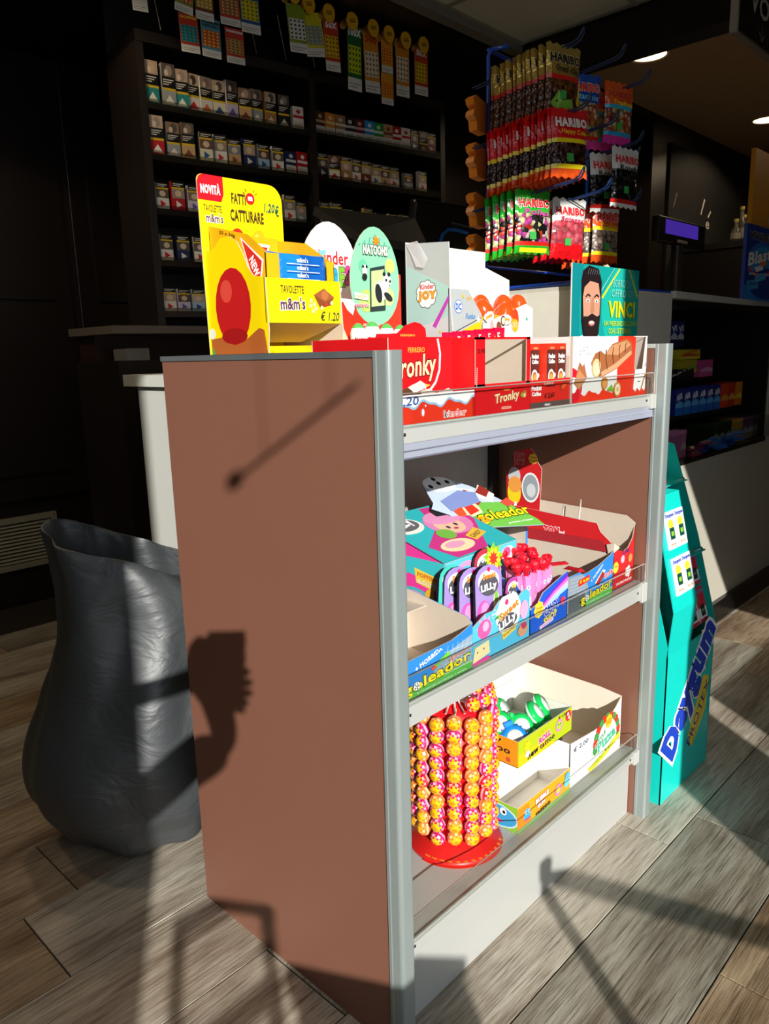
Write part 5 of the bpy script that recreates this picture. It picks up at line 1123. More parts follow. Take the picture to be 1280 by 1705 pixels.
GL = ['with the grey lid facing out at the near end', 'tipped in the middle with white seam', 'front one of the right pair', 'back one of the right pair', 'half hidden at the back']
for i, (x, y, z, r) in enumerate(((-0.105, 0.478, 0.422, (0.2, -0.6, -0.9)), (-0.085, 0.532, 0.402, (0.8, -0.5, -0.7)), (-0.085, 0.590, 0.412, (2.4, -0.7, 0.4)), (-0.095, 0.632, 0.412, (2.6, -0.6, 0.5)), (-0.155, 0.555, 0.410, (0.4, -0.6, 0.2)))):
    o = cg if i == 0 else copy_tree(cg); o.location = (x, y, z); o.scale = (0.92, 0.92, 0.92); o.rotation_euler = r; o['label'] = 'glossy green gum capsule %s' % GL[i]
o = capsule('#1f86d8', 'ribbed blue gum capsule in the near corner of the upper tray'); o.location = (-0.066, 0.478, 0.400); o.rotation_euler = (0.3, -0.6, -0.7); o.scale = (0.95, 0.95, 0.95)
mb = MB()
for k in range(20):
    a0 = k * 2 * pi / 20; mb.box(-0.010, 0.010, -0.0012, 0.0012, 0.0318, 0.0345, M('#1a74c4', 0.2))
    for j in range(8): mb.v[-8 + j] = Matrix.Rotation(a0, 4, 'X') @ mb.v[-8 + j]
rb2 = mb.build('ribs'); rb2.parent = o
# large white carton behind and at right
q = empty('white_lollipop_carton', (-0.2, 0.80, Z), 'large open white carton with red and green round badge and 2,00 price', 'box')
WO = M('#f6f4ee', 0.5, var=0.02); WI = M('#f3e8d6', 0.6, var=0.02); xb, xf, y0, y1 = -0.36, -0.036, 0.672, 0.935; mb = MB()
pts = [(xf, y0, Z), (xf, y1, Z), (xf, y1, Z + 0.150), (xf, y1 - 0.03, Z + 0.130), (xf, y1 - 0.07, Z + 0.112), (xf, y1 - 0.14, Z + 0.108), (xf, y0, Z + 0.120)]
mb.slab(pts, (1, 0, 0), 0.002, WO, WI)
mb.slab([(xb, y1, Z), (xf, y1, Z), (xf, y1, Z + 0.15), (-0.10, y1, Z + 0.158), (xb, y1, Z + 0.165)], (0, 1, 0), 0.002, WO, WI)
mb.box(xb, xb + 0.002, 0.50, y1, Z, Z + 0.165, WI); mb.box(xb, xf, y0, y1, Z, Z + 0.002, WI)
mb.box(xb, -0.205, 0.50, 0.502, Z, Z + 0.165, WI); mb.box(-0.20, xf, y0, y0 + 0.002, Z, Z + 0.12, WO)
mb.build('carton', q)
a_ = MB(); a = XF(a_, xf, y0, y1, Z, Z + 0.15)
a.text('€ 2,00', 0.20, 0.64, w=0.27, h=0.10, col='#2a2f5a', shear=0.15)
for k in range(13):
    a0 = radians(-10 + k * 16.5); p0 = (0.70 + 0.062 * cos(a0) / a.W, 0.40 + 0.062 * sin(a0) / a.H); a.ell(p0[0], p0[1], 0.040, 0.085, '#e0301f' if k % 2 else '#3a9a4a', rot=a0)
a.circ(0.70, 0.42, 0.050, '#ffffff'); a.circ(0.70, 0.42, 0.047, '#eef6ea'); a.flower(0.72, 0.72, 0.019, '#ffc81a', 8, 0.15); a.text('Chupa', 0.72, 0.74, w=0.12, h=0.05, col='#d8401c', bold=0.02); a.text('Chups', 0.72, 0.69, w=0.12, h=0.05, col='#d8401c', bold=0.02)
a.text('LITTLE', 0.56, 0.50, w=0.22, h=0.09, col='#2a9a5a', bold=0.05, rot=0.5, outl='#ffffff'); a.text('Pizza', 0.68, 0.42, w=0.36, h=0.20, col='#48b890', bold=0.05, rot=0.22, outl='#ffffff', ow=0.03)
a.poly([(0.34, 0.10), (0.62, 0.20), (0.95, 0.38), (0.96, 0.28), (0.64, 0.10), (0.36, 0.02)], '#f2e21c'); a.text('lollipops & gum', 0.62, 0.18, w=0.4, h=0.06, col='#2a8a3a', bold=0.02, rot=0.28)
a_.build('print', q)
q = empty('small_carton', (-0.17, 0.70, 0.3), 'small silver printed packet box inside the large white carton', 'box'); mb = MB()
mb.box(-0.19, -0.10, 0.690, 0.745, 0.199, 0.345, M('#8e8a80', 0.3, var=0.1)); mb.build('box', q)
a_ = MB(); a = XF(a_, -0.10, 0.690, 0.745, 0.199, 0.345); a.text('PIZZA', 0.5, 0.80, w=0.7, h=0.10, col='#8a3020', bold=0.05, outl='#e8e0d0'); a_.build('print', q)

# ================================================================== TALL GUM DISPLAY BESIDE THE UNIT
q = empty('gum_display', (-0.12, 1.21, 0), 'tall turquoise cardboard gum display with big slanted blue lettering, right of the shelf unit', 'display box')
TU = M('#10d0c4', 0.4, var=0.02); TI = M('#10b8ae', 0.5, var=0.03); y0, y1 = 1.045, 1.372
mb = MB()
prof = [(0.034, 0.0), (0.034, 0.455), (-0.03, 0.70), (-0.115, 0.96), (-0.30, 1.02), (-0.30, 0.0)]
mb.slab([(x, y1, z) for x, z in prof], (0, 1, 0), 0.003, TU, TI)
mb.slab([(x, y0, z) for x, z in prof], (0, -1, 0), 0.003, TU, TI)
mb.box(0.031, 0.034, y0, y1, 0, 0.435, TU); mb.box(-0.30, -0.297, y0, y1, 0, 1.02, TU)
mb.build('body', q)
tr = MB(); tr.slab([(-0.02, y0 + 0.003, 0.40), (-0.02, y1 - 0.003, 0.40), (-0.16, y1 - 0.003, 0.90), (-0.16, y0 + 0.003, 0.90)], (1, 0, 0.3), 0.003, TI)
for (x, z) in ((-0.005, 0.66), (-0.07, 0.86)): tr.slab([(x, y0 + 0.003, z), (x, y1 - 0.003, z), (x - 0.10, y1 - 0.003, z), (x - 0.10, y0 + 0.003, z)], (0, 0, 1), 0.003, TU)
tr.build('inner_tiers', q)
# projecting pocket on the near half
pb_ = MB(); pb_.slab([(0.0455, y0 - 0.0, 0.56), (0.0455, 1.195, 0.56), (-0.022, 1.195, 0.86), (-0.022, y0 - 0.0, 0.86)], (1, 0, 0.2), 0.003, TU)
pb_.slab([(0.0455, 1.195, 0.56), (-0.022, 1.195, 0.86), (-0.12, 1.195, 0.86), (-0.06, 1.195, 0.56)], (0, 1, 0), 0.003, TU)
pb_.slab([(0.0455, y0, 0.56), (0.0455, 1.195, 0.56), (0.034, 1.195, 0.435), (0.034, y0, 0.435)], (1, 0, 0), 0.003, TU)
pb_.build('pocket', q)
for (yy, zz, xx) in ((1.365, 0.66, -0.02), (1.365, 0.86, -0.085)):
    MB().tube([(xx, yy - 0.05, zz), (xx + 0.004, yy, zz + 0.002)], 0.0015, M('#d8e8e6', 0.3), 6).build('elastic_cord', q); MB().ball((xx + 0.004, yy, zz + 0.002), 0.004, BLACK, 8, 6).build('cord_stop', q)
a_ = MB(); a = XF(a_, 0.034, y0, y1, 0.0, 0.455)
a.text('Daygum', 0.60, 0.66, w=1.32, h=0.34, col='#1c3fb8', bold=0.07, outl='#ffffff', ow=0.07, rot=radians(46)) if False else None
a_2 = Art(a_, (0.034, y0, 0.0), (0, y1 - y0, 0), (0, 0, 0.455), clip=False)
a_2.text('Daygum', 0.53, 0.63, w=1.28, h=0.32, col='#1d44c0', bold=0.07, outl='#ffffff', ow=0.08, rot=radians(50))
a_2.poly([(0.52, 0.30), (0.80, 0.66), (0.93, 0.62), (0.90, 0.40), (0.62, 0.20)], '#f0d83a'); a_2.text('PROTEX', 0.73, 0.42, w=0.62, h=0.075, col='#3a2a8a', bold=0.01, rot=radians(52)); a_2.line([(0.62, 0.20), (0.96, 0.60)], 0.003, '#d8302a')
a_.build('print', q)
def gum_card(label):
    q = empty('gum_card', (0, 0, 0), label, 'snack', 'hanging gum cards in the turquoise display'); MB().box(-0.004, 0, -0.028, 0.028, 0, 0.10, M('#f4f6f6', 0.3, var=0.02)).build('card', q)
    a_ = MB(); a = XF(a_, 0, -0.028, 0.028, 0, 0.10); return q, a_, a
gc, a_, a = gum_card('white gum card with yellow lemon in the lower row of the near pocket'); a.text('Daygum', 0.5, 0.88, w=0.9, h=0.12, col='#1d44c0', bold=0.05); a.ell(0.5, 0.66, 0.28, 0.12, '#f2dc3a'); a.rect(0.28, 0.25, 0.78, 0.56, '#0f4a3c'); a.rect(0.40, 0.34, 0.68, 0.46, '#8cc63a'); a.text('PROTEX', 0.5, 0.12, w=0.6, h=0.05, col='#e8a020'); a_.build('print', gc)
gr_, a_, a = gum_card('red fruit gum card in the side pocket'); a.rect(0, 0.40, 1, 1, '#d83048'); a.text('Daygum', 0.5, 0.88, w=0.9, h=0.12, col='#1d44c0', bold=0.05, outl='#ffffff'); a.ell(0.35, 0.66, 0.22, 0.12, '#e8402a'); a.ell(0.65, 0.68, 0.2, 0.1, '#c82a5a'); a.rect(0.30, 0.16, 0.78, 0.48, '#173a30'); a.text('XYLIT', 0.54, 0.32, w=0.36, h=0.07, col='#c8d8c8'); a.rect(0, 0, 1, 0.1, '#c83048'); a_.build('print', gr_)
WLB = ['lower row, nearer the post', 'lower row, right one', 'upper row, nearer the post', 'upper row, right one']
for i, (y, z) in enumerate(((1.10, 0.60), (1.158, 0.60), (1.10, 0.72), (1.158, 0.72))):
    o = gc if i == 0 else copy_tree(gc); xx = 0.0455 - (z - 0.56) * 0.225 + 0.0045; o.location = (xx, y, z); o.rotation_euler = (0, -0.22, 0); o['label'] = 'white gum card with yellow lemon, %s of the near pocket' % WLB[i]
for i, (y, z) in enumerate(((1.255, 0.46), (1.318, 0.46), (1.255, 0.565), (1.318, 0.565), (1.24, 0.68), (1.24, 0.79))):
    o = gr_ if i == 0 else copy_tree(gr_); xx = 0.030 - (z - 0.44) * 0.28; o.location = (xx, y, z); o.rotation_euler = (0, -0.27, 0); o['label'] = 'red fruit gum card, %s on the far side of the turquoise display' % ['bottom left', 'bottom right', 'second row left', 'second row right', 'third row', 'topmost'][i]

# ================================================================== SERVICE COUNTER BEHIND THE UNIT
q = empty('service_counter', (-1.1, 1.0, 0), 'white service counter whose end shows left of the brown unit, behind the bin bag', 'counter')
CW = M('#c9ccc6', 0.35, var=0.02, scale=3)
MB().box(-1.54, -0.66, 0.45, 1.85, 0.08, 1.155, CW).box(-1.54, -0.88, 1.852, 3.95, 0.08, 1.155, CW).build('body', q, bevel=0.004)
MB().box(-1.50, -0.90, 0.48, 3.9, 0.0, 0.08, BLACK).build('plinth', q)
MB().slab([(-1.60, 0.43, 1.195), (-0.64, 0.43, 1.195), (-0.64, 1.86, 1.195), (-0.87, 1.86, 1.195), (-0.87, 3.96, 1.195), (-1.60, 3.96, 1.195)], (0, 0, 1), 0.037, CW).build('worktop', q, bevel=0.008)
q = empty('counter_box', (-0.6, 1.5, 0), 'pale grey raised counter box with blue rim that carries the sweet bag rack', 'counter')
CG = M('#c6c2b4', 0.45, var=0.02, scale=3)
MB().box(-0.632, -0.33, 1.15, 1.805, 0.0, 1.418, CG).build('body', q, bevel=0.003)
MB().box(-0.634, -0.328, 1.148, 1.150, 1.25, 1.405, M('#dad6c8', 0.5)).build('end_panel', q)
MB().box(-0.334, -0.330 + 0.004, 1.1475, 1.152, 0.9, 1.42, M('#e9e9ea', 0.4)).build('corner_strip', q)
# small things on the back counter at the left
q = empty('back_counter', (-2.1, 1.2, 0), 'dark back counter with a grey ledge under the cigarette shelves', 'counter')
MB().box(-2.34, -1.98, 0.62, 2.9, 0.0, 1.24, DARKW).build('cabinet', q)
MB().box(-2.34, -1.96, 0.60, 2.9, 1.342, 1.372, M('#6e655c', 0.4)).build('ledge', q)
MB().box(-2.34, -2.2, 0.64, 2.9, 1.24, 1.342, M('#3a241a', 0.5)).build('splash', q)
q = empty('card_box', (-2.05, 0.72, 1.24), 'small pale carton on the dark back counter, left of the white counter top', 'box')
MB().box(-2.10, -2.0, 0.665, 0.765, 1.2405, 1.285, M('#9a948c', 0.5)).build('carton', q); MB().box(-2.098, -2.002, 0.667, 0.763, 1.285, 1.287, M('#8a847c', 0.5)).build('lid', q)

# ================================================================== CIGARETTE SHELVES
ax = Vector((0.147, 0.989, 0)); nx = Vector((0.989, -0.147, 0)); O_ = Vector((-2.0, 0.85, 0))
TS = Matrix((( nx.x, ax.x, 0, O_.x), (nx.y, ax.y, 0, O_.y), (0, 0, 1, 0), (0, 0, 0, 1)))   # local: x out of the shelf, y along, z up
RZ = math.atan2(nx.y, nx.x)
q = empty('cigarette_shelving', tuple(TS @ Vector((-0.15, 0.75, 1.40))), 'dark brown open shelving with five rows of cigarette packs behind the counter', 'shelving')
DS = M('#1c130e', 0.45, var=0.15, scale=8)
MB(TS).box(-0.32, -0.30, -0.03, 1.53, 1.373, 2.75, DS).build('back_board', q)
MB(TS).box(-0.30, 0.0, -0.03, 0.0, 1.373, 2.45, DS).build('side_board', q); MB(TS).box(-0.30, 0.0, 1.50, 1.53, 1.373, 2.45, DS).build('side_board', q)
MB(TS).box(-0.30, 0.004, 0.733, 0.762, 1.373, 2.45, DS).build('divider', q)
PSM = clear_mat('price_strip', '#dcdcd6', 0.10, 0.2)
SZ = [2.205, 2.022, 1.822, 1.628, 1.432]
for z in SZ:
    for (a0, b0) in ((0.0, 0.733), (0.762, 1.50)):
        s_ = MB(TS).box(-0.30, 0.0, a0, b0, z - 0.022, z, DS).build('shelf', q)
        MB(TS).box(0.0, 0.003, a0, b0, z - 0.024, z + 0.012, PSM).build('price_strip', s_)
MB(TS).box(-0.32, 0.004, -0.03, 1.53, 2.41, 2.45, DS).build('top_board', q)
wallbox('wall_back', -3.2, -2.35, 2.42, 9.0, 0, 2.75, m=DARKW)
# packs
PIC = ['#8a7060', '#4a3a34', '#b89a84', '#9a8c80', '#6a4a3c', '#7c8894', '#c0a890', '#5a5048']
def cig_pack(h, kind, col, col2, pic, w=0.053):
    """kind: 0 warning picture pack, 1 plain colour tobacco pack"""
    o = None; mb = MB(); d = 0.022
    mb.box(-d, 0, -w / 2, w / 2, 0, h, M(col, 0.35, var=0.08)); a = XF(mb, 0, -w / 2, w / 2, 0, h)
    if kind == 0:
        a.rect(0.0, 0.66, 1, 1, pic); a.ell(0.55, 0.83, 0.26, 0.13, random.choice(PIC)); a.ell(0.35, 0.78, 0.15, 0.08, '#d8c4ae')
        a.rect(0, 0.42, 1, 0.68, '#0e0c0c'); a.rect(0.08, 0.60, 0.86, 0.625, '#d8d4cc'); a.rect(0.08, 0.545, 0.7, 0.57, '#d8d4cc'); a.rect(0.08, 0.49, 0.5, 0.515, '#d8d4cc')
        a.rect(0, 0.36, 1, 0.42, '#d8b81c'); a.rect(0, 0, 1, 0.36, col); a.poly([(0.1, 0.05), (0.5, 0.26), (0.9, 0.05)], col2)
    elif kind == 1:
        a.rect(0, 0.0, 1, 0.36, '#d6d0c6'); a.rect(0.12, 0.10, 0.88, 0.14, '#8a847c'); a.rect(0.12, 0.20, 0.88, 0.24, '#8a847c'); a.rect(0.0, 0.5, 1, 0.62, col2); a.ell(0.5, 0.78, 0.2, 0.09, col2)
    else:
        a.rect(0, 0.80, 1, 1, '#0e0c0c'); a.rect(0.1, 0.90, 0.9, 0.93, '#d8d4cc'); a.rect(0.1, 0.84, 0.7, 0.865, '#d8d4cc'); a.rect(0, 0.74, 1, 0.80, '#d8b81c'); a.rect(0, 0.42, 1, 0.74, pic); a.ell(0.5, 0.58, 0.25, 0.11, '#d8c4ae')
        a.rect(0, 0, 1, 0.42, col); a.poly([(0.3, 0.08), (0.3, 0.34), (0.75, 0.2)], col2)
    return mb
PF = [('white', '#e6e2da', '#c8202a'), ('grey', '#9aa0a0', '#e8e4dc'), ('teal', '#2a8a8a', '#f0ece0'), ('cream', '#e4dcc0', '#2a5a9a'), ('white and orange', '#eae6de', '#e8762a'), ('silver', '#b8bcbc', '#3a5a9a'), ('pale lilac', '#cfc8dc', '#6a5aa8'), ('tan', '#c8a074', '#7a4a2a'), ('light blue', '#a8c4dc', '#1a4a8a'), ('bronze', '#a8764a', '#e4d8c0'), ('black', '#1c1c20', '#c8c4bc'), ('red', '#b81c24', '#f0ece8'), ('navy', '#1c2c5a', '#e0e0e0'), ('orange', '#e08a2a', '#f4d8a0'), ('green', '#2a9a3a', '#e0f0d8'), ('sky blue', '#2a9ad8', '#e4f0f8'), ('dark brown', '#4a2c20', '#c8a880'), ('maroon', '#6a1c24', '#d8a8a0')]
ordn = ['first', 'second', 'third', 'fourth', 'fifth', 'sixth', 'seventh', 'eighth', 'ninth', 'tenth', 'eleventh', 'twelfth', 'thirteenth']
shelfn = ['top', 'second', 'third', 'fourth', 'bottom']
rows = [  # row, bay, [(s, height, kind, colour index)]
 (0, 'left', [(0.028, .150, 0, 2), (0.095, .150, 0, 1), (0.147, .140, 0, 2), (0.196, .135, 0, 0), (0.252, .132, 0, 4), (0.308, .130, 0, 3), (0.365, .138, 0, 6), (0.424, .120, 0, 7), (0.480, .126, 0, 1), (0.546, .126, 0, 9), (0.610, .126, 0, 10), (0.682, .092, 1, 0)]),
 (0, 'right', [(0.795 + 0.0545 * i, .092, [1, 1, 1, 1, 1, 1, 1, 1, 1, 1, 2, 0, 2][i], [16, 13, 9, 10, 17, 15, 14, 7, 11, 0, 12, 16, 17][i]) for i in range(13)]),
 (1, 'left', [(0.030, .140, 0, 11), (0.098, .128, 0, 1), (0.158, .132, 0, 7), (0.236, .110, 2, 3), (0.300, .110, 2, 0), (0.362, .100, 2, 7), (0.430, .112, 2, 12), (0.500, .100, 2, 8), (0.570, .100, 2, 0), (0.632, .088, 1, 12), (0.692, .088, 1, 11)]),
 (1, 'right', [(0.800, .104, 2, 10), (0.860, .100, 0, 0), (0.924, .104, 2, 9), (0.984, .104, 2, 0), (1.042, .100, 2, 17), (1.100, .096, 2, 3), (1.155, .092, 2, 7), (1.212, .092, 2, 0), (1.300, .075, 2, 1), (1.39, .09, 2, 0)]),
 (2, 'left', [(0.035, .100, 2, 0), (0.100, .108, 2, 11), (0.168, .100, 2, 6), (0.235, .1, 2, 3), (0.31, .1, 2, 7), (0.545, .1, 2, 11), (0.615, .11, 2, 0), (0.675, .085, 2, 1)]),
 (2, 'right', [(0.800, .095, 2, 3), (0.864, .095, 2, 0), (0.93, .075, 1, 1), (0.99, .07, 1, 0), (1.05, .09, 2, 7), (1.12, .075, 2, 0), (1.2, .08, 2, 3), (1.27, .08, 2, 9)]),
 (3, 'left', [(0.035, .098, 2, 0), (0.105, .100, 2, 12), (0.180, .098, 2, 0), (0.25, .098, 2, 3), (0.33, .098, 2, 11)]),
 (3, 'right', [(1.02, .09, 2, 0), (1.1, .09, 2, 10), (1.18, .09, 2, 3), (1.25, .09, 2, 7)]),
 (4, 'left', [(0.030, .092, 2, 0), (0.092, .088, 2, 6), (0.155, .088, 2, 8), (0.218, .088, 2, 3), (0.28, .088, 2, 0)]),
]
random.seed(21)
cache = {}
for r_, bay, items in rows:
    for i, (s_, h, k, ci) in enumerate(items):
        nm, c1, c2 = PF[ci]; key = (round(h, 2), k, ci)
        pic = random.choice(PIC)
        if key not in cache:
            o = cig_pack(h, k, c1, c2, pic).build('cigarette_pack'); cache[key] = o
        else: o = cache[key].copy(); C.objects.link(o)
        o.location = TS @ Vector((-0.012 + random.uniform(-.003, .003), s_, SZ[r_] + 0.0005)); o.rotation_euler = (0, 0, RZ + random.uniform(-.12, .12))
        tag(o, '%s cigarette pack, %s from left, %s shelf of the %s bay' % (nm, ordn[i], shelfn[r_], bay), 'cigarettes', 'cigarette packs on the dark shelves')
# scratch cards and clips
def scratch(s0, z0, s1, z1, style, label, off=0.06, lean=0.0):
    wd = s1 - s0; hh = z0 - z1
    T2 = TS @ Matrix.Translation((off, (s0 + s1) / 2, z1)) @ Matrix.Rotation(lean, 4, 'X')
    mb = MB(T2); pts = [(0, -wd / 2, 0), (0, wd / 2, 0), (0, wd / 2, hh), (0, -wd / 2, hh)]
    mb.slab(pts, (1, 0, 0), 0.0008, M('#e9e6de', 0.5))
    a = Art(mb, (0, -wd / 2, 0), (0, wd, 0), (0, 0, hh)); a.fn = lambda u, v, h: Vector((h, -wd / 2 + wd * u, hh * v))
    a.rect(0.08, 0.10, 0.9, 0.115, '#9a968e'); a.rect(0.08, 0.05, 0.7, 0.065, '#9a968e')
    top, body, dots, txt, tc = style
    a.rect(0, 0.20, 1, 1, top); a.rect(0.06, 0.27, 0.94, 0.70, body)
    for i in range(4):
        for j in range(5): a.ell(0.17 + 0.22 * i, 0.31 + 0.085 * j, 0.06, 0.024, dots, n=8)
    if txt: 
        for k, t in enumerate(txt.split('|')): a.text(t, 0.5, 0.90 - 0.10 * k, w=min(0.9, 0.26 * len(t)) , h=0.13 if len(t) < 6 else 0.07, col=tc, bold=0.05)
    o = mb.build('scratch_card'); tag(o, label, 'ticket', 'scratch cards hanging above the cigarette shelves'); return o
st_r = ('#c8401c', '#e8c01c', '#7a4a10', '50X', '#ffffff'); st_g = ('#1c6a2c', '#c8d81c', '#3a5a10', '100X', '#ffffff'); st_a = ('#e0901c', '#f0dcc0', '#7a6a50', '500|', '#c04a10'); st_m = ('#e8a01c', '#e06a1c', '#f6d048', '', '#ffffff')
cards = [
 (-0.046, 2.62, 0.012, 2.492, ('#e9e6de', '#dcd8d0', '#dcd8d0', '', '#000000'), 'plain white scratch card end hanging at the far left'),
 (0.112, 2.66, 0.185, 2.522, ('#8a9a3a', '#c84a2a', '#f0e0c0', '', '#fff'), 'upper scratch card above the red and turquoise one'),
 (0.195, 2.66, 0.27, 2.512, ('#7a3a2a', '#c8a02a', '#f0e0c0', '', '#fff'), 'upper scratch card above the blue numbers card'),
 (0.133, 2.524, 0.209, 2.391, ('#c83a28', '#3a9a9a', '#1c5a5a', 'DOPPIA|', '#f6d81c'), 'red and turquoise scratch card in the lower left pair'),
 (0.215, 2.524, 0.295, 2.388, ('#5a9ab0', '#d85a2a', '#f0d848', 'NUMERI|FORTUNATI', '#141414'), 'blue NUMERI FORTUNATI scratch card in the lower left pair'),
 (0.299, 2.65, 0.385, 2.517, ('#c8402a', '#a86a3a', '#e8c88a', '', '#fff'), 'brown and red scratch card above the NUMERISSIMI one'),
 (0.322, 2.514, 0.402, 2.388, ('#c83a2a', '#c89a5a', '#6a3a20', 'NUMERISSIMI|', '#f4f0e8'), 'red NUMERISSIMI scratch card with tan numbers'),
 (0.392, 2.68, 0.478, 2.511, ('#2a5a9a', '#e0d02a', '#6a6a20', '', '#fff'), 'blue and yellow scratch card right of the brown one'),
 (0.612, 2.662, 0.70, 2.482, ('#8aa02a', '#e8e8e0', '#2a2a2a', '', '#fff'), 'green and white scratch card under the first yellow disc'),
 (0.700, 2.655, 0.80, 2.488, ('#d8d028', '#8a9aa8', '#d8c83a', '', '#fff'), 'yellow and blue tilted scratch card under the second disc'),
 (0.792, 2.642, 0.868, 2.444, st_r, 'orange red 50X scratch card left of the green one'),
 (0.900, 2.643, 0.975, 2.384, st_g, 'green 100X scratch card, the only green one hanging whole'),
 (1.006, 2.637, 1.090, 2.397, st_a, 'amber scratch card with white grid right of the green one'),
 (1.095, 2.637, 1.160, 2.492, st_m, 'orange scratch card of the right upper stack'),
 (1.086, 2.487, 1.155, 2.357, st_m, 'small orange and green scratch card hanging lowest'),
 (1.184, 2.65, 1.262, 2.410, st_a, 'amber scratch card second from the far right'),
 (1.291, 2.631, 1.372, 2.433, st_r, 'orange red 50X scratch card at the far right'),
]
for i, c in enumerate(cards): scratch(*c, off=0.05 + 0.006 * (i % 3), lean=[0.06, -0.12, 0, 0.04, 0, 0.03, 0.02, 0.03, 0.08, 0.16, 0.05, -0.02, 0.04, 0, 0, 0.0, 0.0][i])
DISC = M('#eab020', 0.4, var=0.05)
dm = MB(); pts = []
for k in range(20):
    a0 = 2 * pi * k / 20; pts.append((0, 0.030 * cos(a0) * (1 + 0.10 * sin(a0)), 0.036 * sin(a0)))
dm.slab(pts, (1, 0, 0), 0.003, DISC); a = Art(dm, (0.0, -0.018, -0.012), (0, 0.036, 0), (0, 0, 0.028)); a.text('gratta', 0.5, 0.66, w=0.8, h=0.26, col='#4a3a10', bold=0.05, rot=0.1); a.text('VINCI', 0.5, 0.36, w=0.8, h=0.30, col='#4a3a10', bold=0.07, rot=0.1)
d0 = None
for i, (s_, z_) in enumerate(((0.52, 2.70), (0.63, 2.69), (0.700, 2.668), (0.800, 2.657), (0.922, 2.653), (1.036, 2.650), (1.124, 2.644), (1.222, 2.639), (1.330, 2.641))):
    g = empty('card_clip', tuple(TS @ Vector((0.08, s_, z_))), 'yellow round plastic clip holding scratch cards, %s from the left' % ordn[i], 'clip', 'yellow round clips above the cigarettes')
    if d0 is None: d0 = dm.build('disc'); d0.parent = g
    else: dd = d0.copy(); C.objects.link(dd); dd.parent = g
    g.rotation_euler = (0.1, 0, RZ)
    rr_ = MB().tube([(-0.05, -0.02, -0.004), (-0.005, -0.02, 0.0)], 0.016, M('#c08a3a', 0.4), 12).build('peg', None); rr_.parent = g
for o in bpy.data.objects:
    pass
d0.location = (0, 0, 0)
for i, s_ in enumerate((0.04, 0.17, 0.44, 0.58, 0.72, 0.80, 1.20, 1.34)):
    tag(MB(TS).tube([(0.02, s_, 2.62), (0.06, s_ + 0.01, 2.44)], 0.0012, M('#b8b4ac', 0.3), 5).build('card_wire'), 'thin pale wire hanging above the shelving, %s from the left' % ordn[i], 'wire', 'thin wires of the card holder')

# ================================================================== SWEET BAG RACK
ZT = 1.4185
BLUE = M('#1c4fc4', 0.3, var=0.05)
q = empty('bag_rack', (-0.6, 1.4, ZT), 'blue wire countertop rack with rows of hooks holding hanging sweet bags', 'rack')
fr = MB(); fr.tube([(-0.33, 1.15, ZT + 0.006), (-0.60, 1.15, ZT + 0.006), (-0.64, 1.16, ZT + 0.02), (-0.665, 1.19, ZT + 0.09), (-0.665, 1.20, ZT + 0.16), (-0.665, 1.20, 2.10), (-0.655, 1.205, 2.115), (-0.60, 1.21, 2.11)], 0.006, BLUE, 8)
fr.build('side_rod', q)
MB().tube([(-0.665, 1.80, ZT + 0.01), (-0.665, 1.80, 2.10), (-0.665, 1.20, 2.115)], 0.006, BLUE, 8).build('side_rod', q)
MB().box(-0.632, -0.335, 1.152, 1.80, ZT, ZT + 0.006, BLUE).build('base_plate', q)
for k in range(4): MB().tube([(-0.665, 1.20, 1.50 + 0.19 * k), (-0.665, 1.80, 1.50 + 0.19 * k)], 0.004, BLUE, 6).build('cross_wire', q)
HB = M('#17305c', 0.35, var=0.1); HB2 = M('#1c2a48', 0.35, var=0.1)
def hook(y, z, xe, nm='hook'):
    mb = MB(); zt = z + (xe + 0.665) * 0.10
    p = lambda x: z + (x + 0.665) * 0.10
    for s in (-1, 1):
        mb.tube([(-0.665, y + s * 0.008, z), (xe - 0.03, y + s * 0.008, p(xe - 0.03)), (xe - 0.012, y + s * 0.007, p(xe) + 0.004), (xe - 0.003, y + s * 0.006, p(xe) + 0.018), (xe, y, p(xe) + 0.028)], 0.0024, HB, 6)
    mb.build(nm, q)
for (y, z, xe) in ((1.13, 1.995, -0.31), (1.32, 1.995, -0.29), (1.52, 1.985, -0.31), (1.13, 1.832, -0.285), (1.32, 1.832, -0.303), (1.52, 1.82, -0.323), (1.66, 1.82, -0.40),
                   (1.13, 1.655, -0.299), (1.31, 1.655, -0.314), (1.53, 1.655, -0.328)): hook(y, z, xe)
OR_ = M('#e0861c', 0.45, var=0.05)
for i, z in enumerate((1.93, 1.80, 1.66, 1.54)):
    mb = MB(); mb.slab([(-0.672, 1.20, z + 0.04), (-0.672, 1.15, z + 0.055), (-0.672, 1.135, z + 0.045), (-0.672, 1.14, z + 0.03), (-0.672, 1.155, z + 0.022), (-0.672, 1.14, z + 0.012), (-0.672, 1.135, z - 0.002), (-0.672, 1.15, z - 0.012), (-0.672, 1.155, z - 0.04), (-0.672, 1.20, z - 0.045)], (1, 0, 0), 0.03, OR_)
    mb.build('orange_clip', q)
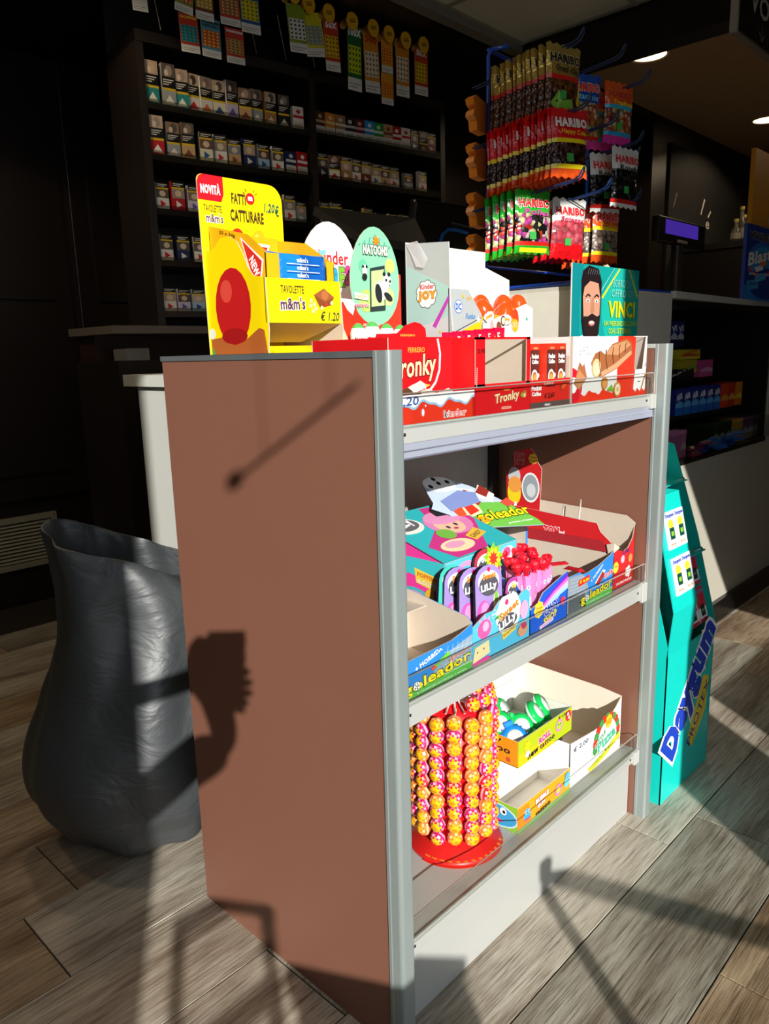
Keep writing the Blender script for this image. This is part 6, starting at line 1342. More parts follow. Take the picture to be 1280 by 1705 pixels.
def bag_proto(name, label, bands, head, head_col, sub, sub_col, w=0.125, h=0.172, art=None, outl='#5a1a10'):
    """bands: [(v_top, material)] from the bottom up"""
    q = empty(name, (0, 0, 0), label, 'sweet bag', None)
    nu, nv = 10, 16; t = 0.013; mb = MB()
    def bulge(u, v):
        e = max(0.0, min(1, (v - 0.04) / 0.14)) * max(0.0, min(1, (0.96 - v) / 0.28)); e = e ** 0.6
        return t * e * max(0.0, 1 - (2 * u - 1) ** 2) ** 0.45 + 0.0008
    def wv(u, v): return 0.0022 * noise.noise(Vector((u * 5, v * 6, len(label)))) * (1 if 0 < u < 1 else 0)
    for side in (1, -1):
        for j in range(nv):
            vm = (j + 0.5) / nv; mt = [m_ for tp, m_ in bands if vm <= tp][0]
            for i in range(nu):
                c = []
                for (a0, b0) in ((i, j), (i + 1, j), (i + 1, j + 1), (i, j + 1)):
                    u_, v_ = a0 / nu, b0 / nv
                    narrow = 1 - 0.06 * (1 - abs(2 * v_ - 1)) ; yy = (u_ - 0.5) * w * narrow
                    zz = v_ * h + (0.003 * ((a0 % 2) * 2 - 1) if b0 in (0, nv) else 0)
                    c.append((side * (bulge(u_, v_)) + wv(u_, v_), yy, zz))
                mb.add(c if side > 0 else c[::-1], [(0, 1, 2, 3)], mt, True)
    mb.build('bag', q)
    a_ = MB(); a = Art(a_, (0, 0, 0), (0, w, 0), (0, 0, h), fn=lambda u, v, h_: Vector((bulge(u, v) + 0.0022 + h_, (u - 0.5) * w * 0.97, v * h)))
    a.text(head, 0.5, 0.79, w=0.88, h=0.14, col=head_col, bold=0.06, outl=outl, ow=0.04); a.text(sub, 0.55, 0.645, w=0.70, h=0.09, col=sub_col, bold=0.02, rot=-0.03)
    a.rect(0.34, 0.22, 0.52, 0.34, '#3aa84a')
    if art: art(a)
    a_.build('print', q)
    return q
GO = M('#b89a48', 0.18, metal=0.5, var=0.1, bump=0.5, bscale=45); RD = M('#d8141c', 0.15, var=0.06, bump=0.5, bscale=45); YL = M('#f0d81c', 0.2, var=0.05); GN = M('#28a82c', 0.15, var=0.06, bump=0.5, bscale=45)
ORG = M('#e0541c', 0.15, var=0.06, bump=0.5, bscale=45); WHB = M('#dcdcd8', 0.18, var=0.04, bump=0.4, bscale=45); BLB = M('#1c4aa8', 0.18, var=0.06, bump=0.5, bscale=45); RST = M('#c8241c', 0.2)
CK = candy_mat('cola_candy', ['#6a3a1c', '#7c4a22', '#4a2814', '#8a5a30'], 110); CD = candy_mat('dark_candy', ['#3a1c14', '#5a3424', '#2a1410', '#6a4a3c'], 110)
CMX = candy_mat('mixed_candy', ['#1c1c1c', '#e8e4dc', '#d8402a', '#e8e8a0', '#c84aa0', '#2a2a2a'], 70); CP = candy_mat('pink_candy', ['#e0586a', '#e87a84', '#d84a5a'], 60); CGR = candy_mat('grey_candy', ['#8a7a6a', '#a89888', '#6a5a50', '#b8a890'], 70); CBL = candy_mat('liquorice', ['#141414', '#1e1e20', '#0c0c0c', '#3a3a3c'], 80)
CMF = candy_mat('fruit_candy', ['#c8603a', '#d8a03a', '#a83a4a', '#8a9a3a', '#e0c8a0'], 80)
def ga(a):
    a.poly([(0.1, 0.14), (0.3, 0.34), (0.4, 0.20), (0.7, 0.24), (0.8, 0.10), (0.3, 0.06)], '#7ab83a'); a.poly([(0.84, 0.20), (0.98, 0.60), (0.98, 0.10)], '#e8c81c')
def gg(a): a.rect(0.1, 0.02, 0.9, 0.09, '#f0e81c')
protos_b = {
 'gold': bag_proto('sweet_bag', '', [(0.08, RST), (0.50, CK), (0.54, RST), (1, GO)], 'HARIBO', '#14100c', 'Orsetti d\'Oro', '#2a1c10', art=ga, outl='#e8d8a0'),
 'red': bag_proto('sweet_bag', ' ', [(0.12, ORG), (0.16, YL), (0.50, CD), (0.54, YL), (1, RD)], 'HARIBO', '#e8e0d8', 'Happy Cola', '#f0c81c', outl='#a8101c'),
 'green': bag_proto('sweet_bag', '  ', [(0.14, GN), (0.17, RST), (0.60, CMX), (0.63, RST), (1, GN)], 'HARIBO', '#d8242c', 'Polka', '#c83a9a', art=gg, outl='#f4f0e8'),
 'pink': bag_proto('sweet_bag', '   ', [(0.24, RD), (0.27, RST), (0.60, CP), (0.64, RST), (1, WHB)], 'HARIBO', '#d8242c', 'Spiagge', '#d83a5a', outl='#f4f0e8'),
 'orange': bag_proto('sweet_bag', '    ', [(0.12, ORG), (0.18, YL), (0.58, CGR), (0.63, YL), (1, ORG)], 'HARIBO', '#d8242c', 'Pic-Frizz', '#e8a81c', outl='#f4e8d8'),
 'blue': bag_proto('sweet_bag', '     ', [(0.08, RST), (0.54, CMF), (0.58, RST), (1, BLB)], 'HARIBO', '#e03a2a', 'Starmix', '#7ad0f0', outl='#f4f0e8'),
 'multi': bag_proto('sweet_bag', '      ', [(0.10, M('#d83a9a', 0.2)), (0.2, M('#2a9ad0', 0.2)), (0.58, CMF), (0.62, M('#2ab0d8', 0.2)), (1, ORG)], 'HARIBO', '#c8242c', 'Tropifrutti', '#f0e03a', outl='#f0a82a'),
 'white': bag_proto('sweet_bag', '       ', [(0.06, WHB), (0.14, RST), (0.60, CBL), (0.64, RST), (1, WHB)], 'HARIBO', '#d8242c', 'Rotella', '#2a2a2a', outl='#f0f0f0'),
}
usedb = set()
RL = {'gold': ('gold sweet bag with cola coloured sweets', 'gold sweet bags on the top left hook'), 'red': ('red sweet bag with yellow bands and dark sweets', 'red sweet bags on the middle left hook'), 'green': ('green sweet bag with mixed sweets', 'green sweet bags on the lowest left hook'),
      'pink': ('white and pink sweet bag', 'white and pink sweet bags on the lowest middle hook'), 'orange': ('orange sweet bag with pale sweets', 'orange sweet bags on the lowest right hook'), 'blue': ('blue sweet bag', 'blue sweet bags on the top middle hook'), 'multi': ('orange and blue fruit sweet bag', 'fruit sweet bags on the top right hook'), 'white': ('white sweet bag with liquorice wheels', 'white sweet bags on the middle right hook')}
def hang(kind, n, y, z_top, xfr, dx, yaw0=-0.30, fan=0.0):
    lb, gp = RL[kind]
    for i in range(n):
        x = xfr - dx * i
        if kind not in usedb: o = protos_b[kind]; usedb.add(kind)
        else: o = copy_tree(protos_b[kind])
        z = z_top + (x + 0.665) * 0.10
        o.location = (x, y - 0.004 * (i % 2), z - 0.172); o.rotation_euler = (rnd.uniform(-.03, .03), rnd.uniform(-.02, .05) - 0.03 * i / max(n, 1), yaw0 + rnd.uniform(-.10, .10) - fan * i)
        pos = 'frontmost on its hook' if i == 0 else ('%s behind the front one' % ordn[i - 1])
        o['label'] = '%s, %s' % (lb, pos); o['group'] = gp
hang('gold', 11, 1.13, 2.002, -0.375, 0.0172)
hang('red', 13, 1.13, 1.838, -0.345, 0.0178)
hang('green', 5, 1.13, 1.664, -0.46, 0.026)
hang('pink', 3, 1.31, 1.660, -0.455, 0.03)
hang('orange', 5, 1.53, 1.662, -0.445, 0.024)
hang('blue', 2, 1.31, 1.985, -0.415, 0.05)
hang('multi', 2, 1.50, 1.998, -0.40, 0.06)
hang('white', 2, 1.50, 1.808, -0.37, 0.06)
# poster in front of the counter box
q = empty('win_poster', (-0.31, 1.31, 1.28), 'turquoise VINCI poster with smiling dark-bearded man, propped before the grey counter box', 'poster')
Pb0, Pb1 = 1.108, 1.512; mb = MB(); PT = M('#12a39c', 0.3, var=0.02)
mb.box(-0.318, -0.314, Pb0, Pb1, 1.2525, 1.474, WHITEC, {1: PT}); mb.build('card', q)
MB().slab([(-0.3185, 1.30, 1.2525), (-0.3275, 1.30, 1.2525), (-0.3185, 1.30, 1.40)], (0, -1, 0), 0.002, CARD).build('strut', q)
a_ = MB(); a = XF(a_, -0.314, Pb0, Pb1, 1.2525, 1.474)
a.poly([(0, 0), (0, 1), (0.15, 1), (0.1, 0.5), (0.12, 0)], '#0c8a90'); a.poly([(0.5, 0), (0.42, 0.35), (0.42, 0.62), (0.62, 1), (0.90, 1), (1, 0.66), (1, 0.15), (0.95, 0)], '#1cb8a8')
a.line([(0.42, 0.60), (0.68, 1.0)], 0.008, '#e8d81c'); a.line([(0.83, 1.0), (0.98, 0.64)], 0.008, '#e8d81c'); a.line([(0.40, 0.68), (0.60, 1.0)], 0.003, '#9adcd8')
a.poly([(-0.0, 0.0), (0.02, 0.06), (0.14, 0.12), (0.38, 0.12), (0.5, 0.04), (0.54, 0)], '#e4e8ea')
a.poly([(0.12, 0.80), (0.13, 0.30), (0.16, 0.12), (0.22, 0.02), (0.33, 0.01), (0.38, 0.14), (0.40, 0.36), (0.41, 0.80), (0.36, 0.96), (0.22, 0.99), (0.14, 0.92)], '#20161a')
a.poly([(0.145, 0.60), (0.165, 0.72), (0.24, 0.80), (0.36, 0.78), (0.392, 0.60), (0.385, 0.34), (0.34, 0.22), (0.22, 0.22), (0.16, 0.34)], '#d69a80')
a.poly([(0.16, 0.36), (0.22, 0.36), (0.28, 0.40), (0.35, 0.36), (0.39, 0.38), (0.385, 0.16), (0.32, 0.04), (0.22, 0.04), (0.17, 0.16)], '#2a1c1e')
a.ell(0.275, 0.275, 0.045, 0.035, '#c87a74'); a.ell(0.275, 0.283, 0.036, 0.016, '#f4eeea'); a.poly([(0.25, 0.42), (0.27, 0.60), (0.29, 0.60), (0.31, 0.42), (0.28, 0.39)], '#c08468')
for e_ in (0.215, 0.335): a.ell(e_, 0.555, 0.026, 0.022, '#f0e6e0', n=12); a.circ(e_, 0.553, 0.0034, '#2a1810'); a.line([(e_ - 0.035, 0.60), (e_, 0.635), (e_ + 0.032, 0.61)], 0.0045, '#1a1010')
for k in range(6): a.line([(0.20 + 0.03 * k, 0.88), (0.22 + 0.03 * k, 0.95)], 0.0012, '#8a8a94')
a.text('BORRO DI', 0.70, 0.80, w=0.26, h=0.10, col='#8adcd0', bold=0.0); a.text('OFFRO IO!', 0.72, 0.67, w=0.34, h=0.10, col='#8adcd0', bold=0.0)
a.text('VINCI', 0.72, 0.46, w=0.42, h=0.22, col='#e8e41c', bold=0.04); a.text('UN WEEKEND ESCLUSIVO', 0.71, 0.275, w=0.52, h=0.065, col='#b8e03a', bold=0.02); a.text('CON I SETTIMANA', 0.70, 0.175, w=0.36, h=0.075, col='#b8e03a', bold=0.02); a.text('E PREMI SPECIALI OGNI GIORNO', 0.70, 0.08, w=0.38, h=0.03, col='#ffffff')
a_.build('print', q)
# things on the far part of the counter behind
q = empty('pos_monitor', (-1.3, 1.7, 1.1955), 'black touch-screen till seen from behind with a curved blue stripe', 'monitor')
MBK = M('#0d0e10', 0.3, var=0.1)
T3 = Matrix.Translation((-1.30, 1.75, 1.63)) @ Matrix.Rotation(radians(-8), 4, 'Z') @ Matrix.Rotation(radians(14), 4, 'Y')
MB(T3).box(-0.02, 0.02, -0.20, 0.30, -0.17, 0.21, MBK).build('screen_case', q, bevel=0.012)
st = MB(T3)
pts = [(0.022, -0.07, -0.17), (0.022, -0.045, 0.05), (0.022, -0.035, 0.09), (0.022, -0.01, 0.11), (0.022, 0.03, 0.113), (0.022, 0.10, 0.105)]
st.tube(pts, 0.008, M('#1f74c8', 0.3, var=0.05), 6); st.build('blue_stripe', q)
MB(T3).tube([(0.022, 0.0, 0.135), (0.022, 0.12, 0.128)], 0.006, M('#3a3d3c', 0.4), 6).build('handle', q)
lt = MB(); a = Art(lt, (0, 0, 0), (0, 0.12, 0), (0, 0, 0.02), fn=lambda u, v, h: T3 @ Vector((0.0205 + h, 0.03 + 0.12 * u, 0.04 + 0.02 * v))); a.text('TouchTechnology', 0.5, 0.5, w=0.9, h=0.5, col='#4a4e50'); lt.build('lettering', q)
MB().box(-1.40, -1.22, 1.66, 1.86, 1.1955, 1.215, MBK).build('foot', q, bevel=0.005); MB().box(-1.34, -1.28, 1.72, 1.80, 1.21, 1.52, MBK).build('neck', q)
q = empty('receipt_printer', (-1.3, 1.25, 1.1955), 'dark grey angular receipt printer below the packs, left of the till', 'printer')
DG = M('#2b2a28', 0.45, var=0.1)
mb = MB(); mb.slab([(-1.20, 1.18, 1.1955), (-1.20, 1.44, 1.1955), (-1.20, 1.44, 1.60), (-1.20, 1.40, 1.66), (-1.20, 1.20, 1.66)], (1, 0, 0), 0.22, M('#161616', 0.4, var=0.1)); mb.build('body', q, bevel=0.006)
mb = MB(); mb.slab([(-1.18, 1.15, 1.655), (-1.16, 1.50, 1.635), (-1.20, 1.47, 1.74), (-1.42, 1.16, 1.78)], (0.5, 0, 1), 0.03, DG); mb.build('lid', q)
MB().box(-1.205, -1.19, 1.28, 1.36, 1.50, 1.53, M('#4a4a46', 0.4)).build('port_plate', q)
# customer display on a pole
q = empty('customer_display', (-0.98, 3.34, 1.1955), 'black pole display with a violet screen, on the counter right of the sweet rack', 'display')
MB().box(-1.03, -0.99, 3.12, 3.73, 1.77, 1.90, MBK).build('housing', q, bevel=0.008)
MB().box(-0.9895, -0.988, 3.20, 3.62, 1.815, 1.885, M('#5a3ad8', 0.3, var=0, emit=0.35)).build('screen', q)
tb_ = MB(); a = XF(tb_, -0.9898, 3.34, 3.50, 1.778, 1.80); a.text('EPSON', 0.5, 0.5, w=0.8, h=0.7, col='#b8b8b8', bold=0.05); tb_.build('lettering', q)
MB().lathe((-1.01, 3.40, 1.25), [(0.03, 0), (0.03, 0.52)], M('#2a2c30', 0.3), 16).build('pole', q)
MB().box(-1.15, -0.9, 3.15, 3.62, 1.1955, 1.26, MBK).build('base', q, bevel=0.01)
q = empty('till', (-1.15, 2.8, 1.1955), 'dark till machine standing beside the pole display in deep shade', 'till')
MB().box(-1.35, -1.02, 2.62, 3.05, 1.1955, 1.45, M('#15171a', 0.4, var=0.1)).build('body', q, bevel=0.02)
mb = MB(); mb.slab([(-1.05, 2.65, 1.45), (-1.05, 3.02, 1.45), (-1.25, 3.02, 1.72), (-1.25, 2.65, 1.72)], (1, 0, 0.7), 0.03, M('#101214', 0.25)); mb.build('screen', q, bevel=0.008)
# bottles far behind
for i, (x, y, h) in enumerate(((-1.2, 4.88, 0.22), (-1.22, 4.98, 0.18), (-1.18, 5.08, 0.22), (-1.2, 4.78, 0.13))):
    q = empty('bottle', (x, y, 1.92), ['tall bottle with pale label by the orange box', 'shorter dark bottle second from the far counter end', 'slim bottle nearest the orange display', 'small bottle at the left of the bottle group'][i], 'bottle', 'bottles beside the orange display box')
    MB().lathe((x, y, 1.92), [(0, 0), (0.030, 0), (0.032, h * 0.58), (0.014, h * 0.76), (0.013, h)], M('#6a6658', 0.1, var=0.1), 14).build('glass', q); MB().lathe((x, y, 1.92), [(0.0325, h * 0.15), (0.0325, h * 0.45)], M('#a8a294', 0.5), 14).build('paper_label', q)
    MB().lathe((x, y, 1.92), [(0.015, h), (0.015, h + 0.02), (0, h + 0.02)], M('#c8b060', 0.3), 10).build('cap', q)
q = empty('bottle_shelf', (-1.2, 4.6, 0), 'dark cabinet behind the right counter carrying the bottles', 'cabinet'); MB().box(-1.58, -1.0, 4.72, 5.6, 0, 1.88, DARKW).build('body', q); MB().box(-1.59, -0.98, 4.70, 5.62, 1.88, 1.919, DARK).build('top', q)
# chalk marks on the dark wall
ch = MB(); a = Art(ch, (-1.599, 4.9, 1.6), (0, 1.6, 0), (0, 0, 0.8), clip=False)
wb_ = empty('chalk_board', (-1.6, 5.6, 1.5), 'dark board with white chalk handwriting behind the pole display', 'board')
MB().box(-1.618, -1.60, 4.6, 7.2, 1.2, 2.6, M('#0b0807', 0.9)).build('panel', wb_)
a.line([(0.20, 0.88), (0.165, 0.74)], 0.02, '#d8d4cc'); a.line([(0.28, 0.79), (0.25, 0.73)], 0.018, '#d8d4cc'); a.text('e', 0.25, 0.66, w=0.045, h=0.07, col='#d8d4cc'); a.line([(0.10, 0.50), (0.08, 0.44), (0.065, 0.38), (0.05, 0.44)], 0.012, '#d8d4cc'); a.line([(-0.11, 0.86), (-0.14, 0.74)], 0.012, '#8a867c')
ch.build('chalk_writing', wb_)

# ================================================================== RIGHT COUNTER
q = empty('right_counter', (-0.6, 2.9, 0), 'grey-white counter at right with dark open shelves and black plinth', 'counter')
CR = M('#b9b4a6', 0.45, var=0.02, scale=3); y0, y1 = 1.92, 3.12
MB().box(-0.84, -0.40, 1.92, 4.6, 0.10, 0.795, CR).build('front_panel', q)
MB().box(-0.84, -0.40, 3.12, 4.6, 0.795, 1.41, CR).build('side_block', q)
MB().box(-0.82, -0.36 - 0.02, 1.95, 4.6, 0.0, 0.10, BLACK).build('plinth', q)
MB().box(-0.84, -0.82, 1.92, 3.12, 0.795, 1.40, DARK).build('recess_back', q); MB().box(-0.82, -0.42, 1.92, 1.94, 0.795, 1.40, DARK).build('recess_side', q); MB().box(-0.82, -0.41, 3.10, 3.12, 0.795, 1.40, DARK).build('recess_side', q)
CS = [0.800, 0.965, 1.105, 1.235]
MB().box(-0.82, -0.395, 1.94, 3.10, 0.780, 0.800, DARK).build('recess_shelf', q)
for z, y2, xf_ in ((0.965, 2.95, -0.45), (1.105, 2.75, -0.50), (1.235, 2.55, -0.55)): MB().box(-0.82, xf_, 1.94, y2, z - 0.016, z, DARK).build('recess_shelf', q)
TT = Matrix.Translation((-0.42, 2.05, 1.405)) @ Matrix.Rotation(radians(0), 4, 'Z')
mb = MB(); mb.slab([(-0.36, 1.90, 1.432), (-0.44, 3.2, 1.432), (-0.55, 4.6, 1.432), (-0.86, 4.6, 1.432), (-0.86, 1.90, 1.432)], (0, 0, 1), 0.024, M('#c8c6c2', 0.4)); mb.build('worktop', q)
MB().box(-0.82, -0.405, 1.92, 3.12, 1.384, 1.407, DARK).build('recess_top', q)
g = MB(); g.slab([(-0.388, 1.95, 0.80), (-0.388, 3.16, 0.80), (-0.388, 3.16, 0.905), (-0.388, 1.95, 0.905)], (1, 0, 0), 0.003, ACRYL); g.build('clear_guard', q)
def small_box(name, w, h, d, cols, txt, tcol, loc, label, group, rot=0.0):
    key = (name, w, h, tuple(cols), txt)
    if key in cache: o = copy_tree(cache[key])
    else:
        o = empty(name, (0, 0, 0), '', 'box', group); MB().box(-d, 0, 0, w, 0, h, M(cols[0], 0.4, var=0.04)).build('carton', o)
        a_ = MB(); a = XF(a_, 0, 0, w, 0, h); a.rect(0, 0, 1, 0.5, cols[1]); a.poly([(0, 0.42), (0.5, 0.58), (1, 0.45), (1, 0.3), (0, 0.3)], cols[2])
        if txt: a.text(txt, 0.5, 0.72, w=0.8, h=0.24, col=tcol, bold=0.05, rot=0.15)
        a_.build('print', o); cache[key] = o
    o.location = loc; o['label'] = label; o['group'] = group; o.rotation_euler = (0, 0, rot); return o
for i in range(6): small_box('gum_box', 0.072, 0.105, 0.09, ['#1c2f8a', '#1f6ac8', '#5ab0e8'], 'AIR', '#f0f4f8', (-0.455, 2.17 + 0.080 * i, 0.966), 'blue gum box on the third recess shelf, %s from the grey post' % ordn[i], 'blue gum boxes in the right counter')
for i in range(3): small_box('gum_box', 0.080, 0.105, 0.09, [['#d8401c', '#d8401c', '#e8a03a'], ['#d03018', '#c83a1c', '#e8b04a'], ['#e08a1c', '#d8701c', '#e8d03a']][i], '', '#fff', (-0.455, 2.655 + 0.088 * i, 0.966), 'orange-red gum box right of the blue ones, %s one' % ordn[i], 'orange gum boxes in the right counter')
for i in range(4): small_box('mint_pack', 0.062, 0.105, 0.06, [['#1c7a3a', '#1c5a3a', '#9ac8a0'], ['#2a3a9a', '#3a6a6a', '#c8d8d8'], ['#1c2f7a', '#1c2a4a', '#c8d0d8'], ['#1c2f7a', '#1c2a4a', '#c8d0d8']][i], 'Vi', '#e0e8f0', (-0.555, 2.19 + 0.068 * i, 1.236), 'green and blue mint pack on the topmost recess shelf, %s from left' % ordn[i], 'mint packs in the right counter')
YB = [('#c8b82a', '#d8c83a', '#c8502a'), ('#b8a828', '#c8b830', '#8aa83a'), ('#c84a8a', '#d85a9a', '#e8a0c0'), ('#2a1c1c', '#1c1414', '#3a2a2a')]
small_box('candy_box', 0.20, 0.040, 0.10, YB[0], 'FRUIT', '#d8302a', (-0.51, 2.33, 1.185), 'flat yellow and red candy box lying topmost on the second recess shelf', 'candy boxes in the right counter')
small_box('candy_box', 0.15, 0.055, 0.10, YB[1], '', '#fff', (-0.51, 2.35, 1.128), 'olive yellow candy box under the flat one', 'candy boxes in the right counter')
small_box('candy_box', 0.14, 0.072, 0.10, YB[2], '', '#fff', (-0.51, 2.54, 1.106), 'pink candy box at the right of the yellow ones', 'candy boxes in the right counter')
small_box('candy_box', 0.26, 0.040, 0.12, YB[3], 'ARTE', '#c8c4bc', (-0.505, 2.20, 1.106), 'black low candy box on the second recess shelf', 'candy boxes in the right counter')
for i in range(8):
    c = [('#12301c', '#1c3a24', '#b8c8b0')] * 3 + [('#c89a4a', '#c8884a', '#3a9a9a')] * 2 + [('#6a4a7a', '#8a7a6a', '#c8b8d0')] * 2 + [('#4a4a4a', '#5a5a50', '#8a8a80')]
    small_box('tea_box', 0.070, 0.105, 0.12, c[i], '', '#fff', (-0.43, 2.52 + 0.072 * i, 0.802), '%s on the lowest recess shelf, %s from left' % (['dark green packet with white leaf', 'tan packet with teal spot', 'grey-violet packet', 'grey packet'][0 if i < 3 else 1 if i < 5 else 2 if i < 7 else 3], ordn[i]), 'packets on the lowest recess shelf')
small_box('pink_tube_box', 0.05, 0.11, 0.05, ('#c87aa8', '#c86a9a', '#e8c8d8'), '', '#fff', (-0.42, 2.16, 0.802), 'upright pink pack at the left of the lowest recess shelf', None)
rr2 = random.Random(9)
for i in range(12):
    col = ['#7a2a6a', '#1c5ac0', '#1c6ad0', '#2a7ad8', '#9a2a5a'][rr2.choice([1, 2, 3]) if i > 2 else rr2.choice([0, 4])]
    key = 'sb' + col
    if key in cache: o = copy_tree(cache[key])
    else: o = snack_bar('gum_stick_pack', 0.12, 0.03, 0.016, [col, col], 'gum', '', 'snack', None); cache[key] = o
    o.location = (-0.405 - 0.02 * (i % 2), 2.27 + 0.045 * i, 0.803 + 0.017 * (i % 3)); o.rotation_euler = (0, 0, 1.57 + rr2.uniform(-.2, .2)); o.name = 'gum_stick_pack'
    o['label'] = ('violet' if i < 3 else 'blue') + ' stick gum pack behind the clear strip, %s from left' % ordn[i]; o['group'] = 'stick gum packs behind the clear strip'; o['category'] = 'snack'
# boxes on the right worktop
q = empty('gum_carton', (-0.42, 2.86, 1.4325), 'tall blue gum carton with swirl lettering on the right worktop edge', 'box')
mb = MB(); mb.box(-0.435, -0.42, 2.735, 3.18, 1.4325, 1.748, M('#123a9a', 0.35, var=0.03)); mb.build('carton', q)
a_ = MB(); a = XF(a_, -0.42, 2.735, 3.18, 1.4325, 1.748)
a.rect(0, 0, 1, 0.20, '#1a8ae0'); a.ell(0.50, 0.50, 0.46, 0.30, '#1c6ad0'); a.ell(0.52, 0.50, 0.40, 0.24, '#2a9ae8'); a.ell(0.60, 0.24, 0.5, 0.22, '#123a9a')
a.text('VIVIDENT', 0.46, 0.86, w=0.80, h=0.10, col='#0c1020', bold=0.06, outl='#e8ecf4', ow=0.03, shear=0.15); a.text('Blast', 0.40, 0.60, w=0.66, h=0.18, col='#f4f8fc', bold=0.04, outl='#123a9a', ow=0.04, rot=0.15, shear=0.15)
a.line([(0.10, 0.42), (0.3, 0.33), (0.6, 0.36), (0.8, 0.45)], 0.012, '#e02a4a'); a.text('RISVEGLIA LA FRESCHEZZA', 0.42, 0.36, w=0.6, h=0.03, col='#ffffff', rot=0.02)
a.poly([(0.26, 0.44), (0.48, 0.50), (0.52, 0.43), (0.30, 0.38)], '#e8f0f8'); a.poly([(0.40, 0.52), (0.58, 0.56), (0.60, 0.50), (0.42, 0.47)], '#f08a3a'); a.poly([(0.08, 0.12), (0.40, 0.17), (0.38, 0.29), (0.06, 0.25)], '#3aa0e8'); a.poly([(0.30, 0.24), (0.60, 0.30), (0.58, 0.40), (0.28, 0.32)], '#4ab0f0'); a.text('VIVIDENT', 0.24, 0.22, w=0.26, h=0.04, col='#0c1020', rot=0.08)
a_.build('print', q)
q = empty('orange_carton', (-0.5, 2.95, 1.75), 'tall orange-yellow display carton rising behind the blue gum carton', 'box')
MB().box(-0.49, -0.47, 2.92, 3.33, 1.4325, 2.085, M('#d8900c', 0.45, var=0.03)).build('carton', q)
a_ = MB(); a = XF(a_, -0.47, 2.92, 3.33, 1.75, 2.085); a.circ(0.66, 0.18, 0.05, '#1c1410'); a.circ(0.66, 0.18, 0.047, '#f0ece4'); a.circ(0.66, 0.18, 0.02, '#c8302a'); a.text('S', 0.78, 0.75, w=0.2, h=0.2, col='#f0ece4', bold=0.04); a_.build('print', q)
# hanging sign top right
q = empty('hanging_sign', (-0.3, 2.4, 2.31), 'black hanging sign with pale frame edge, white letters and a small down arrow, top right', 'sign')
MB().box(-0.32, -0.302, 2.16, 3.2, 2.312, 2.745, M('#15100d', 0.5)).build('board', q)
MB().box(-0.325, -0.30, 2.145, 2.16, 2.305, 2.745, M('#a8a090', 0.5)).build('frame_edge', q); MB().box(-0.325, -0.30, 2.16, 3.2, 2.305, 2.312, M('#6a6458', 0.5)).build('frame_edge', q)
a_ = MB(); a = Art(a_, (-0.302, 2.16, 2.312), (0, 0.42, 0), (0, 0, 0.18), clip=False)
a.text('VOI', 0.52, 0.72, w=0.55, h=0.42, col='#c8c4b8', bold=0.02); a.line([(0.42, 0.42), (0.42, 0.08)], 0.002, '#7a766c'); a.line([(0.72, 0.42), (0.72, 0.08)], 0.002, '#7a766c'); a.line([(0.57, 0.42), (0.57, 0.14)], 0.004, '#b8b4a8'); a.line([(0.50, 0.26), (0.57, 0.12), (0.64, 0.26)], 0.004, '#b8b4a8'); a.text('aS', 0.88, 0.26, w=0.12, h=0.2, col='#9a968c')
a_.build('lettering', q)
# leaf behind poster
q = empty('leafy_plant', (-1.0, 2.40, 1.1955), 'green leaf tip of a potted plant showing behind the poster', 'plant')
MB().lathe((-1.0, 2.40, 1.1955), [(0, 0), (0.05, 0), (0.06, 0.10), (0.055, 0.10)], M('#3a2a20', 0.5), 16).build('pot', q)
for k in range(5):
    a0 = k * 1.3 + 0.9; mb = MB(); pts_ = [(-1.0 + 0.11 * t * cos(a0), 2.40 + 0.13 * t * sin(a0) * 1.6, 1.28 + 0.24 * t - 0.10 * t * t * 1.2) for t in (0, .25, .5, .75, 1)]
    vs = []
    for t, p in zip((0.2, .7, 1, .7, 0.05), pts_): vs += [(p[0] - 0.014 * t * sin(a0), p[1] + 0.014 * t * cos(a0), p[2]), (p[0] + 0.014 * t * sin(a0), p[1] - 0.014 * t * cos(a0), p[2])]
    mb.add(vs, [(2 * i, 2 * i + 1, 2 * i + 3, 2 * i + 2) for i in range(4)], M('#4a9a2a', 0.4, var=0.1), True); mb.build('leaf', q)
# recessed ceiling lamps; the soffit pair is added to lift the deep shade
for i, (x, y, zc) in enumerate(((-1.198, 3.36, 2.745), (-1.16, 5.12, 2.745), (-0.2, 4.6, 2.745), (-1.75, 0.3, 2.70), (-1.7, -0.9, 2.70))):
    q = empty('ceiling_spotlight', (x, y, zc), ['round recessed ceiling lamp glowing warm white above the sweet rack', 'round recessed lamp cut by the right edge of the picture', 'round recessed lamp above the right counter', 'unseen recessed lamp added in the dark soffit to brighten the cigarette shelves', 'unseen recessed lamp added in the dark soffit to lift shade before the panelled doors'][i], 'ceiling light', 'recessed ceiling lamps')
    MB().lathe((x, y, zc - 0.003), [(0.105, 0.003), (0.108, 0), (0.095, -0.003), (0.088, 0.004)], M('#d8c8a8', 0.4), 28).build('rim', q)
    MB().lathe((x, y, zc - 0.001), [(0.090, 0.0), (0.0, 0.0)], M('#ffdcb0', 0.4, var=0, emit=3.0), 28).build('diffuser', q)
    ld = bpy.data.lights.new('lamp', 'SPOT'); ld.energy = 16 if i < 3 else 22; ld.color = (1.0, 0.78, 0.5); ld.spot_size = radians(150); ld.shadow_soft_size = 0.08
    lo_ = bpy.data.objects.new('lamp', ld); C.objects.link(lo_); lo_.parent = q; lo_.location = (0, 0, -0.03)
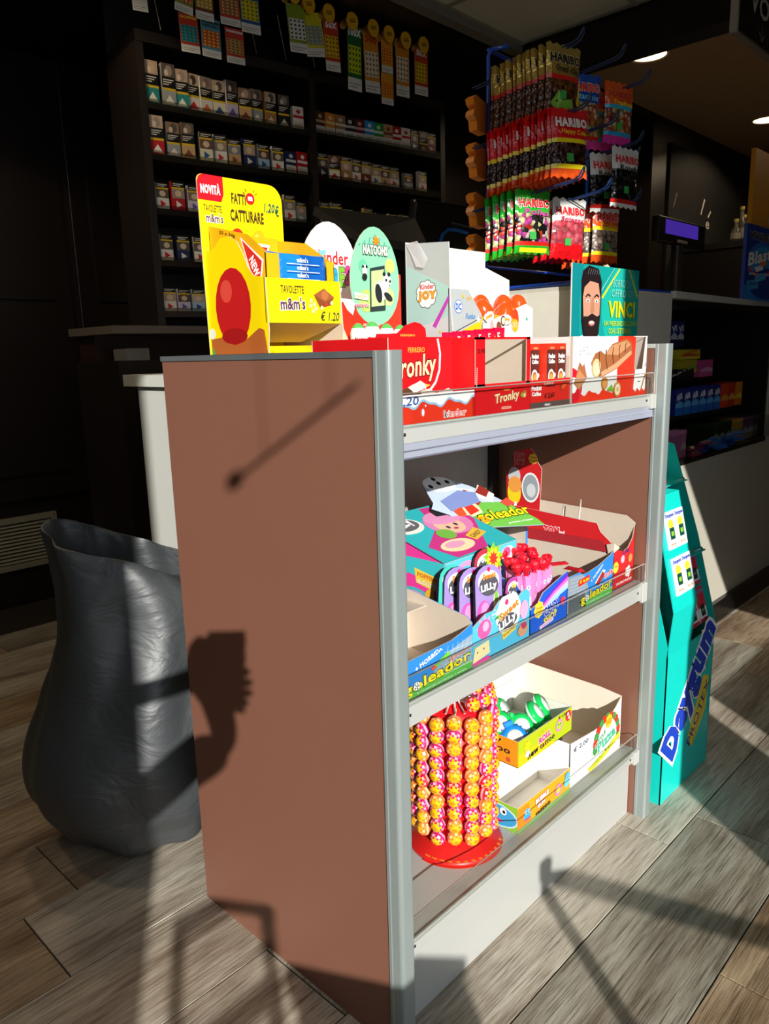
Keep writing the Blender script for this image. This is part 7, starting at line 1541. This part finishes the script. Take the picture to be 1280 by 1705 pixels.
# ================================================================== BIN BAG
BAGM = bpy.data.materials.new('bin_bag_plastic'); BAGM.use_nodes = True
n = BAGM.node_tree.nodes; l = BAGM.node_tree.links; b = n['Principled BSDF']; b.inputs['Base Color'].default_value = (*rgb('#393d40'), 1); b.inputs['Roughness'].default_value = 0.50; b.inputs['Specular IOR Level'].default_value = 0.9
tc = n.new('ShaderNodeTexCoord'); mp = n.new('ShaderNodeMapping'); mp.inputs['Scale'].default_value = (1, 1, 2.0); nz = n.new('ShaderNodeTexNoise'); nz.inputs['Scale'].default_value = 7; nz.inputs['Detail'].default_value = 8; nz.inputs['Distortion'].default_value = 2.4; nz.inputs['Roughness'].default_value = 0.45
l.new(tc.outputs['Object'], mp.inputs[0]); l.new(mp.outputs[0], nz.inputs['Vector']); bp = n.new('ShaderNodeBump'); bp.inputs['Strength'].default_value = 0.22; bp.inputs['Distance'].default_value = 0.02; l.new(nz.outputs['Fac'], bp.inputs['Height']); l.new(bp.outputs[0], b.inputs['Normal'])
rt = Vector((0.4585, 0.8887, 0)); dp = Vector((-0.8887, 0.4585, 0)); cb0 = Vector((-0.94, 0.08, 0))
lev = [(0.0, -0.17, 0.12), (0.015, -0.20, 0.15), (0.035, -0.225, 0.16), (0.055, -0.24, 0.185), (0.08, -0.26, 0.19), (0.11, -0.29, 0.21), (0.14, -0.31, 0.215), (0.22, -0.33, 0.235), (0.30, -0.305, 0.24), (0.38, -0.275, 0.235), (0.46, -0.24, 0.225), (0.54, -0.215, 0.215), (0.62, -0.195, 0.20), (0.68, -0.188, 0.19), (0.74, -0.197, 0.175), (0.785, -0.212, 0.14)]
NS = 56; vs = []
def bagpt(zi, lft, rgt, a0, inner=0.0, top=False):
    c = (lft + rgt) / 2; R_ = (rgt - lft) / 2 - inner; dd = R_ * (0.80 if zi < 0.5 else 0.80 - (zi - 0.5) * 0.6)
    k = 0.014 * noise.noise(Vector((cos(a0) * 2.2, sin(a0) * 2.2, zi * 3.5))) * 2
    fold = 0.011 * max(0, 0.17 - zi) / 0.17 * sin(zi * 240 + 3 * sin(a0 * 2) + 1.5 * sin(a0 * 5)) + 0.006 * sin(a0 * 9 + zi * 6) * (1 - zi)
    uu = c + (R_ + k + fold) * cos(a0); ww = (dd + k + fold) * sin(a0)
    return cb0 + rt * uu + dp * ww + Vector((0, 0, zi))
for (z_, lf, rg) in lev:
    for k in range(NS):
        a0 = 2 * pi * k / NS; p = bagpt(z_, lf, rg, a0)
        if z_ > 0.6: # rim slopes down to the right
            t = (z_ - 0.6) / 0.2; p.z += t * (-0.075 * (cos(a0)) + 0.02 * sin(a0)) + 0.01 * t * sin(3 * a0)
        vs.append(p)
# inner lip going down
for (z_, lf, rg, inn) in ((0.795, -0.212, 0.14, 0.01), (0.70, -0.19, 0.17, 0.02), (0.45, -0.2, 0.2, 0.05), (0.25, -0.2, 0.18, 0.12)):
    for k in range(NS):
        a0 = 2 * pi * k / NS; p = bagpt(z_, lf, rg, a0, inn)
        if z_ > 0.6: t = (z_ - 0.6) / 0.2; p.z += t * (-0.075 * (cos(a0)) + 0.02 * sin(a0)) + 0.01 * t * sin(3 * a0)
        vs.append(p)
mb = MB(); nl = len(lev) + 4
mb.add(vs, [(i * NS + k, i * NS + (k + 1) % NS, (i + 1) * NS + (k + 1) % NS, (i + 1) * NS + k) for i in range(nl - 1) for k in range(NS)] + [tuple(range(NS))[::-1], tuple(range((nl - 1) * NS, nl * NS))], BAGM, True)
bb = mb.build('bin_bag', None, subd=2, loc=(-0.98, 0.10, 0)); tag(bb, 'open black plastic bin bag standing on the floor left of the brown unit', 'bin bag')
tx = bpy.data.textures.new('crease', 'CLOUDS'); tx.noise_scale = 0.16; tx.noise_depth = 1
dmod = bb.modifiers.new('creases', 'DISPLACE'); dmod.texture = tx; dmod.strength = 0.018; dmod.mid_level = 0.5; dmod.texture_coords = 'LOCAL'
# ================================================================== BEHIND THE CAMERA
# photographer
def skin(name, verts, edges, radii, mat_, parent, root=0, sub=2, loc=None):
    me = bpy.data.meshes.new(name); o0 = wloc(parent) if parent else Vector((0, 0, 0))
    me.from_pydata([tuple(Vector(v) - o0) for v in verts], edges, []); o = bpy.data.objects.new(name, me); C.objects.link(o); o.parent = parent
    sk = o.modifiers.new('skin', 'SKIN'); sk.use_smooth_shade = True
    for i, r in enumerate(radii):
        d_ = me.skin_vertices[0].data[i]; d_.radius = (r, r) if not isinstance(r, tuple) else r; d_.use_root = (i == root)
    sb = o.modifiers.new('sub', 'SUBSURF'); sb.levels = sub; sb.render_levels = sub; me.materials.append(mat_); return o
SKN = M('#c08a6c', 0.5, var=0.05, bump=0.05); JKT = M('#1f2630', 0.8, var=0.1, bump=0.2); TRS = M('#23252b', 0.85, var=0.1)
ph = empty('person', (0.93, -1.62, 0), 'person in dark jacket holding up a phone with one raised hand', 'person')
R2 = lambda dx, df: Vector((0.93 + 0.72 * dx - 0.69 * df, -1.62 + 0.69 * dx + 0.72 * df, 0))
def P3(dx, df, z): p = R2(dx, df); p.z = z; return p
# hand position just under/behind the camera
BACK = -FWD; PHc = CAM + BACK * 0.011 - UP * 0.050 - RIGHT * 0.008
wr = PHc - UP * 0.120 + BACK * 0.02 - RIGHT * 0.002; el = P3(0.22, 0.30, 0.93); sh_r = P3(0.18, 0.0, 1.40)
jv = [P3(0, 0, 0.95), P3(0, 0.01, 1.12), P3(0, 0.0, 1.30), P3(0, -0.01, 1.42), sh_r, el, wr - UP * 0.035, P3(-0.18, 0, 1.40), P3(-0.24, 0.10, 1.14), P3(-0.14, 0.30, 1.10), P3(0, 0, 1.47)]
bv, be, br = [], [], []
def sub_(vs_, es_, rs_, link=None):
    k = len(bv); bv.extend(vs_); be.extend([(a_0 + k, b_0 + k) for a_0, b_0 in es_]); br.extend(rs_)
    if link is not None: be.append((link, k))
    return k
sub_([P3(0, 0, 0.95), P3(0, 0.01, 1.12), P3(0, 0.0, 1.30), P3(0, -0.01, 1.42), sh_r, el, wr - UP * 0.035, P3(-0.18, 0, 1.40), P3(-0.24, 0.10, 1.14), P3(-0.14, 0.30, 1.10)], [(0, 1), (1, 2), (2, 3), (3, 4), (4, 5), (5, 6), (3, 7), (7, 8), (8, 9)], [0.115, 0.11, 0.125, 0.09, 0.06, 0.048, 0.032, 0.06, 0.045, 0.030])
sub_([P3(0, 0, 1.47), P3(0, 0.02, 1.53), P3(0, 0.02, 1.61), P3(0, 0.01, 1.67)], [(0, 1), (1, 2), (2, 3)], [0.05, 0.065, 0.085, 0.07], 3)
for s_x in (0.11, -0.11): sub_([P3(s_x * 0.95, 0, 0.86), P3(s_x, 0.02, 0.48), P3(s_x, -0.01, 0.09)], [(0, 1), (1, 2)], [0.085, 0.055, 0.042], 0)
palm = PHc - UP * 0.055 + BACK * 0.022 - RIGHT * 0.02
hv = [wr, palm - UP * 0.02, palm + UP * 0.02]; he = [(0, 1), (1, 2)]; hr = [0.033, (0.040, 0.024), (0.044, 0.022)]
for k, (ll) in enumerate((0.9, 1.0, 1.0, 0.85)):
    b0 = palm + RIGHT * 0.02 + UP * (0.055 - 0.021 * k); i0 = len(hv)
    hv += [b0, b0 + RIGHT * 0.030 * ll + FWD * 0.004, b0 + RIGHT * 0.048 * ll + FWD * 0.014, b0 + RIGHT * 0.044 * ll + FWD * 0.030]
    hr += [0.0105, 0.0098, 0.0092, 0.008]; he += [(2 if k < 2 else 1, i0), (i0, i0 + 1), (i0 + 1, i0 + 2), (i0 + 2, i0 + 3)]
b0 = palm - RIGHT * 0.025 - UP * 0.01; i0 = len(hv); hv += [b0, b0 - RIGHT * 0.022 + UP * 0.03, b0 - RIGHT * 0.024 + UP * 0.06]; hr += [0.013, 0.012, 0.009]; he += [(1, i0), (i0, i0 + 1), (i0 + 1, i0 + 2)]
sub_(hv, he, hr, 6)
lh = P3(-0.14, 0.32, 1.10); tgt = PHc - RIGHT * 0.055 + BACK * 0.034 + UP * 0.012
hv = [lh, lh.lerp(tgt, 0.6), tgt - UP * 0.03, tgt + UP * 0.03]; he = [(0, 1), (1, 2), (2, 3)]; hr = [0.032, 0.029, (0.034, 0.022), (0.034, 0.022)]
for k in range(4):
    b0 = tgt + UP * (0.052 - 0.031 * k) + RIGHT * 0.015; i0 = len(hv); hv += [b0, b0 + RIGHT * 0.045 + BACK * 0.004, b0 + RIGHT * (0.088 - 0.006 * (k == 3)) - BACK * 0.006]; hr += [0.0155, 0.0145, 0.011]; he += [(3 if k < 2 else 2, i0), (i0, i0 + 1), (i0 + 1, i0 + 2)]
b0 = tgt - RIGHT * 0.01 + UP * 0.045; i0 = len(hv); hv += [b0, b0 + RIGHT * 0.02 + UP * 0.02]; hr += [0.012, 0.009]; he += [(3, i0), (i0, i0 + 1)]
sub_(hv, he, hr, 9)
skin('body', bv, be, br, SKN, ph)
skin('jacket', jv, [(0, 1), (1, 2), (2, 3), (3, 4), (4, 5), (5, 6), (3, 7), (7, 8), (8, 9), (3, 10)], [0.13, 0.125, 0.14, 0.11, 0.075, 0.062, 0.050, 0.075, 0.055, 0.042, 0.06], JKT, ph)
skin('trousers', [P3(0, 0, 0.96), P3(0.10, 0, 0.86), P3(0.11, 0.02, 0.48), P3(0.11, -0.01, 0.10), P3(-0.10, 0, 0.86), P3(-0.11, 0.02, 0.48), P3(-0.11, -0.01, 0.10)], [(0, 1), (1, 2), (2, 3), (0, 4), (4, 5), (5, 6)], [0.13, 0.10, 0.065, 0.055, 0.10, 0.065, 0.055], TRS, ph)
for s_x in (-0.11, 0.11): skin('shoe', [P3(s_x, -0.05, 0.05), P3(s_x, 0.06, 0.045), P3(s_x, 0.17, 0.035)], [(0, 1), (1, 2)], [0.045, 0.045, 0.035], BLACK, ph)
skin('hair', [P3(0, -0.02, 1.60), P3(0, -0.01, 1.68), P3(0, 0.04, 1.71)], [(0, 1), (1, 2)], [0.085, 0.088, 0.06], M('#2a1e18', 0.8, var=0.2), ph)
MB().lathe(P3(0, 0.105, 1.57), [(0.004, 0.035), (0.012, 0.0), (0.0, -0.008)], SKN, 10).build('nose', ph)
for s_x in (-0.035, 0.035): MB().ball(P3(s_x, 0.098, 1.615), 0.012, M('#e8e4de', 0.3), 10, 8).build('eye', ph)
for s_x in (-0.088, 0.088): MB().ball(P3(s_x, 0.02, 1.60), (0.012, 0.016, 0.028), SKN, 10, 8).build('ear', ph)
MB(Matrix.Translation(P3(0, 0.108, 1.545)) @ Matrix.Rotation(radians(43.7), 4, 'Z')).box(-0.02, 0.02, -0.006, 0.006, -0.004, 0.004, M('#a85a4c', 0.5)).build('mouth', ph)
pm = empty('phone', tuple(PHc), 'black phone held upright in the raised hand', 'phone')
TP = Matrix((RIGHT, UP, -FWD)).transposed().to_4x4(); TP.translation = PHc
MB(TP).box(-0.039, 0.039, -0.086, 0.082, -0.0, 0.008, M('#101216', 0.2)).build('case', pm, bevel=0.003)
# stool by the window; bin, trestle and rod are stand-ins added to cast shadows
q = empty('bar_stool', (1.45, -1.38, 0), 'tall metal bar stool with low back beside the shop window', 'stool')
SM = M('#3a3d40', 0.35, metal=0.7)
for (x, y) in ((1.36, -1.50), (1.54, -1.50), (1.36, -1.27), (1.54, -1.27)): MB().box(x - 0.011, x + 0.011, y - 0.011, y + 0.011, 0, 0.99 if x > 1.5 else 0.74, SM).build('leg', q)
MB().box(1.35, 1.55, -1.51, -1.26, 0.74, 0.77, SM).build('seat', q); MB().box(1.53, 1.55, -1.51, -1.26, 0.965, 0.99, SM).build('back_rail', q); MB().box(1.53, 1.55, -1.51, -1.26, 0.83, 0.86, SM).build('back_rail', q)
q = empty('box_shadow_caster', (1.62, -1.06, 0), 'unseen grey lidded box added by the shop window to cast a shadow', 'shadow caster')
MB().box(1.50, 1.72, -1.20, -0.93, 0, 0.80, M('#4a4e50', 0.5)).build('body', q, bevel=0.01); MB().box(1.49, 1.73, -1.21, -0.92, 0.80, 0.84, M('#2a2c2e', 0.5)).build('lid', q, bevel=0.01)
q = empty('brace_shadow_caster', (1.5, -0.2, 0), 'unseen metal frame with sloping braces added near the shop window to cast shadows', 'trestle')
MB().tube([(1.5, -0.47, 0), (1.5, -0.47, 0.77)], 0.016, SM, 10).build('leg', q); MB().tube([(1.5, -0.47, 0.74), (1.5, 0.60, 0.22)], 0.018, SM, 10).build('brace', q)
MB().tube([(1.5, -0.47, 0.56), (1.5, 0.30, 0.0)], 0.014, SM, 10).build('brace', q); MB().tube([(1.5, 0.60, 0), (1.5, 0.60, 0.24)], 0.016, SM, 10).build('leg', q); MB().box(1.485, 1.515, -0.487, -0.453, 0.74, 0.79, SM).build('hinge', q)
q = empty('rod_shadow_caster', (1.7, -1.3, 2.05), 'unseen short rod with a round knob added on thin wires to cast its shadow', 'ornament')
MB().tube([(1.7, -1.38, 1.985), (1.7, -1.16, 2.01)], 0.005, SM, 8).build('rod', q); MB().ball((1.7, -1.385, 1.985), 0.017, SM, 12, 8).build('knob', q)
MB().tube([(1.7, -1.20, 2.005), (1.7, -1.20, 2.735)], 0.0012, SM, 5).build('wire', q); MB().tube([(1.7, -1.32, 1.995), (1.7, -1.32, 2.735)], 0.0012, SM, 5).build('wire', q)
